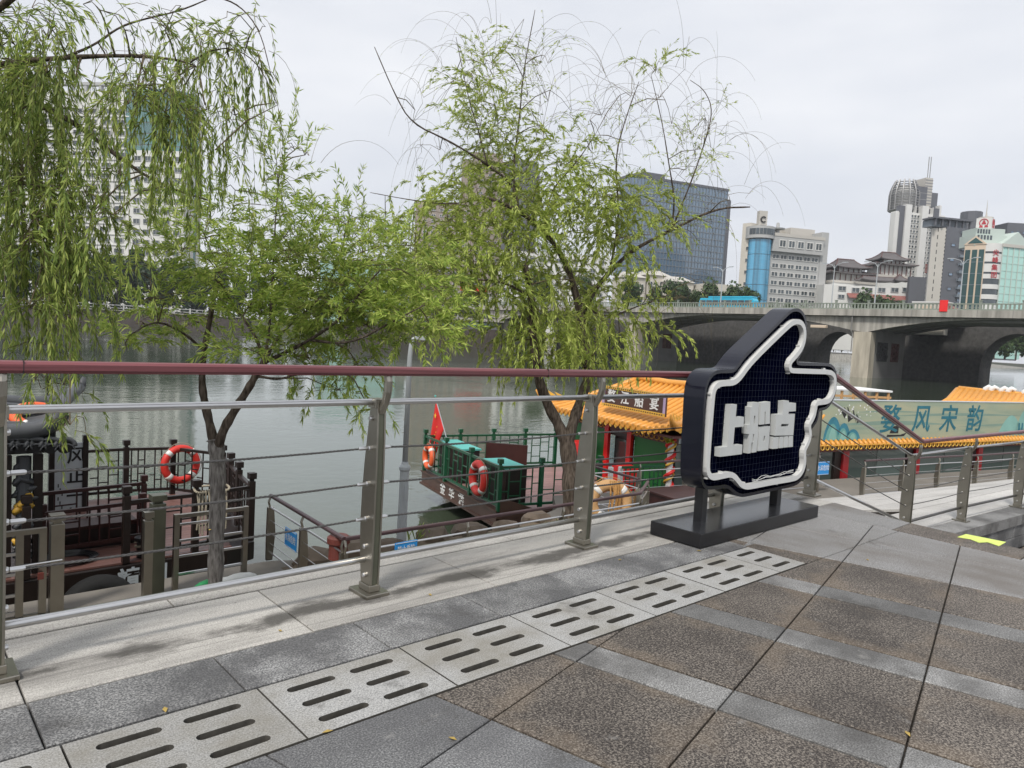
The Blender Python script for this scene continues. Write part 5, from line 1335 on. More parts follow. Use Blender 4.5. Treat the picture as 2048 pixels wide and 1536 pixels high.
# brown chest and faded ring on the quay
m = MB(); c = on_z(1330,1012,QZ); m.prism([(13.0,9.05,QZ),(14.2,8.85,QZ),(14.4,9.7,QZ),(13.2,9.95,QZ)], (0,0,.48)); ch = thing('wooden_chest',(13.7,9.4,QZ),'low brown wooden chest on the quay beside the dragon column','chest')
m.build('body', M_wood_red, ch); m = MB(); m.prism([(12.95,9.0,QZ+.482),(14.25,8.8,QZ+.482),(14.45,9.75,QZ+.482),(13.15,10.0,QZ+.482)], (0,0,.05)); m.build('lid', M_wood_red, ch, bevel=.01)
def lifebuoy(c, axis, R, r, mat, label, band=M_band_w, rope=M_rope, group='lifebuoys on the boats and quay'):
    root = thing('lifebuoy', c, label, 'lifebuoy', group); c = np.array(c, float); ax = np.array(axis, float); ax /= np.linalg.norm(ax)
    u = np.cross(ax, [0,0,1.0]); u = u/np.linalg.norm(u) if np.linalg.norm(u) > .1 else np.array([1.0,0,0]); v_ = np.cross(ax, u)
    m = MB(); m.tube([c+R*(u*math.cos(t)+v_*math.sin(t)) for t in np.linspace(0,2*PI,33)[:-1]], r, 14, closed=True); m.build('ring', mat, root, smooth=True)
    for k in range(4):
        a0 = PI/4+k*PI/2; m = MB(); m.tube([c+R*(u*math.cos(a0+d)+v_*math.sin(a0+d)) for d in (-.13,-.04,.04,.13)], r*1.03, 14); m.build('band', band, root, smooth=True)
    m = MB()
    P = []
    for t in np.linspace(0, 2*PI, 49)[:-1]: P.append(c+(R+r*1.05+.035*abs(math.sin(2*(t-PI/4))))*(u*math.cos(t)+v_*math.sin(t))+ax*.012*math.sin(5*t))
    m.tube(P, .008, 5, closed=True); m.build('grab_rope', rope, root)
    return root
fb_ = lifebuoy((11.35,9.45,QZ+.52), (-.55,-.8,.12), .36, .125, M_tan, 'large faded tan lifebuoy wound with orange rope standing on the quay', M_band_w, M_ropeo)
rr = random.Random(3)
for k in range(16):
    a = np.array([11.35,9.45,QZ+.52])+np.array([.82,-.56,0])*rr.uniform(-.14,.14)+np.array([-.1,-.16,0]); P = [a+[0,0,.5], a+[rr.uniform(-.05,.05),-.05,.25], a+[rr.uniform(-.08,.08),-.03,-.05], a+[rr.uniform(-.1,.1),0,-.5]]
    m = MB(); m.tube(P, .011, 5); m.build('rope_strand', M_ropeo, fb_)
# sack and litter behind the kerb
sk = thing('sack', (3.75,9.85,QZ), 'white and green woven sack lying under the slender willow', 'sack')
m = MB(); rr = random.Random(2); P = [(3.35+.1*i, 9.95+.01*i, QZ+.11+.01*math.sin(i)) for i in range(10)]; m.tube(P, [.04,.08,.10,.11,.10,.10,.11,.10,.08,.04], 12); m.build('bag', M_white, sk, smooth=True)
m = MB(); m.tube(P[:3], [.043,.084,.105], 12); m.build('green_end', plain('sack_green', (.03,.35,.12), .6), sk, smooth=True)
# dry leaves and chips on the paving
leaf_spots = [(1398,1102),(1815,1468),(655,1464),(860,1190),(1735,1120),(420,1060),(905,1478),(560,1262),(330,1420),(1240,1120)]
for i, (x, y) in enumerate(leaf_spots):
    p = on_z(x, y, .004); rr = random.Random(i); a = rr.uniform(0, 6.28); s_ = rr.uniform(.012,.022); m = MB()
    d = np.array([math.cos(a),math.sin(a),0]); e = np.array([-d[1],d[0],0]); p[2] = .005
    m.add([p-d*s_, p+e*s_*.45+[0,0,.004], p+d*s_+[0,0,.002], p-e*s_*.45+[0,0,.005], p-[0,0,.003]], [(0,1,3),(1,2,3),(0,4,1),(1,4,2),(2,4,3),(3,4,0)])
    tag(m.build('fallen_leaf', M_leaf_yellow), 'tiny fallen dry leaf lying on the paving', 'leaf', 'fallen leaves on the paving')
# ------------------------------------------------------------------ banquet boat (local axes: l along the hull, w across, z up)
def W2(l, w_, z): return B2+E2*l+N2*w_+np.array([0,0,z])
DK = -2.75
boat = thing('banquet_boat', (B2[0],B2[1],0), 'long green and red river boat with yellow tiled roof and painted banner', 'boat', rz=-a14)
def bb(name, lo, hi, mat, parent=None, bevel=0):
    m = MB(); m.box(lo, hi); return m.build(name, mat, boat if parent is None else parent, local=True, bevel=bevel)
# hull with overhanging bow
m = MB(); m.prism([(-.05,.0,DK-.02),(-.05,.0,DK-.34),(.25,0,DK-.52),(1.5,0,-3.62),(2.2,0,-4.2),(30,0,-4.2),(30,0,DK-.02)], (0,5.15,0)); m.build('hull', M_hull, boat, local=True)
bb('rub_rail', (-.10,-.05,DK-.38), (-.0,5.2,DK-.32), M_hull); bb('rub_rail', (-.06,-.07,DK-.16), (30,-.002,DK-.06), M_hull); bb('gunwale', (-.08,-.03,DK-.019), (.1,5.2,DK+.03), M_hull)
for k in range(18):
    m = MB(); m.box((.12,.06+.28*k,DK-.01),(5.2,.06+.28*k+.272,DK+.012)); m.build('deck_plank', M_plank_pink, boat, local=True)
m = MB()
m.prism([(.02,-.06,DK+.3),(.4,-.06,DK+.22),(1.1,-.06,DK-.02),(2.1,-.06,DK-.1),(2.1,-.06,DK-.5),(.02,-.06,DK-.5)], (0,.05,0)); m.build('bow_cheek', M_hull, boat, local=True)
def knob_post(root, p, h, mat, w_=.10, knob=True):
    m = MB(); x, y, z = p; m.box((x-w_/2,y-w_/2,z),(x+w_/2,y+w_/2,z+h-.16)); m.box((x-w_*.32,y-w_*.32,z+h-.16),(x+w_*.32,y+w_*.32,z+h-.115)); m.box((x-w_*.62,y-w_*.62,z+h-.115),(x+w_*.62,y+w_*.62,z+h)); return m.build('post', mat, root, local=True, bevel=.006)
def lattice(root, a, b, z, h, mat, panels, style=0, w_=.045):
    """fretwork railing between two points: top and bottom rails, uprights and short cross bars"""
    a = np.array([a[0],a[1],z]); b = np.array([b[0],b[1],z]); d = (b-a); L = np.linalg.norm(d); d /= L
    for zz, hh in ((h-.04,.06),(.14,.06)):
        m = MB(); m.bar(a+[0,0,zz], b+[0,0,zz], w_+.02, hh); m.build('rail', mat, root, local=True)
    n_ = panels
    for k in range(n_):
        c0 = a+d*L*(k/n_); c1 = a+d*L*((k+1)/n_); Lp = L/n_; m = MB()
        def at(f, zz): return c0+d*Lp*f+np.array([0,0,zz])
        z0, z1 = .17, h-.07
        if style == 0:
            for f in (.14,.32,.5,.68,.86): m.bar(at(f,z0), at(f,z1), .028)
            for (f0, f1, q_) in ((0,.14,.35),(.14,.32,.62),(.32,.5,.4),(.5,.68,.66),(.68,.86,.36),(.86,1,.6),(.32,.68,.85),(.14,.32,.2)): m.bar(at(f0,z0+(z1-z0)*q_), at(f1,z0+(z1-z0)*q_), .026)
        elif style == 1:
            for f in (.22,.5,.78): m.bar(at(f,z0), at(f,z1), .026)
            for (f0, f1, q_) in ((0,.22,.35),(.22,.5,.22),(.22,.5,.62),(.5,.78,.75),(.5,.78,.4),(.78,1,.55)): m.bar(at(f0,z0+(z1-z0)*q_), at(f1,z0+(z1-z0)*q_), .024)
        else:
            for f in (.1,.3,.7,.9): m.bar(at(f,z0), at(f,z1), .026)
            for q_ in (.3,.7): m.bar(at(.3,z0+(z1-z0)*q_), at(.7,z0+(z1-z0)*q_), .026)
            for q_ in (.5,): m.bar(at(0,z0+(z1-z0)*q_), at(.3,z0+(z1-z0)*q_), .026); m.bar(at(.7,z0+(z1-z0)*q_), at(1,z0+(z1-z0)*q_), .026)
        m.build('fretwork', mat, root, local=True)
RH = 1.29
bow = [(0,0),(0,1.70),(0,3.45),(0,5.12)]
for p in bow+[(1.15,0),(2.3,5.12),(3.45,5.12),(1.15,5.12),(4.6,5.12),(2.9,0)]: knob_post(boat, (p[0],p[1],DK), RH, M_green)
for a, b in zip(bow[:-1], bow[1:]): lattice(boat, a, b, DK, 1.12, M_green, 1, 0)
for a, b in (((0,5.12),(1.15,5.12)),((1.15,5.12),(2.3,5.12)),((2.3,5.12),(3.45,5.12)),((3.45,5.12),(4.6,5.12)),((0,0),(1.15,0)),((1.15,0),(2.9,0))): lattice(boat, a, b, DK, 1.12, M_green, 1, 1)
for k, (ch, w_) in enumerate(zip('金华港', (3.44,2.78,2.12))):
    text('hull_character', ch, .40, W2(-.056,w_,DK-.19), -N2, (0,0,1), M_white, boat, .004, .004)
# tables with teal cloths and a maroon board on the fore deck
for i, (l, w_, sx, sy, lab) in enumerate([(.62,3.95,.62,1.75,'long table under a teal cloth behind the bow rail, farther one'),(.62,.95,.66,1.35,'table under a teal cloth behind the bow rail, nearer one')]):
    t = thing('table', W2(l,w_,DK), lab, 'table', 'tables on the fore deck', rz=-a14)
    m = MB(); m.box((-sx/2,-sy/2,.985),(sx/2,sy/2,1.01)).box((-sx/2-.004,-sy/2-.004,.955),(sx/2+.004,sy/2+.004,.985)); m.build('cloth', M_teal, t, local=True, bevel=.01)
    m = MB(); m.box((-sx/2+.04,-sy/2+.04,.02),(sx/2-.04,sy/2-.04,.954)); m.build('cabinet', M_wood_dark, t, local=True)
    for k in range(8):
        m = MB(); m.box((sx/2-.05,-sy/2+.08+k*(sy-.2)/8,.1),(sx/2-.03,-sy/2+.11+k*(sy-.2)/8,.85)); m.build('slat', M_panelw, t, local=True)
m = MB(); m.obox(W2(1.9,3.4,DK+.72), E2*.5+N2*-.35, N2*.02+E2*.02, (0,0,.36)); tag(m.build('maroon_board', M_wood_red), 'upright maroon board standing on the fore deck of the banquet boat', 'board')
lifebuoy(W2(-.09,4.55,DK+.55), E2, .30, .085, M_orange, 'orange lifebuoy hanging below the red flag on the bow rail')
lifebuoy(W2(-.09,1.02,DK+.62), E2, .36, .10, M_red, 'red lifebuoy with white bands on the bow rail above the hull characters')
# flag on a slanting pole
fl = thing('flag', W2(.2,3.7,DK+1.0), 'red flag with a yellow star on a slanting pole at the bow', 'flag')
pa, pb_ = W2(.2,3.72,DK+.95), W2(.3,5.25,-.50)
m = MB(); m.tube([pa, pb_], .014, 6); m.build('pole', M_rod, fl); m = MB(); m.lathe(pb_, [(.01,0),(.03,.02),(.03,.05),(.005,.08)], 8); m.build('finial', M_teal, fl)
NU, NV = 14, 18; V = []; 
for j in range(NV+1):
    for i in range(NU+1):
        u, v_ = i/NU, j/NV
        hoist = pb_+(pa-pb_)*(.05+.60*u)
        # the cloth hangs limp from the pole: its fly edge falls toward the rail
        drop = np.array([0,0,-1.0])*v_*(1.62-.5*u)+N2*(.40*v_*(1-.1*u))
        gather = (1-v_)+v_*.48
        mid = pb_+(pa-pb_)*(.06+.44*.3)
        base = mid+(hoist-mid)*gather
        fold = E2*(-.055*math.sin(u*9+v_*2)*v_)+N2*(.03*math.sin(u*7+v_*4)*v_)
        V.append(base+drop+fold)
m = MB(); m.add(V, [(j*(NU+1)+i, j*(NU+1)+i+1, (j+1)*(NU+1)+i+1, (j+1)*(NU+1)+i) for j in range(NV) for i in range(NU)]); cl = m.build('cloth', M_flag, fl, smooth=True)
md = cl.modifiers.new('thickness','SOLIDIFY'); md.thickness = .004
def star(c, R, right, up, out, root):
    c, right, up, out = (np.array(q, float) for q in (c,right,up,out)); P = []
    for k in range(10): r_ = R if k % 2 == 0 else R*.4; t = PI/2+k*PI/5; P.append(c+right*r_*math.cos(t)+up*r_*math.sin(t))
    m = MB(); m.prism(P, out*.006); m.build('star', M_star, root)
sc = V[3*(NU+1)+4]; star(np.array(sc)-E2*.05, .085, -N2, np.array([0,0,1.0]), -E2, fl)
for k, (i, j) in enumerate(((8,5),(9,7),(8,9))): star(np.array(V[j*(NU+1)+i])-E2*.055, .025, -N2, np.array([0,0,1.0]), -E2, fl)
# cabin front: green wall, red columns, door
WF = 5.25
bb('front_wall', (WF,.06,DK), (WF+.12,1.7,-1.22), M_greenwall); bb('front_wall', (WF,3.15,DK), (WF+.12,5.1,-1.22), M_greenwall)
bb('door_lintel', (WF,1.7,-1.35), (WF+.12,3.15,-1.22), M_wood_dark)
bb('door', (WF+.16,1.98,DK), (WF+.2,2.9,-1.36), M_wood_dark)
bb('door_glass', (WF+.13,2.05,DK+.5), (WF+.155,2.8,-1.45), M_glass_boat)
for w_ in (1.86, 3.02): bb('red_column', (WF-.10,w_-.10,DK+.013), (WF-.002,w_+.10,-1.05), M_redcol)
bb('fascia_beam', (WF-.06,-.1,-1.22), (WF+.12,5.25,-.93), M_maroonbeam)
for k in range(22):
    if 7 < k < 13: continue
    w_ = .15+k*.23; m = MB(); m.tube([(WF-.075, w_+.10*math.cos(t), -1.10+.07*math.sin(t)) for t in np.linspace(0,2*PI,13)[:-1]], .016, 5, closed=True); m.build('gilt_ring', M_gold, boat, local=True)
# dragon column at the near front corner
dc = [(WF-.1,-.05,z) for z in (DK,-1.0)]
m = MB(); m.tube(dc, .085, 14); m.build('dragon_column', M_white, boat, local=True)
m = MB(); m.tube([(WF-.1+.11*math.cos(t*2.4),-.05+.11*math.sin(t*2.4),DK+.05+t*.165) for t in np.linspace(0,10,70)], [.05]*70, 7); m.build('dragon_body', M_redcol, boat, local=True, smooth=True)
m = MB(); m.tube([(WF-.1+.12*math.cos(t*2.4+2.6),-.05+.12*math.sin(t*2.4+2.6),DK+.1+t*.16) for t in np.linspace(0,10,60)], .032, 6); m.build('dragon_ribbon', M_gold, boat, local=True, smooth=True)
m = MB(); rr = random.Random(4)
for k in range(12):
    a = (WF-.14,-.06,-1.12); m.tube([a, (a[0]-rr.uniform(.0,.25),a[1]+rr.uniform(-.25,.12),a[2]+rr.uniform(-.08,.22))], [.05,.012], 5)
m.build('dragon_head', plain('dragon_lime', (.45,.50,.05), .45, var=.3, scale=20), boat, local=True)
# red cabinet left of the door, white lattice gates in front of it
bb('red_cabinet', (4.5,3.5,DK+.013), (5.0,4.2,-1.72), M_redcol, bevel=.01); bb('red_cabinet', (4.2,.7,DK+.013), (4.7,1.3,-1.95), M_redcol, bevel=.01)
lattice(boat, (3.6,-.02), (5.2,-.02), DK, 1.0, M_green, 2, 0)
for k in range(2):
    m = MB(); m.box((3.3+.32*k,.1,DK+.013),(3.4+.32*k,.2,DK+.95)); m.build('white_post', M_white, boat, local=True)
# ---- pavilion roof: rolls of yellow tile on concave slopes
EL0, EL1, EW0, EW1, ZE, ZR = 4.55, 9.75, -.80, 5.95, -.84, .24
RL, RW0, RW1 = 7.15, .9, 4.25
def roof_pt(l, w_):
    """height of the hipped roof above (l, w)"""
    t = min((l-EL0)/(RL-EL0), (EL1-l)/(EL1-RL), (w_-EW0)/(RW0-EW0), (EW1-w_)/(EW1-RW1)); t = max(0, min(1, t))
    lift = .22*(max(0, 1-min(abs(l-EL0),abs(l-EL1))/1.0)*max(0, 1-min(abs(w_-EW0),abs(w_-EW1))/1.0))
    return ZE+(ZR-ZE)*(t**1.32)+lift
m = MB(); n_ = 30
for i in range(n_+1):
    for j in range(n_+1): l = EL0+(EL1-EL0)*i/n_; w_ = EW0+(EW1-EW0)*j/n_; m.v.append((l,w_,roof_pt(l,w_)-.02))
for i in range(n_):
    for j in range(n_): q_ = i*(n_+1)+j; m.f.append((q_,q_+n_+1,q_+n_+2,q_+1)); m.m.append(0)
k0 = len(m.v)
roofo = m.build('roof', M_yellow, boat, local=True)
bb('roof_soffit', (EL0+.1,EW0+.1,ZE-.1), (EL1-.1,EW1-.1,ZE-.035), M_maroonbeam)
def roll(P, r=.085): 
    m = MB(); m.tube(P, r, 8); return m.build('tile_roll', M_yellow, roofo, local=True, smooth=True)
disc = MB(); disc.lathe((0,0,0), [(.095,0),(.095,.03),(.06,.035),(.06,.028)], 12, axis=(np.array([0,1.0,0]),np.array([0,0,1.0]),np.array([-1.0,0,0]))); disc_me = disc.mesh('eave_disc', M_yellow)
drip = MB(); drip.prism([(0,-.11,.06),(0,.11,.06),(0,.09,-.03),(0,0,-.10),(0,-.09,-.03)], (.02,0,0)); drip_me = drip.mesh('drip_tile', M_gold)
k = 0; w_ = EW0+.12
while w_ < EW1-.05:
    tmax = min(1, (w_-EW0)/(RW0-EW0), (EW1-w_)/(EW1-RW1)); l1 = EL0+(RL-EL0)*tmax
    roll([(EL0+(l1-EL0)*t, w_, roof_pt(EL0+(l1-EL0)*t, w_)+.012) for t in np.linspace(0,1,8)])
    put('eave_disc', disc_me, roofo, (EL0-.01, w_, roof_pt(EL0,w_)+.012), local=True); put('drip_tile', drip_me, roofo, (EL0+.005, w_+.127, roof_pt(EL0,w_)-.05), local=True)
    w_ += .255
l = EL0+.12
while l < EL1-.05:
    tmax = min(1, (l-EL0)/(RL-EL0), (EL1-l)/(EL1-RL)); w1 = EW0+(RW0-EW0)*tmax
    roll([(l, EW0+(w1-EW0)*t, roof_pt(l, EW0+(w1-EW0)*t)+.012) for t in np.linspace(0,1,7)])
    put('eave_disc', disc_me, roofo, (l, EW0-.01, roof_pt(l,EW0)+.012), local=True, rot=(0,0,PI/2)); put('drip_tile', drip_me, roofo, (l+.127, EW0+.005, roof_pt(l,EW0)-.045), local=True, rot=(0,0,PI/2))
    l += .255
for (la, wa, lb, wb_) in ((EL0,EW0,RL,RW0),(EL0,EW1,RL,RW1),(EL1,EW0,RL,RW0)):
    m = MB(); P = [(la+(lb-la)*t, wa+(wb_-wa)*t, roof_pt(la+(lb-la)*t, wa+(wb_-wa)*t)+.07) for t in np.linspace(0,1,10)]; d = np.array([la-lb,wa-wb_,0]); d /= np.linalg.norm(d)
    P = [tuple(np.array(P[0])+d*.3+[0,0,.28]), tuple(np.array(P[0])+d*.16+[0,0,.09])]+P
    m.tube(P, [.03,.07]+[.10]*10, 8); m.build('hip_ridge', M_yellow, roofo, local=True, smooth=True)
    m = MB(); q0 = np.array(P[2]); 
    for s_ in range(3): m.prism([tuple(q0+d*(-.25*s_)+[0,0,.06]), tuple(q0+d*(-.25*s_+.16)+[0,0,.34-.05*s_]), tuple(q0+d*(-.25*s_-.14)+[0,0,.12])], (.03,.03,0))
    m.build('ridge_beast', M_gold, roofo, local=True)
m = MB(); m.tube([(RL,RW0-.35,ZR+.22),(RL,RW0-.1,ZR+.12),(RL,2.6,ZR+.07),(RL,RW1+.1,ZR+.12),(RL,RW1+.35,ZR+.26)], .11, 8); m.build('main_ridge', M_yellow, roofo, local=True, smooth=True)
# plaque on the roof
pl = W2(4.95, 1.35, -.08); sq = [(3.0,.17),(.12,.17),(.12,-.36),(3.0,-.36)]
m = MB(); m.box((4.86,-.05,-.45),(4.92,2.92,.17)); plq = m.build('plaque', M_plaque, boat, local=True)
for lo, hi, mt_ in (((4.83,-.05,.09),(4.859,2.92,.17),M_gold),((4.83,-.05,-.45),(4.859,2.92,-.36),M_gold),((4.83,-.05,-.359),(4.859,.02,.089),M_purple),((4.83,2.80,-.359),(4.859,2.92,.089),M_purple)): bb('plaque_border', lo, hi, mt_, plq)
for k in range(28):
    for z in (.13,-.405): bb('fret_key', (4.824,.02+k*.1,z-.016), (4.8295,.07+k*.1,z+.016), M_maroonbeam, plq)
for ch, w_ in zip('婺江船宴', (2.45,1.78,1.1,.42)): text('plaque_character', ch, .42, W2(4.85,w_,-.14), -N2, (0,0,1), M_white, plq, .006, .006)
# ---- long cabin with painted banner
def mural():
    m, nt, N, L, b = _mat('painted_mural')
    tc = N.new('ShaderNodeTexCoord'); mp = N.new('ShaderNodeMapping'); mp.inputs['Scale'].default_value = (.35, 1, 2.6); L.new(tc.outputs['Object'], mp.inputs['Vector'])
    no = N.new('ShaderNodeTexNoise'); no.inputs['Scale'].default_value = 1.1; no.inputs['Detail'].default_value = 3; L.new(mp.outputs[0], no.inputs['Vector'])
    cr = N.new('ShaderNodeValToRGB'); e = cr.color_ramp.elements
    e[0].position = .32; e[0].color = (.22,.29,.225,1); e[1].position = .7; e[1].color = (.37,.37,.25,1); q_ = e.new(.5); q_.color = (.31,.35,.25,1)
    L.new(no.outputs['Fac'], cr.inputs[0]); L.new(cr.outputs[0], b.inputs['Base Color']); b.inputs['Roughness'].default_value = .55
    return m
M_mural = mural()
ZT, ZB = .07, -1.20
banner = bb('banner', (10.2,-.06,ZB), (30,.0,ZT), M_mural); bb('banner_edge', (10.2,-.075,ZT), (30,.05,ZT+.03), M_panelw)
bb('cabin_roof', (9.9,.06,-.62), (30,5.1,-.5), M_maroonbeam)
def mural_shape(nm, poly, mat, k=0): m = MB(); m.prism([(l,-.0605-.0015*k,z) for l,z in poly], (0,-.0015,0)); return m.build(nm, mat, banner, local=True)
M_mA = plain('mural_blue', (.035,.20,.27), .55, var=.35, scale=3); M_mB = plain('mural_teal', (.13,.33,.30), .55, var=.2, scale=2); M_mC = plain('mural_pale', (.22,.43,.38), .55, var=.2, scale=2); M_mist = plain('mural_mist', (.20,.29,.235), .55, var=.15, scale=1)
def bump_(c, w_, h_, z0=ZB+.02, p=1.4): return [(c-w_, z0)]+[(c+w_*math.sin(t), z0+h_*(math.cos(t)**p)) for t in np.linspace(-PI/2+.05, PI/2-.05, 13)]+[(c+w_, z0)]
for c, w_, h_ in ((11.55,.42,.74),(12.05,.34,.54),(12.5,.36,.34)):
    mural_shape('painted_hill', bump_(c, w_, h_), M_mA, 1)
    mural_shape('painted_hill', [(x, z) for x, z in bump_(c-.03, w_*.7, h_*.70, ZB+.0205)], M_mB, 2)
    mural_shape('painted_hill', bump_(c, w_*.42, h_*.55, ZB+.021), M_mC, 3)
for (l0, l1, z, h_) in ((11.2,17.5,-.72,.14),(14.2,22,-.42,.10),(18,27,-.80,.12),(12.5,16,-.30,.06)):
    mural_shape('painted_mist', [(l0,z)]+[(l0+(l1-l0)*t, z+h_*math.sin(PI*t)) for t in np.linspace(.05,.95,12)]+[(l1,z)], M_mist)
for c, w_, h_ in ((21.3,.75,.62),(22.2,.6,.85),(23.0,.9,.72)): mural_shape('painted_peak', bump_(c, w_, h_, ZB+.18, 2.2), M_mC, 1)
for c in (21.85,22.05,22.3): mural_shape('painted_pine', [(c-.07,ZB+.08),(c+.07,ZB+.08),(c+.05,ZB+.5),(c-.04,ZB+.52)], M_inkblue, 2)
mural_shape('painted_boat', [(14.15,ZB+.08),(15.05,ZB+.1),(15.2,ZB+.22),(14.85,ZB+.15),(14.2,ZB+.16)], M_ink, 2); mural_shape('painted_sail', [(14.3,ZB+.2),(14.75,ZB+.2),(14.75,ZB+.46),(14.5,ZB+.44),(14.36,ZB+.32)], M_ink, 2)
rr = random.Random(9)
for k in range(7):
    x0, z0 = 11.75+rr.uniform(0,1.4), -.05-rr.uniform(0,.4); mural_shape('painted_branch', [(x0,z0),(x0+.04,z0),(x0+rr.uniform(.1,.4),z0-rr.uniform(.05,.3)),(x0+rr.uniform(.05,.3),z0-.3)], M_ink, 1)
for k in range(36):
    x0, z0 = 11.6+rr.uniform(0,1.9), -.04-rr.uniform(0,.42); s_ = rr.uniform(.02,.04); mural_shape('painted_blossom', [(x0-s_,z0),(x0,z0-s_),(x0+s_,z0),(x0,z0+s_)], M_white, 3)
for ch, l in zip('婺风宋韵', (16.05,17.85,19.55,21.2)):
    pass
lx_ = [float((on_plane(x, 840, W2(0,-.06,0), N2)-B2) @ E2) for x in (1779,1842,1896,1948)]
for ch, l in zip('婺风宋韵', lx_): text('banner_character', ch, 1.0, W2(l,-.066,-.58), E2, (0,0,1), M_inkblue, banner, .003, .012, shear=.12)
# eave of small tiles under the banner
tile_m = MB(); tile_m.tube([(0,.02,.12),(0,-.10,.05),(0,-.18,-.05)], [.07,.07,.075], 8); tile_me = tile_m.mesh('eave_tile', M_yellow, True)
tile2 = MB(); tile2.tube([(0,-.185+0*math.cos(t),0) for t in (0,)]+[(0,-.19,0)], .06, 6)
ringm = MB(); ringm.tube([(.075*math.cos(t),-.19,-.07+.075*math.sin(t)) for t in np.linspace(0,2*PI,13)[:-1]], .018, 5, closed=True); ring_me = ringm.mesh('eave_ring', M_gold, True)
l = 10.4
while l < 27:
    put('eave_tile', tile_me, boat, (l,-.03,ZB-.12), local=True); put('eave_ring', ring_me, boat, (l+.11,-.03,ZB-.12), local=True); l += .22
bb('eave_board', (10.2,-.02,ZB-.36), (30,.06,ZB-.005), M_maroonbeam)
for l in (8.75,12.4,16.05,19.7,23.35,27.0):
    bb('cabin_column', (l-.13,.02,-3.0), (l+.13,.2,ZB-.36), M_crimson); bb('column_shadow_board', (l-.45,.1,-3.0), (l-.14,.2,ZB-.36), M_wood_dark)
for a, b_ in zip((8.9,12.55,16.2,19.85,23.5),(11.9,15.55,19.2,22.85,26.5)):
    for q_ in range(2): bb('window_pane', (a+(b_-a)*q_/2+.02,.14,-2.85), (a+(b_-a)*(q_+1)/2-.02,.16,ZB-.38), M_glass_boat)
bb('sill', (5.4,-.0,-3.0), (30,.24,-2.86), M_wood_dark); bb('cabin_floor', (5.4,.25,-2.9), (30,5.1,-2.8), M_plank); bb('cabin_back', (9.9,5.0,-2.8), (30,5.1,-.6), M_panelw)
bb('side_wall', (5.4,.02,DK), (8.6,.12,-1.22), M_glass_boat)
# ------------------------------------------------------------------ boats beyond
rb_ = thing('sightseeing_boat', on_x(1710,798,36), 'small open wooden boat with a white flat roof beyond the banner', 'boat')
A_, Bp = on_x(1655,779,34), on_x(1783,782,37); zR = (A_[2]+Bp[2])/2
dv_ = (Bp-A_); dv_[2] = 0; Lr = np.linalg.norm(dv_); dv_ /= Lr; nv_ = np.array([-dv_[1],dv_[0],0]); mid = (A_+Bp)/2; mid[2] = 0
m = MB(); m.obox(mid+nv_*1.1+[0,0,zR], dv_*Lr/2, nv_*1.2, (0,0,.05)); m.build('roof', M_white, rb_, bevel=.02)
for k in range(6):
    p = mid+dv_*(-Lr/2+.15+k*(Lr-.3)/5); m = MB(); m.box((p[0]-.05,p[1]-.05,WZ+.5),(p[0]+.05,p[1]+.05,zR-.05)); m.build('post', M_tan, rb_)
for z in (-.3,-1.1): m = MB(); m.bar(mid-dv_*Lr/2+[0,0,zR+z], mid+dv_*Lr/2+[0,0,zR+z], .06, .10); m.build('rail', M_tan, rb_)
m = MB(); m.obox(mid+nv_*1.1+[0,0,WZ+.35], dv_*Lr*.6, nv_*1.2, (0,0,.5)); m.build('hull', M_hull, rb_, bevel=.1)
for k in range(3):
    p = mid+nv_*1.0+dv_*(-Lr/3+k*Lr/3); m = MB(); m.box((p[0]-.5,p[1]-.5,WZ+.8),(p[0]+.5,p[1]+.5,zR-.7)); m.build('seat', M_tan, rb_, bevel=.05)
yb_ = bb('stern_roof_bed', (17,1.2,-.5), (30,3.4,-.42), M_maroonbeam)
A_, Bp = on_x(1880,812,33), on_x(2090,812,33); R0_, R1_ = on_x(1917,780,34.6), on_x(2095,796,34.6)
R1_[2] = R0_[2]-.02
for k in range(17):
    t = k/16; e0 = A_+(Bp-A_)*t; r0 = R0_+(R1_-R0_)*max(0, min(1, t*1.05-.02)); m = MB(); midp = (e0+r0)/2-np.array([0,0,.10])
    m.tube([e0, midp, r0], .15, 8); m.build('tile_roll', M_yellow, yb_, smooth=True)
m = MB(); m.tube([R0_+[0,0,.05], (R0_+R1_)/2, R1_+[0,0,.05]], .13, 8); m.build('ridge', M_yellow, yb_, smooth=True)
for k, x in enumerate((1968,1980,2000,2014,2046)):
    p = on_x(x, 786, 34.6); p[2] = R0_[2]-.03; m = MB(); P = [p, p+[0,-.05,.16], p+[0,-.16,.26], p+[0,-.27,.22], p+[0,-.24,.12]]; m.tube(P, [.11,.12,.10,.07,.03], 8); m.build('crest', M_white, yb_, smooth=True)

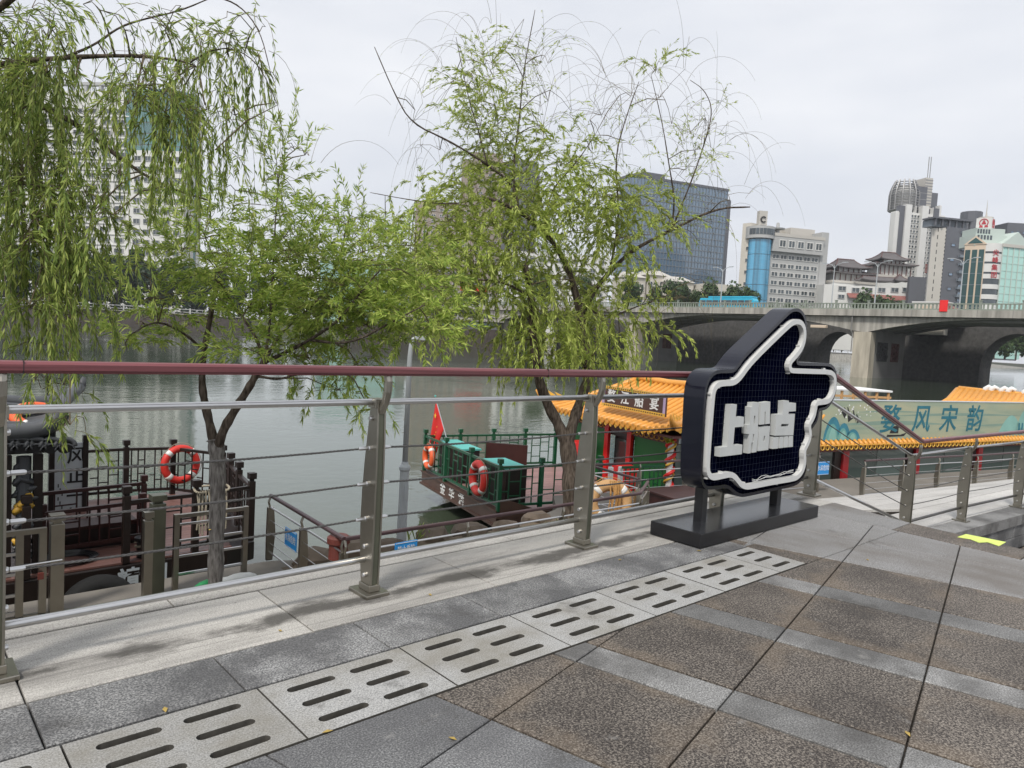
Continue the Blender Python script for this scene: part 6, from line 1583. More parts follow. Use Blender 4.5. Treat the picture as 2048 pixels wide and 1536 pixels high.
# ------------------------------------------------------------------ dark boat on the left
D1 = -2.6
b1_ = thing('dark_boat', (1.5,15,0), 'dark brown wooden boat with grey tiled cabin roof moored at the left quay', 'boat')
def d1(name, lo, hi, mat, bevel=0): m = MB(); m.box(lo, hi); return m.build(name, mat, b1_, bevel=bevel)
deckp = [(-6,12.75),(4.9,12.86),(5.5,13.1),(6.15,16.2),(5.5,17.6),(-6,17.9)]
m = MB(); m.prism([(x,y,D1-.02) for x,y in deckp], (0,0,-.34)); m.build('gunwale', M_wood_dark, b1_, bevel=.02)
m = MB(); m.prism([(x*.985-.05,15.3+(y-15.3)*.93,D1-.36) for x,y in deckp], (0,0,-1.0)); m.build('hull', M_wood_dark, b1_)
for k in range(30):
    y0 = 12.9+.16*k
    if y0 > 17.6: break
    xr_ = 5.0+.2*(y0-12.9); 
    xs_ = [1.9+random.Random(k).uniform(-.8,.8), xr_]; m = MB(); m.box((-.2,y0,D1-.015),(xs_[0],y0+.153,D1+.014)); m.build('deck_plank', M_plank, b1_)
    m = MB(); m.box((xs_[0]+.006,y0,D1-.015),(xs_[1],y0+.153,D1+.014)); m.build('deck_plank', M_plank, b1_)
def kp(x, y, h=RH, mat=M_wood_dark, w_=.11): knob_post(b1_, (x-1.5,y-15,D1), h, mat, w_)
def lt(a, b, h, n_, style, mat=M_wood_dark): lattice(b1_, (a[0]-1.5,a[1]-15), (b[0]-1.5,b[1]-15), D1, h, mat, n_, style, .05)
near = [(1.85,12.86),(3.24,12.9),(4.35,12.92),(5.42,13.12)]
for p in near: kp(*p)
for a, b in list(zip(near[:-1], near[1:]))[1:]: lt(a, b, 1.06, 1, 1)
endp = [(5.42,13.12),(5.62,14.25),(5.85,15.3),(6.05,16.3)]
for p in endp[1:]: kp(*p)
for a, b in zip(endp[:-1], endp[1:]): lt(a, b, 1.06, 1, 0)
farp_ = [(3.0,17.75),(4.42,17.72),(5.35,17.5),(6.05,16.3)]
for p in farp_[:-1]: kp(*p)
for a, b in zip(farp_[:-1], farp_[1:]): lt(a, b, 1.12, 2, 1)
# bench-like partition screens on the deck
for (a, b, h) in (((2.25,14.6),(4.0,14.75),.95),((2.2,13.75),(3.75,13.9),.80)):
    for p in (a, b): kp(p[0], p[1], h+.12, M_wood_red, .09)
    lt(a, b, h, 2, 2, M_wood_red)
m = MB(); m.box((2.25,13.95,D1+.36),(3.7,14.5,D1+.42)); m.build('bench_seat', M_wood_red, b1_)
m = MB(); m.box((2.25,13.96,D1+.02),(3.7,14.0,D1+.36)); m.build('bench_panel', M_wood_dark, b1_)
# cabin: red panelled side, carved corner posts, white poem board
d1('cabin_side', (-6,13.05,D1), (1.5,13.15,-.95), M_wood_red); d1('cabin_back', (-6,17.4,D1), (2.0,17.5,-.75), M_wood_dark); d1('cabin_front', (1.52,13.16,D1), (1.62,17.4,-.8), M_wood_dark)
for k in range(3):
    x0 = -.4+.66*k; d1('side_panel', (x0,13.02,D1+.15), (x0+.58,13.049,D1+.75), M_glass); d1('carved_panel', (x0,13.02,D1+.82), (x0+.58,13.049,D1+1.45), M_wood_red)
    m = MB(); m.tube([(x0+.29+.16*math.cos(t),13.015,D1+1.12+.16*math.sin(t)) for t in np.linspace(0,2*PI,17)[:-1]], .022, 5, closed=True); m.tube([(x0+.1+.04*i,13.015,D1+1.3+.05*math.sin(i*1.7)) for i in range(10)], .016, 5); m.build('carving', plain('carving_red',(.22,.03,.02),.5) if k == 0 else MATS['carving_red'], b1_)
for x in (1.62, 2.02): d1('corner_post', (x-.06,13.0,D1+.015), (x+.06,13.12,-.72), M_wood_dark)
rr = random.Random(31)
def lumps(nm, n_, z0, z1, rad, mat):
    m = MB()
    for k in range(n_):
        a = rr.uniform(0, 6.28); c = np.array([1.84+.10*math.cos(a), 13.06+.08*math.sin(a), rr.uniform(z0, z1)]); d = np.array([rr.uniform(-1,1), rr.uniform(-.6,.2), rr.uniform(-.8,.8)])*.09
        m.tube([c-d, c, c+d+[0,0,.02]], [rad*.4, rad*rr.uniform(.8,1.2), rad*.3], 6)
    return m.build(nm, mat, b1_, smooth=True, kind='stuff')
m = MB(); m.tube([(1.84,13.08,D1+.015),(1.84,13.08,-.75)], .10, 10); m.build('carved_column', M_tile_grey, b1_)
lumps('carved_dragon', 46, D1+.1, -.8, .05, M_tile_grey); lumps('dragon_belly', 9, D1+.95, D1+1.25, .075, M_gold); lumps('dragon_claw', 6, D1+.45, D1+.7, .05, M_gold)
pb0, pb1 = on_y(108,1000,16.9), on_y(166,885,16.9)
root_p = thing('poem_board', ((pb0[0]+pb1[0])/2,16.95,D1+.0), 'white board with large black characters standing on the dark boat deck', 'board')
m = MB(); m.box((pb0[0],16.9,pb0[2]-.55),(pb1[0],16.95,pb1[2])); m.build('panel', M_panelw, root_p)
for x in (pb0[0]-.05, pb1[0]+.05): m = MB(); m.box((x-.05,16.88,D1+.015),(x+.05,16.98,pb1[2]+.15)); m.build('frame_post', M_wood_dark, root_p)
zc_ = pb1[2]
for k, ch in enumerate('风正一帆'): text('board_character', ch, .36, ((pb0[0]+pb1[0])/2+.14,16.895,zc_-.28-.42*k), (1,0,0), (0,0,1), M_ink, root_p, .002, .006)
for k in range(6): m = MB(); m.box((pb0[0]+.06+.035*(k % 3),16.893,zc_-.9-.09*k),(pb0[0]+.08+.035*(k % 3),16.899,zc_-.83-.09*k)); m.build('small_print', M_ink, root_p)
# curved grey roof surveyed row by row: near slope with fat tile rolls, flared right corner, scalloped eave
rows = [(12.7,[(-220,866),(-60,868),(0,868),(50,866),(90,858),(113,843),(123,827)]),(13.1,[(-220,850),(-60,852),(0,852),(55,852),(97,843),(117,828),(126,814)]),
        (13.6,[(-220,836),(-60,838),(0,839),(60,839),(100,830),(121,815),(132,801)]),(14.2,[(-220,818),(-60,823),(0,826),(60,827),(104,819),(129,804),(145,788)]),(14.9,[(-220,792),(-60,799),(0,804),(60,809),(106,806),(136,795),(158,776)])]
RW = [smooth_path([on_y(x, y, Y) for x, y in pts], 2) for Y, pts in rows] if 'smooth_path' in globals() else [[on_y(x, y, Y) for x, y in pts] for Y, pts in rows]
back = [np.array([p[0]-.1, 17.5, p[2]-.5]) for p in RW[-1]]
grid = RW+[back]; nc = len(RW[0]); m = MB()
for rw in grid: m.v += [tuple(p) for p in rw]
for i_ in range(len(grid)-1):
    for j_ in range(nc-1): q_ = i_*nc+j_; m.f.append((q_, q_+1, q_+nc+1, q_+nc)); m.m.append(0)
ro = m.build('roof', M_tile_grey, b1_, smooth=True); md = ro.modifiers.new('thickness','SOLIDIFY'); md.thickness = .08
for k, rw in enumerate(RW):
    m = MB(); m.tube([p+np.array([0,-.03,.03]) for p in rw], .13 if k in (0,) else (.11 if k == 4 else .05), 9); m.build('ridge' if k == 4 else 'roof_roll', M_tile_grey, ro, smooth=True)
    if k < 4:
        for f in (.33,.66):
            m = MB(); m.tube([(p*(1-f)+q_*f)+np.array([0,-.02,.02]) for p, q_ in zip(rw, RW[k+1])], .045, 7); m.build('roof_roll', M_tile_grey, ro, smooth=True)
m = MB(); m.tube([rw[-1]+np.array([0,0,.02]) for rw in RW], .10, 8); m.build('gable_roll', M_tile_grey, ro, smooth=True)
p = RW[-1][-1]; m = MB(); m.tube([p, p+[.05,0,.08], p+[.08,0,.2]], [.10,.07,.03], 8); m.build('upturned_horn', M_tile_grey, ro, smooth=True)
zs_ = on_y(60, 896, 12.62)[2]
m = MB(); m.box((-4,12.72,zs_-.1),(on_y(112,880,12.7)[0],13.0,zs_+.22)); m.build('eave_fascia', M_black, ro)
for k in range(-3, 5):
    c = on_y(14+29*k, 893, 12.62); m = MB()
    m.tube([(c[0]+.135*math.cos(t),12.62,c[2]+.12*math.sin(t)) for t in np.linspace(0,PI,11)], .035, 7); m.tube([(c[0]+.13*math.cos(t),12.6,c[2]+.09*math.sin(t)-.05) for t in np.linspace(0,PI,9)], .012, 5); m.build('scalloped_eave', M_tile_grey, ro, smooth=True)
    m = MB(); m.lathe((c[0],12.70,c[2]), [(.11,-.02),(.11,.08)], 14, axis=(np.array([1.0,0,0]),np.array([0,0,1.0]),np.array([0,-1.0,0]))); m.build('eave_disc', M_black, ro)
c = on_y(96, 800, 14.9); m = MB(); m.tube([c-[0,0,.1], c+[0,0,.35]], .02, 6); m.lathe(c+[0,0,.35], [(.03,0),(.05,.03),(.05,.08),(.01,.1)], 8); m.build('finial', M_black, ro)
lb = lifebuoy(on_y(75,838,13.35)+[0,-.05,.03], (.05,-.45,.89), .30, .085, M_orange, 'orange lifebuoy lying flat on the grey tiled boat roof')
lifebuoy((5.48,17.36,D1+.72), (.12,-1,.05), .37, .085, M_red, 'red lifebuoy hanging on the far rail of the dark boat')
# ropes, coil, bollards, tyre, fender
rp_ = thing('rope_bundle', (4.62,12.95,D1+1.0), 'bundle of pale rope slung over the near rail of the dark boat', 'rope'); rr = random.Random(8)
for k in range(11):
    x = 4.35+.05*k; m = MB(); m.tube([(x,12.84,D1+.45-.15*rr.random()),(x+rr.uniform(-.03,.03),12.83,D1+.8),(x,12.88,D1+1.09),(x,12.98,D1+1.08),(x+rr.uniform(-.05,.05),13.02,D1+.6)], .016, 6); m.build('strand', M_rope, rp_)
m = MB(); m.tube([(4.6+.30*math.cos(t),12.86+.06*math.sin(3*t),D1+1.12+.07*math.sin(t)) for t in np.linspace(0,4*PI,40)], .02, 6); m.build('knot', M_rope, rp_)
cl_ = thing('hose_coil', (2.6,13.35,D1), 'coil of black hose lying on the dark boat deck', 'hose')
for k in range(5):
    m = MB(); m.tube([(2.5+(.34+.025*k)*math.cos(t),13.4+(.26+.02*k)*math.sin(t),D1+.035+.012*k+.008*math.sin(3*t+k)) for t in np.linspace(0,2*PI,33)[:-1]], .018, 6, closed=True); m.build('loop', M_black, cl_)
bl = thing('bollard', (3.45,13.05,D1), 'small black mooring bollard with rope on the dark boat deck', 'bollard')
m = MB(); m.lathe((3.52,13.05,D1), [(.075,0),(.075,.28),(.11,.30),(.11,.36),(.07,.38)], 14); m.build('drum', M_black, bl); m = MB(); m.tube([(3.52+.09*math.cos(t),13.05+.09*math.sin(t),D1+.17+.012*t) for t in np.linspace(0,9,40)], .018, 6); m.build('rope_turns', M_rope, bl)
ty = thing('tyre_fender', (2.55,11.5,-2.9), 'black tyre hung as a fender on the side of the dark boat', 'tyre')
m = MB(); m.tube([(2.75+.42*math.cos(t),12.45,D1-.55+.42*math.sin(t)) for t in np.linspace(0,2*PI,29)[:-1]], .15, 12, closed=True); m.build('tread', M_tyre, ty, smooth=True)
ty.location = (2.75,12.45,D1-.9)
for o_ in [q for q in bpy.data.objects if q.parent == ty]: o_.matrix_parent_inverse = Matrix.Translation((-2.75,-12.45,-(D1-.9)))
for ch, x in zip('靖月', (3.25,3.72)): text('hull_character', ch, .34, (x,12.72,D1-.22), (1,.01,0), (0,0,1), M_panelw, b1_, .003, .01)
# ------------------------------------------------------------------ foliage
def leaf_mat(name, c0, c1, c2, trans=.35):
    m, nt, N, L, b = _mat(name)
    g = N.new('ShaderNodeNewGeometry'); cr = N.new('ShaderNodeValToRGB'); e = cr.color_ramp.elements
    e[0].position = 0; e[0].color = C4(c0); e[1].position = 1; e[1].color = C4(c2); q_ = e.new(.5); q_.color = C4(c1)
    L.new(g.outputs['Random Per Island'], cr.inputs[0])
    no = N.new('ShaderNodeTexNoise'); no.inputs['Scale'].default_value = 1.3; no.inputs['Detail'].default_value = 2; L.new(g.outputs['Position'], no.inputs['Vector'])
    mr = N.new('ShaderNodeMapRange'); mr.inputs['From Min'].default_value = .3; mr.inputs['From Max'].default_value = .7; mr.inputs['To Min'].default_value = .7; mr.inputs['To Max'].default_value = 1.25; L.new(no.outputs['Fac'], mr.inputs['Value'])
    hs = N.new('ShaderNodeHueSaturation'); L.new(mr.outputs[0], hs.inputs['Value']); L.new(cr.outputs[0], hs.inputs['Color'])
    b.inputs['Roughness'].default_value = .5; b.inputs['Specular IOR Level'].default_value = .3; L.new(hs.outputs[0], b.inputs['Base Color'])
    tr = N.new('ShaderNodeBsdfTranslucent'); L.new(hs.outputs[0], tr.inputs['Color'])
    mx = N.new('ShaderNodeMixShader'); mx.inputs[0].default_value = trans; L.new(b.outputs[0], mx.inputs[1]); L.new(tr.outputs[0], mx.inputs[2])
    L.new(mx.outputs[0], N['Material Output'].inputs['Surface'])
    return m
M_willow = leaf_mat('willow_leaf', (.235,.32,.065), (.39,.475,.10), (.61,.68,.20), .5)
M_willow_b = leaf_mat('willow_leaf_fresh', (.205,.315,.062), (.36,.475,.092), (.59,.66,.185), .5)
M_willow_c = leaf_mat('willow_leaf_deep', (.16,.24,.06), (.29,.38,.09), (.50,.57,.16), .5)
M_twig = plain('twig', (.12,.095,.055), .9, var=.3, scale=9)
M_farleaf = leaf_mat('far_leaf', (.018,.036,.014), (.028,.055,.02), (.045,.08,.028), .2)
M_farleaf2 = leaf_mat('far_leaf_fresh', (.03,.06,.02), (.05,.09,.03), (.08,.12,.04), .2)
G = np.random.default_rng(3)
DOWN = np.array([0, 0, -1.0])
def quad_mesh(name, verts, mat):
    n = len(verts)//4; me = bpy.data.meshes.new(name); me.vertices.add(4*n); me.vertices.foreach_set('co', np.asarray(verts, np.float32).ravel())
    me.loops.add(4*n); me.loops.foreach_set('vertex_index', np.arange(4*n, dtype=np.int32)); me.polygons.add(n)
    me.polygons.foreach_set('loop_start', np.arange(0, 4*n, 4, dtype=np.int32)); me.materials.append(mat); me.update(calc_edges=True); me.validate(); return me
class Willow:
    def __init__(s): s.tw = MB(); s.P = []; s.D = []; s.Ln = []; s.Wd = []; s.limb_pts = []
    def strand(s, p, d, L, grav, spacing, leaf, wid, spread, bare=0.0, r=.0032, seg=.07, jitter=.12, leafy_from=0.0):
        p = np.array(p, float); d = d/np.linalg.norm(d); n = max(3, int(L/seg)); st = L/n; path = [p.copy()]; dirs = [d.copy()]
        for k in range(n):
            d = d+DOWN*grav*st+G.normal(0, jitter, 3)*st*1.5; d /= np.linalg.norm(d); p = p+d*st; path.append(p.copy()); dirs.append(d.copy())
        s.tw.tube(path, list(np.linspace(r, r*.45, len(path))), 3, cap=False)
        if bare >= 1: return path
        k = max(1, int(L/spacing)); ts = np.sort(G.uniform(leafy_from, 1, k))
        for t in ts:
            if G.random() < bare: continue
            f = t*n; i = min(n-1, int(f)); q = path[i]+(path[i+1]-path[i])*(f-i); dd = dirs[i]
            rv = G.normal(0, 1, 3); rv -= dd*(rv @ dd); rv /= np.linalg.norm(rv)+1e-9
            ld = dd*math.cos(spread)+rv*math.sin(spread)*G.uniform(.5,1.3)+DOWN*.18; ld /= np.linalg.norm(ld)
            s.P.append(q); s.D.append(ld); ll = leaf*G.uniform(.65,1.25); s.Ln.append(ll); s.Wd.append(wid*G.uniform(.75,1.2))
        return path
    def crown(s, mat, root):
        P = np.array(s.P); D = np.array(s.D); L = np.array(s.Ln)[:,None]; W_ = np.array(s.Wd)[:,None]; n = len(P)
        rv = G.normal(0, 1, (n,3)); S = np.cross(D, rv); S /= np.linalg.norm(S, axis=1, keepdims=True)+1e-9; N_ = np.cross(S, D)
        V = np.empty((n,4,3)); V[:,0] = P; V[:,1] = P+D*L*.42+S*W_*.5+N_*W_*.12; V[:,2] = P+D*L-N_*L*.06+DOWN*L*.08; V[:,3] = P+D*L*.42-S*W_*.5+N_*W_*.12
        o = put('crown', quad_mesh('crown', V.reshape(-1,3), mat), root); o.matrix_parent_inverse = parent_matrix(root).inverted(); o['kind'] = 'stuff'
        return o
def px_path(pts, depth, dd=None):
    return [at_d(x, y, depth+(dd[i] if dd else 0)) for i, (x, y) in enumerate(pts)]
def willow(name, label, base, limbs, clumps, styles, depth, leafmat, trunk_limbs=2, barks=(M_bark,), seed=1):
    global G
    G = np.random.default_rng(seed)
    root = thing(name, base, label, 'tree'); w = Willow(); allp = []
    for i, (pts, r0, r1, dd) in enumerate(limbs):
        P = smooth_path(px_path(pts, depth, dd)); n_ = len(P)
        if i == 0: P = [np.array([P[0][0], P[0][1], base[2]-.02])]+P; n_ += 1
        rs = [r0+(r1-r0)*(k/(n_-1))**.9 for k in range(n_)]
        rs = [r*(1+.10*math.sin(k*1.7+i)+.05*math.sin(k*3.1)) for k, r in enumerate(rs)]
        m = MB(); m.tube(P, rs, 12 if r0 > .04 else 7); m.build('trunk' if i == 0 else 'limb', barks[0] if i or len(barks) < 2 else barks[1], root, smooth=True)
        for k, p in enumerate(P):
            if i > 0: allp.append((p, rs[k]))
    ap = np.array([p for p, r in allp])
    for (x, y, rx, ry, style, n_) in clumps:
        dz = G.uniform(-.7, .7)*depth/12; c = at_d(x, y, depth+dz)
        j = int(np.argmin(((ap-c)**2).sum(1))); q = ap[j]
        mid = (q+c)/2+np.array([0,0,.08])*np.linalg.norm(c-q)
        if np.linalg.norm(c-q) > .12: w.tw.tube([q, mid, c], [min(.014,allp[j][1]*.7), .009, .006], 5, cap=False)
        S = styles[style]; hubs = [c+_I*G.normal(0,rx*.45)*depth/FPX+_J*G.normal(0,ry*.4)*depth/FPX+_F*G.normal(0,.25) for _ in range(max(2, n_//9))]
        for h in hubs: w.tw.tube([c, (c+h)/2+np.array([0,0,.05]), h], [.006,.005,.0045], 3, cap=False)
        for k in range(n_):
            a = G.uniform(0, 2*PI); rr_ = math.sqrt(G.random()); 
            p = c+_I*(rx*rr_*math.cos(a))*depth/FPX+_J*(ry*rr_*math.sin(a)+ry*S.get('up',0))*depth/FPX+_F*G.normal(0, .28*depth/12)
            h = min(hubs, key=lambda q_: ((q_-p)**2).sum())
            if G.random() < .35: w.tw.tube([h, (h+p)/2+np.array([0,0,.03]), p], [.0042,.0038,.0034], 3, cap=False)
            out = (p-c); out[2] *= .4; out = out/(np.linalg.norm(out)+1e-6)
            d = out*S['out']+np.array([G.normal(0,.6),G.normal(0,.6),S['rise']+G.normal(0,.35)])
            w.strand(p, d, S['L']*G.uniform(.55,1.35), S['grav'], S['sp'], S['leaf'], S['wid'], S['spread'], S.get('bare',0), S.get('r',.0030), S.get('seg',.08))
    w.crown(leafmat, root)
    w.tw.build('twigs', M_twig, root, kind='stuff')
    return root, w
ST = {
 'weep': dict(L=.66, grav=2.6, sp=.016, leaf=.11, wid=.024, spread=.55, out=.8, rise=.25, up=.15),
 'long': dict(L=1.05, grav=3.4, sp=.018, leaf=.11, wid=.023, spread=.5, out=.5, rise=.2, up=.3),
 'top': dict(L=.75, grav=1.9, sp=.022, leaf=.10, wid=.021, spread=.5, out=.5, rise=1.0, up=.1),
 'sparse': dict(L=.8, grav=1.9, sp=.045, leaf=.095, wid=.018, spread=.5, out=.6, rise=.9, bare=.35, up=.0),
 'bare': dict(L=1.45, grav=1.75, sp=.2, leaf=.07, wid=.011, spread=.5, out=.8, rise=1.6, bare=.85, r=.0032, seg=.1),
 'wire': dict(L=1.1, grav=3.0, sp=.3, leaf=.07, wid=.011, spread=.4, out=.2, rise=-.3, bare=.9, r=.003, seg=.1),
 'spray': dict(L=.42, grav=.9, sp=.0125, leaf=.115, wid=.021, spread=.75, out=1.0, rise=.35, seg=.06),
 'shoot': dict(L=.50, grav=.8, sp=.016, leaf=.115, wid=.0195, spread=.65, out=.7, rise=.9, seg=.06),
 'hang': dict(L=.45, grav=4.0, sp=.016, leaf=.11, wid=.018, spread=.55, out=.4, rise=.0, seg=.06),
 'curtain': dict(L=1.0, grav=5.0, sp=.022, leaf=.10, wid=.0175, spread=.45, out=.25, rise=.1, up=.35, seg=.09),
 'strings': dict(L=1.25, grav=5.5, sp=.045, leaf=.10, wid=.0165, spread=.45, out=.2, rise=.0, bare=.2, up=.3, seg=.1),
}
# tall willow with the forked trunk
DB = 13.9
tb_base = at_d(1137, 1060, DB); tb_base = (tb_base[0], tb_base[1], QZ)
limbs_b = [
 ([(1137,1090),(1142,1000),(1140,930),(1132,868)], .165, .155, None),
 ([(1135,895),(1118,850),(1094,808),(1073,745),(1066,670),(1064,594),(1050,530)], .125, .05, [0,0,-.1,-.3,-.4,-.5,-.6]),
 ([(1133,895),(1146,845),(1163,796),(1180,745),(1170,680),(1155,600),(1135,529),(1090,460),(1036,420),(977,396)], .12, .03, [0,0,.1,.2,.3,.3,.2,0,-.2,-.4]),
 ([(1172,735),(1160,650),(1180,590),(1219,544),(1264,500),(1343,460),(1432,416),(1500,414)], .075, .012, [.2,.4,.5,.5,.6,.7,.8,.9]),
 ([(1036,420),(1030,370),(957,317),(895,280),(823,247),(790,190),(749,94)], .030, .007, [-.2,-.2,-.3,-.4,-.5,-.5,-.6]),
 ([(1030,400),(1026,336),(1040,230),(1046,148),(1070,20)], .028, .006, [0,.1,.3,.4,.5]),
 ([(975,330),(957,260),(937,198),(912,74)], .018, .005, [-.3,-.3,-.2,-.1]),
 ([(1219,544),(1240,440),(1229,317),(1250,240),(1278,163)], .028, .005, [.5,.3,.2,.1,0]),
 ([(1343,460),(1350,400),(1338,330),(1325,247),(1302,150)], .022, .005, [.7,.6,.5,.5,.4]),
 ([(1343,460),(1380,370),(1405,300),(1427,223),(1410,180),(1380,160)], .020, .005, [.7,.8,.9,1,1,1]),
 ([(1090,460),(1100,380),(1150,330),(1190,270)], .022, .006, [0,-.3,-.5,-.6]),
 ([(977,396),(900,410),(820,400),(740,385)], .016, .005, [-.4,-.5,-.6,-.7]),
 ([(1064,594),(1000,560),(930,560),(860,590)], .03, .008, [-.5,-.6,-.7,-.8]),
 ([(1155,600),(1210,640),(1280,610),(1320,600)], .025, .006, [.2,.3,.4,.5])]
cl_b = [(845, 430, 80, 45, 'weep', 43), (930, 410, 70, 55, 'weep', 50), (770, 470, 60, 35, 'sparse', 22), (820, 510, 95, 50, 'weep', 58), (910, 530, 80, 55, 'weep', 68), (1000, 470, 75, 65, 'weep', 61), (960, 590, 90, 50, 'weep', 68), (860, 580, 70, 45, 'weep', 47), (1060, 360, 75, 50, 'weep', 47), (1010, 330, 60, 50, 'top', 49), (1130, 330, 60, 50, 'weep', 40), (1200, 395, 60, 45, 'weep', 47), (1270, 410, 60, 50, 'weep', 43), (1235, 470, 55, 55, 'weep', 46), (1170, 460, 55, 55, 'weep', 40), (1100, 410, 60, 50, 'weep', 31), (1300, 470, 40, 35, 'weep', 18), (1075, 630, 55, 60, 'long', 37), (1140, 640, 60, 60, 'long', 52), (1200, 650, 60, 55, 'long', 46), (1260, 600, 50, 45, 'weep', 12), (1305, 590, 35, 45, 'weep', 8), (1290, 665, 35, 30, 'weep', 5), (1195, 705, 50, 30, 'weep', 34), (1110, 710, 45, 30, 'weep', 27), (1020, 640, 55, 45, 'weep', 27), (955, 270, 40, 75, 'top', 51), (990, 210, 40, 60, 'top', 35), (945, 160, 25, 50, 'top', 17), (1050, 150, 28, 55, 'sparse', 20), (1085, 110, 25, 50, 'sparse', 11), (1370, 340, 35, 45, 'sparse', 25), (1420, 260, 28, 45, 'sparse', 15), (1312, 140, 18, 18, 'top', 10), (1180, 300, 40, 40, 'sparse', 18), (1240, 280, 30, 60, 'sparse', 15), (1340, 440, 50, 30, 'sparse', 20), (910, 160, 90, 70, 'bare', 28), (1010, 100, 80, 70, 'bare', 20), (1100, 180, 60, 70, 'bare', 17), (830, 220, 50, 30, 'bare', 8), (1240, 190, 60, 60, 'bare', 22), (1330, 200, 70, 50, 'bare', 22), (1410, 270, 50, 50, 'bare', 22), (1460, 400, 50, 20, 'bare', 11), (1180, 240, 50, 50, 'bare', 13), (880, 300, 60, 40, 'wire', 22), (1380, 440, 80, 30, 'wire', 15), (1150, 560, 80, 40, 'wire', 22), (1350, 600, 40, 20, 'wire', 10), (1060, 500, 60, 40, 'weep', 36), (1000, 690, 50, 30, 'hang', 12), (900, 660, 50, 30, 'hang', 13), (1390, 560, 50, 20, 'wire', 6), (900, 470, 90, 50, 'weep', 50), (1040, 420, 60, 50, 'weep', 36), (980, 390, 60, 40, 'weep', 36), (1150, 400, 60, 50, 'weep', 40), (1100, 560, 70, 50, 'weep', 31), (1180, 570, 60, 50, 'weep', 28), (1010, 560, 60, 50, 'weep', 43), (870, 650, 60, 40, 'hang', 27), (790, 560, 60, 50, 'weep', 34), (1050, 690, 50, 35, 'long', 24), (1240, 700, 45, 30, 'weep', 7), (1330, 650, 30, 40, 'weep', 4), (1000, 270, 40, 60, 'top', 34), (970, 130, 25, 45, 'top', 13), (1280, 520, 45, 40, 'weep', 11), (1390, 300, 35, 50, 'sparse', 20), (1080, 250, 40, 60, 'sparse', 18)]
tall, wB = willow('willow_tree', 'tall willow with forked trunk and wiry bare top standing on the quay', tb_base, limbs_b, cl_b, ST, DB, M_willow, seed=5)
# slender willow with a bushy low crown
DA = 9.75
ta_base = at_d(430, 1160, DA); ta_base = (ta_base[0], ta_base[1], QZ)
SA = {k: dict(v) for k, v in ST.items()}
limbs_a = [
 ([(430,1180),(433,1080),(436,980),(434,900),(430,878)], .098, .105, None),
 ([(432,905),(420,850),(408,800),(403,760),(408,700),(420,640),(428,590),(440,560)], .068, .022, [0,0,0,0,.1,.1,.2,.2]),
 ([(432,905),(446,860),(470,820),(495,780),(512,750),(530,722)], .068, .042, [0,-.1,-.1,-.2,-.2,-.3]),
 ([(528,725),(570,705),(620,680),(680,640),(720,585),(760,540)], .032, .008, [-.3,-.4,-.4,-.5,-.5,-.6]),
 ([(530,724),(550,680),(590,640),(640,600),(680,520)], .028, .007, [-.3,-.2,0,.1,.2]),
 ([(528,722),(515,680),(490,640),(455,600),(430,520),(400,450)], .026, .007, [-.3,-.2,-.1,0,.1,.2]),
 ([(512,752),(560,760),(600,745),(680,740),(740,745)], .022, .006, [-.2,-.4,-.6,-.7,-.8]),
 ([(408,700),(360,660),(310,640),(260,670)], .022, .006, [.1,-.1,-.3,-.4]),
 ([(530,722),(540,650),(545,560),(550,450),(560,330)], .024, .005, [-.3,-.2,0,.1,.2]),
 ([(620,680),(700,690),(790,640),(850,610)], .022, .006, [-.4,-.5,-.6,-.7])]
cl_a = [(600, 560, 95, 50, 'spray', 52), (690, 550, 85, 50, 'spray', 49), (760, 590, 70, 50, 'spray', 44), (520, 520, 75, 50, 'spray', 39), (440, 470, 70, 50, 'spray', 32), (380, 430, 55, 45, 'shoot', 20), (330, 500, 55, 50, 'shoot', 18), (560, 440, 65, 50, 'spray', 31), (555, 350, 45, 45, 'shoot', 16), (640, 470, 70, 45, 'shoot', 26), (810, 640, 50, 40, 'spray', 27), (620, 630, 90, 40, 'spray', 51), (700, 670, 80, 35, 'spray', 45), (500, 610, 65, 40, 'spray', 31), (560, 690, 70, 30, 'spray', 24), (330, 600, 60, 35, 'spray', 17), (290, 650, 50, 28, 'spray', 18), (250, 690, 30, 18, 'spray', 9), (720, 735, 50, 30, 'hang', 20), (660, 775, 50, 25, 'hang', 13), (730, 800, 22, 22, 'hang', 6), (430, 560, 50, 40, 'spray', 18), (380, 640, 50, 30, 'spray', 13), (880, 600, 40, 40, 'spray', 13), (700, 430, 40, 35, 'shoot', 11), (720, 480, 50, 40, 'shoot', 17), (590, 300, 30, 25, 'shoot', 6), (470, 380, 50, 40, 'shoot', 11), (840, 560, 50, 40, 'spray', 15), (500, 700, 60, 25, 'spray', 13), (620, 720, 60, 20, 'hang', 13), (610, 310, 30, 15, 'bare', 4), (800, 540, 70, 50, 'spray', 36), (860, 650, 50, 40, 'spray', 27), (740, 640, 70, 40, 'spray', 36), (660, 600, 80, 40, 'spray', 36), (580, 500, 70, 50, 'spray', 28), (470, 560, 60, 40, 'spray', 23), (400, 510, 60, 45, 'spray', 20), (830, 490, 60, 40, 'spray', 23), (300, 560, 50, 35, 'shoot', 12), (720, 600, 60, 35, 'spray', 26)]
slim, wA = willow('willow_tree', 'slender willow with pale lower trunk and bushy bright crown by the dark boat', ta_base, limbs_a, cl_a, SA, DA, M_willow_b, barks=(M_bark, M_bark_pale), seed=9)
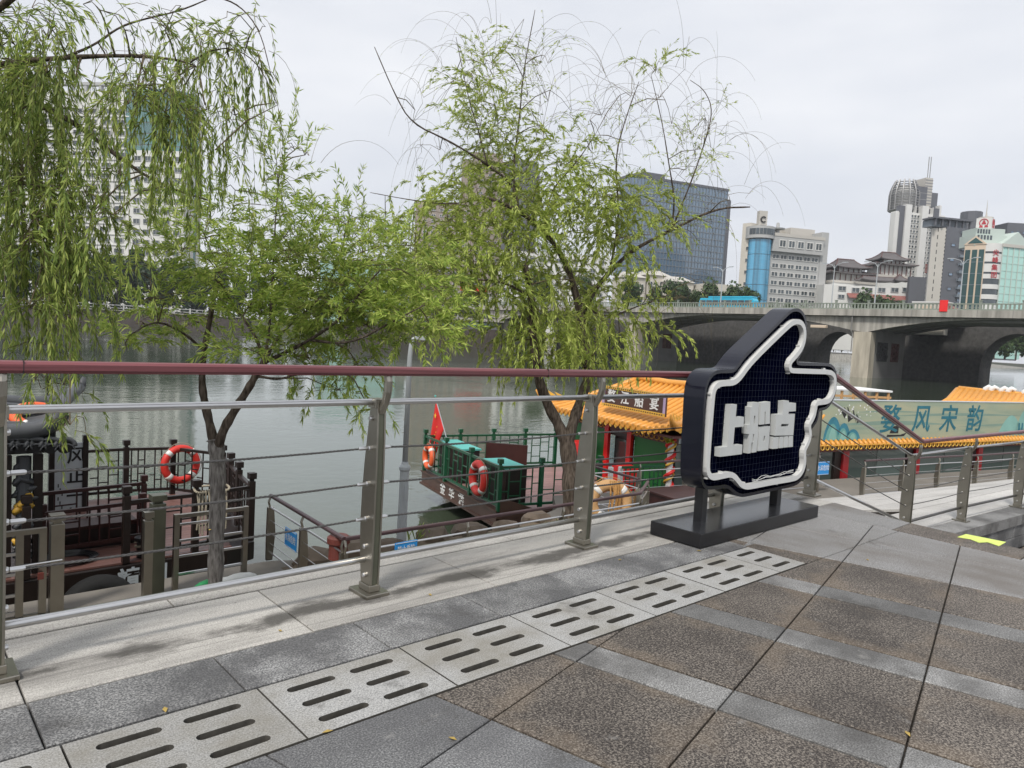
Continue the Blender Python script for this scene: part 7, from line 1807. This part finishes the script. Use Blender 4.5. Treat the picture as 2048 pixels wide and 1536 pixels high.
# hanging willow whose trunk stands out of frame on the left
DL = 7.4
tl_base = at_d(-330, 1150, DL+1.0); tl_base = (tl_base[0], tl_base[1], QZ)
limbs_l = [
 ([(-330,1100),(-330,800),(-300,500),(-260,300),(-200,190)], .17, .11, [1.0,1,.8,.5,.2]),
 ([(-210,200),(-80,140),(30,125),(110,116),(250,110),(350,118),(392,132)], .045, .006, [.2,0,0,0,0,.1,.1]),
 ([(130,114),(190,90),(240,52),(300,35),(360,22),(430,-8)], .015, .006, [0,.1,.2,.2,.3,.3]),
 ([(-200,230),(-60,190),(60,200),(150,245),(230,310),(320,370),(420,402)], .05, .006, [.2,.2,.3,.4,.5,.6,.7]),
 ([(-200,190),(-60,60),(20,0),(90,-60)], .06, .02, [.2,.0,-.2,-.3]),
 ([(380,125),(420,100),(470,95),(520,130),(555,210)], .009, .004, [.1,.1,.1,.2,.2]),
 ([(430,-8),(480,10),(520,60),(540,140)], .010, .004, [.3,.3,.3,.3]),
 ([(-200,300),(-80,330),(40,360),(140,400)], .04, .01, [.3,.4,.5,.6])]
cl_l = [(30, 90, 55, 70, 'curtain', 43), (105, 60, 50, 55, 'curtain', 18), (30, 230, 60, 70, 'curtain', 48), (110, 240, 55, 60, 'curtain', 20), (170, 290, 40, 50, 'curtain', 12), (50, 370, 65, 70, 'curtain', 52), (130, 390, 50, 60, 'curtain', 18), (190, 420, 28, 50, 'curtain', 7), (40, 500, 55, 60, 'curtain', 35), (110, 520, 50, 55, 'curtain', 14), (170, 560, 40, 45, 'strings', 6), (60, 610, 50, 40, 'curtain', 16), (130, 630, 45, 35, 'curtain', 10), (220, 130, 35, 25, 'strings', 5), (290, 150, 30, 30, 'strings', 14), (270, 210, 28, 35, 'curtain', 18), (325, 190, 35, 30, 'curtain', 21), (345, 235, 28, 30, 'curtain', 15), (400, 120, 28, 50, 'curtain', 18), (455, 110, 30, 45, 'curtain', 21), (410, 210, 22, 40, 'strings', 10), (470, 230, 20, 40, 'strings', 8), (505, 60, 28, 40, 'strings', 9), (530, 140, 20, 50, 'strings', 6), (330, 60, 40, 30, 'strings', 14), (250, 60, 30, 30, 'strings', 3), (200, 20, 40, 30, 'strings', 5), (240, 350, 22, 30, 'curtain', 3), (225, 430, 18, 40, 'curtain', 3), (150, 160, 35, 25, 'curtain', 5), (360, 150, 30, 20, 'strings', 9), (90, 690, 40, 20, 'strings', 6), (430, 300, 16, 30, 'strings', 4), (130, 770, 20, 40, 'hang', 3), (70, 760, 25, 25, 'hang', 3), (140, 850, 12, 30, 'hang', 3), (20, 160, 50, 40, 'curtain', 24), (90, 150, 50, 40, 'curtain', 24), (15, 330, 45, 50, 'curtain', 26), (80, 450, 55, 50, 'curtain', 28)]
left, wL = willow('willow_tree', 'drooping willow hanging its leafy curtains into the upper left of the view', tl_base, limbs_l, cl_l, ST, DL, M_willow_c, seed=21)

# weeds at the foot of the trees
def weeds(c, n_, r, label):
    m = MB(); rr = random.Random(int(c[0]*100))
    for k in range(n_):
        a = rr.uniform(0,6.28); q = (c[0]+rr.uniform(-r,r), c[1]+rr.uniform(-r,r)*.6, c[2]); h = rr.uniform(.1,.32); dx, dy = .12*math.cos(a), .12*math.sin(a)
        m.add([(q[0]-.006,q[1],q[2]),(q[0]+.006,q[1],q[2]),(q[0]+dx*.5+.005,q[1]+dy*.5,q[2]+h*.7),(q[0]+dx,q[1]+dy,q[2]+h)], [(0,1,2,3)])
    tag(m.build('weeds', M_willow_c, kind='stuff'), label, 'weeds')
weeds((tb_base[0]+.2,tb_base[1]-.2,QZ+.05), 90, .9, 'thin dry weeds round the foot of the forked willow'); weeds((lx+.35,ly,QZ+.05), 40, .4, 'thin weeds beside the foot of the grey lamp pole')

# ------------------------------------------------------------------ far trees
def far_crown(seed, n_, W_, H, q):
    rg = np.random.default_rng(seed); cl = []
    for k in range(11):
        a = rg.uniform(0, 2*PI); r = rg.uniform(.15,.62)*W_/2; cl.append((r*math.cos(a), r*math.sin(a), H*rg.uniform(.20,.80), W_*rg.uniform(.16,.27)))
    V = np.empty((n_,4,3))
    for i in range(n_):
        c = cl[rg.integers(len(cl))]; d = rg.normal(0,1,3); d /= np.linalg.norm(d); p = np.array(c[:3])+d*c[3]*rg.uniform(.75,1.08)*np.array([1,1,.85])
        t = rg.normal(0,1,3); t -= d*(t @ d)*.6; t /= np.linalg.norm(t); s = np.cross(d+rg.normal(0,.5,3), t); s /= np.linalg.norm(s); L_ = q*rg.uniform(.6,1.3)
        V[i,0] = p-t*L_*.5; V[i,1] = p+s*L_*.35; V[i,2] = p+t*L_*.5; V[i,3] = p-s*L_*.35
    return V.reshape(-1,3)
def far_trunk(H, W_):
    m = MB(); m.tube([(0,0,0),(.1,0,H*.25),(0,.1,H*.5)], [W_*.035,W_*.028,W_*.018], 7)
    for k in range(4): a = k*1.7; m.tube([(0,0,H*.3),(W_*.12*math.cos(a),W_*.12*math.sin(a),H*.5),(W_*.22*math.cos(a),W_*.22*math.sin(a),H*.66)], [W_*.016,W_*.012,W_*.006], 5)
    return m
protos = []
for i in range(4):
    cme = quad_mesh('crown', far_crown(40+i, 1500, 14, 20, 1.5), M_farleaf if i < 2 else M_farleaf2); protos.append((cme, far_trunk(20,14).mesh('trunk', M_bark)))
def far_tree(p, sx, sz, i, label, group):
    r = thing('bank_tree', p, label, 'tree', group); r.rotation_euler = (0,0,i*1.9); r.scale = (sx, sx, sz)
    a = put('crown', protos[i % 4][0], r, local=True); put('trunk', protos[i % 4][1], r, local=True); return r
ft = [(-30,1.25),(8,1.3),(45,1.2),(85,1.3),(122,1.22),(160,1.35),(200,1.4),(235,1.3),(268,1.38),(300,1.3),(335,1.35),(368,1.2),(402,1.3),(440,1.2),(478,1.1),(520,1.2),(560,1.1),(600,1.15),(640,1.0),(676,.9)]
for i, (x, s) in enumerate(ft):
    p = on_z(x, 640, WZ+9.0); dd = ray(x, 612); yv = 392+(i % 3)*5; q = CAM+dd*(yv/dd[1]); far_tree((q[0],q[1],WZ+6.3), s*1.12, s*(1.12+.1*((i*7) % 3)), i % 2, 'dark leafy tree in the row above the far embankment wall', 'dark trees along the far embankment')
hv = []
rg_ = np.random.default_rng(77)
for k in range(5200):
    x = rg_.uniform(-70, 150); p = np.array([x, 387.5+rg_.uniform(0,5), WZ+6.3+abs(rg_.normal(0,1))*2.8]); t = rg_.normal(0,1,3); t /= np.linalg.norm(t); s_ = np.cross(t, rg_.normal(0,1,3)); s_ /= np.linalg.norm(s_); L_ = rg_.uniform(.8,1.7)
    hv += [p-t*L_*.5, p+s_*L_*.4, p+t*L_*.5, p-s_*L_*.4]
hd = put('hedge', quad_mesh('hedge', np.array(hv), M_farleaf)); tag(hd, 'dark clipped hedge under the trees along the far embankment', 'hedge', kind='stuff')
ft2 = [(1080,1.0,'green street tree glimpsed left of the tall willow trunk behind the bridge'),(1176,1.0,'green street tree glimpsed right of the tall willow trunk behind the bridge'),(1262,.95,'green street tree in front of the cream flats with the willow over it'),
 (1318,.85,'green street tree below the left side of the dark glass tower'),(1345,.95,'fuller green street tree below the middle of the dark glass tower'),(1370,1.0,'green street tree just left of the cyan bus'),(1395,.75,'small green street tree behind the tail of the cyan bus'),
 (1428,1.05,'tall round street tree in front of the low beige block'),(1450,.75,'small street tree above the middle of the cyan bus'),(1475,1.0,'round street tree left of the blue glass cylinder'),(1498,.9,'street tree standing at the foot of the blue glass cylinder'),
 (1548,.5,'low shrub-like tree at the left foot of the grey office block'),(1580,.55,'low shrub-like tree at the middle foot of the grey office block'),(1607,.5,'low shrub-like tree at the right foot of the grey office block'),
 (1718,.7,'small street tree at the left end of the red awning roof'),(1738,1.0,'tallest street tree in front of the red awning roof'),(1762,.85,'street tree right of the lamp before the pagoda hall'),(1786,.85,'street tree before the right half of the pagoda hall'),(1808,.75,'street tree at the right corner of the pagoda hall')]
for i, (x, s, lab) in enumerate(ft2):
    d_ = 318 if x > 1500 else 300; q = at_d(x, 606, d_); far_tree((q[0],q[1],(13.0 if x > 1500 else 11.0)), s*.80, s*1.0, 2+(i % 2), lab, 'street trees behind the bridge')
for i, (x, s, d) in enumerate([(1668,.9,540),(1684,1.0,560),(1990,.8,300),(2012,.9,302),(2034,.8,304),(2056,.9,304)]):
    q = at_d(x, 690, d); far_tree((q[0],q[1],WZ+7), s*.9, s*1.0, 2+(i % 2), ['tree seen through the small flood arch, first','tree seen through the small flood arch, second','green tree beyond the right end of the bridge, first','green tree beyond the right end of the bridge, second','green tree beyond the right end of the bridge, third','green tree beyond the right frame edge'][i], 'trees beyond the bridge arches')

# lettering becomes plain mesh
bpy.context.view_layer.update()
dg_ = bpy.context.evaluated_depsgraph_get()
for o in [q for q in bpy.data.objects if q.type == 'FONT']:
    me = bpy.data.meshes.new_from_object(o.evaluated_get(dg_)); nm = o.name.split('.')[0]
    n_ = bpy.data.objects.new(nm, me); col.objects.link(n_); n_.parent = o.parent; n_.matrix_parent_inverse = o.matrix_parent_inverse.copy(); n_.matrix_basis = o.matrix_basis.copy()
    bpy.data.objects.remove(o)

# ------------------------------------------------------------------ thin river haze
hz = MB(); hz.box((-1500,-200,-8),(2600,1600,260)); 
mh = bpy.data.materials.new('haze_air'); mh.use_nodes = True; nh = mh.node_tree.nodes; nh.clear()
oh = nh.new('ShaderNodeOutputMaterial'); vh = nh.new('ShaderNodeVolumePrincipled'); vh.inputs['Color'].default_value = (.86,.90,.97,1); vh.inputs['Density'].default_value = .00014; vh.inputs['Anisotropy'].default_value = .2
mh.node_tree.links.new(vh.outputs[0], oh.inputs['Volume'])
ho = hz.build('haze', mh, kind='stuff'); tag(ho, 'pale thin haze in the air over the river and city', 'haze')
scene.cycles.volume_bounces = 0
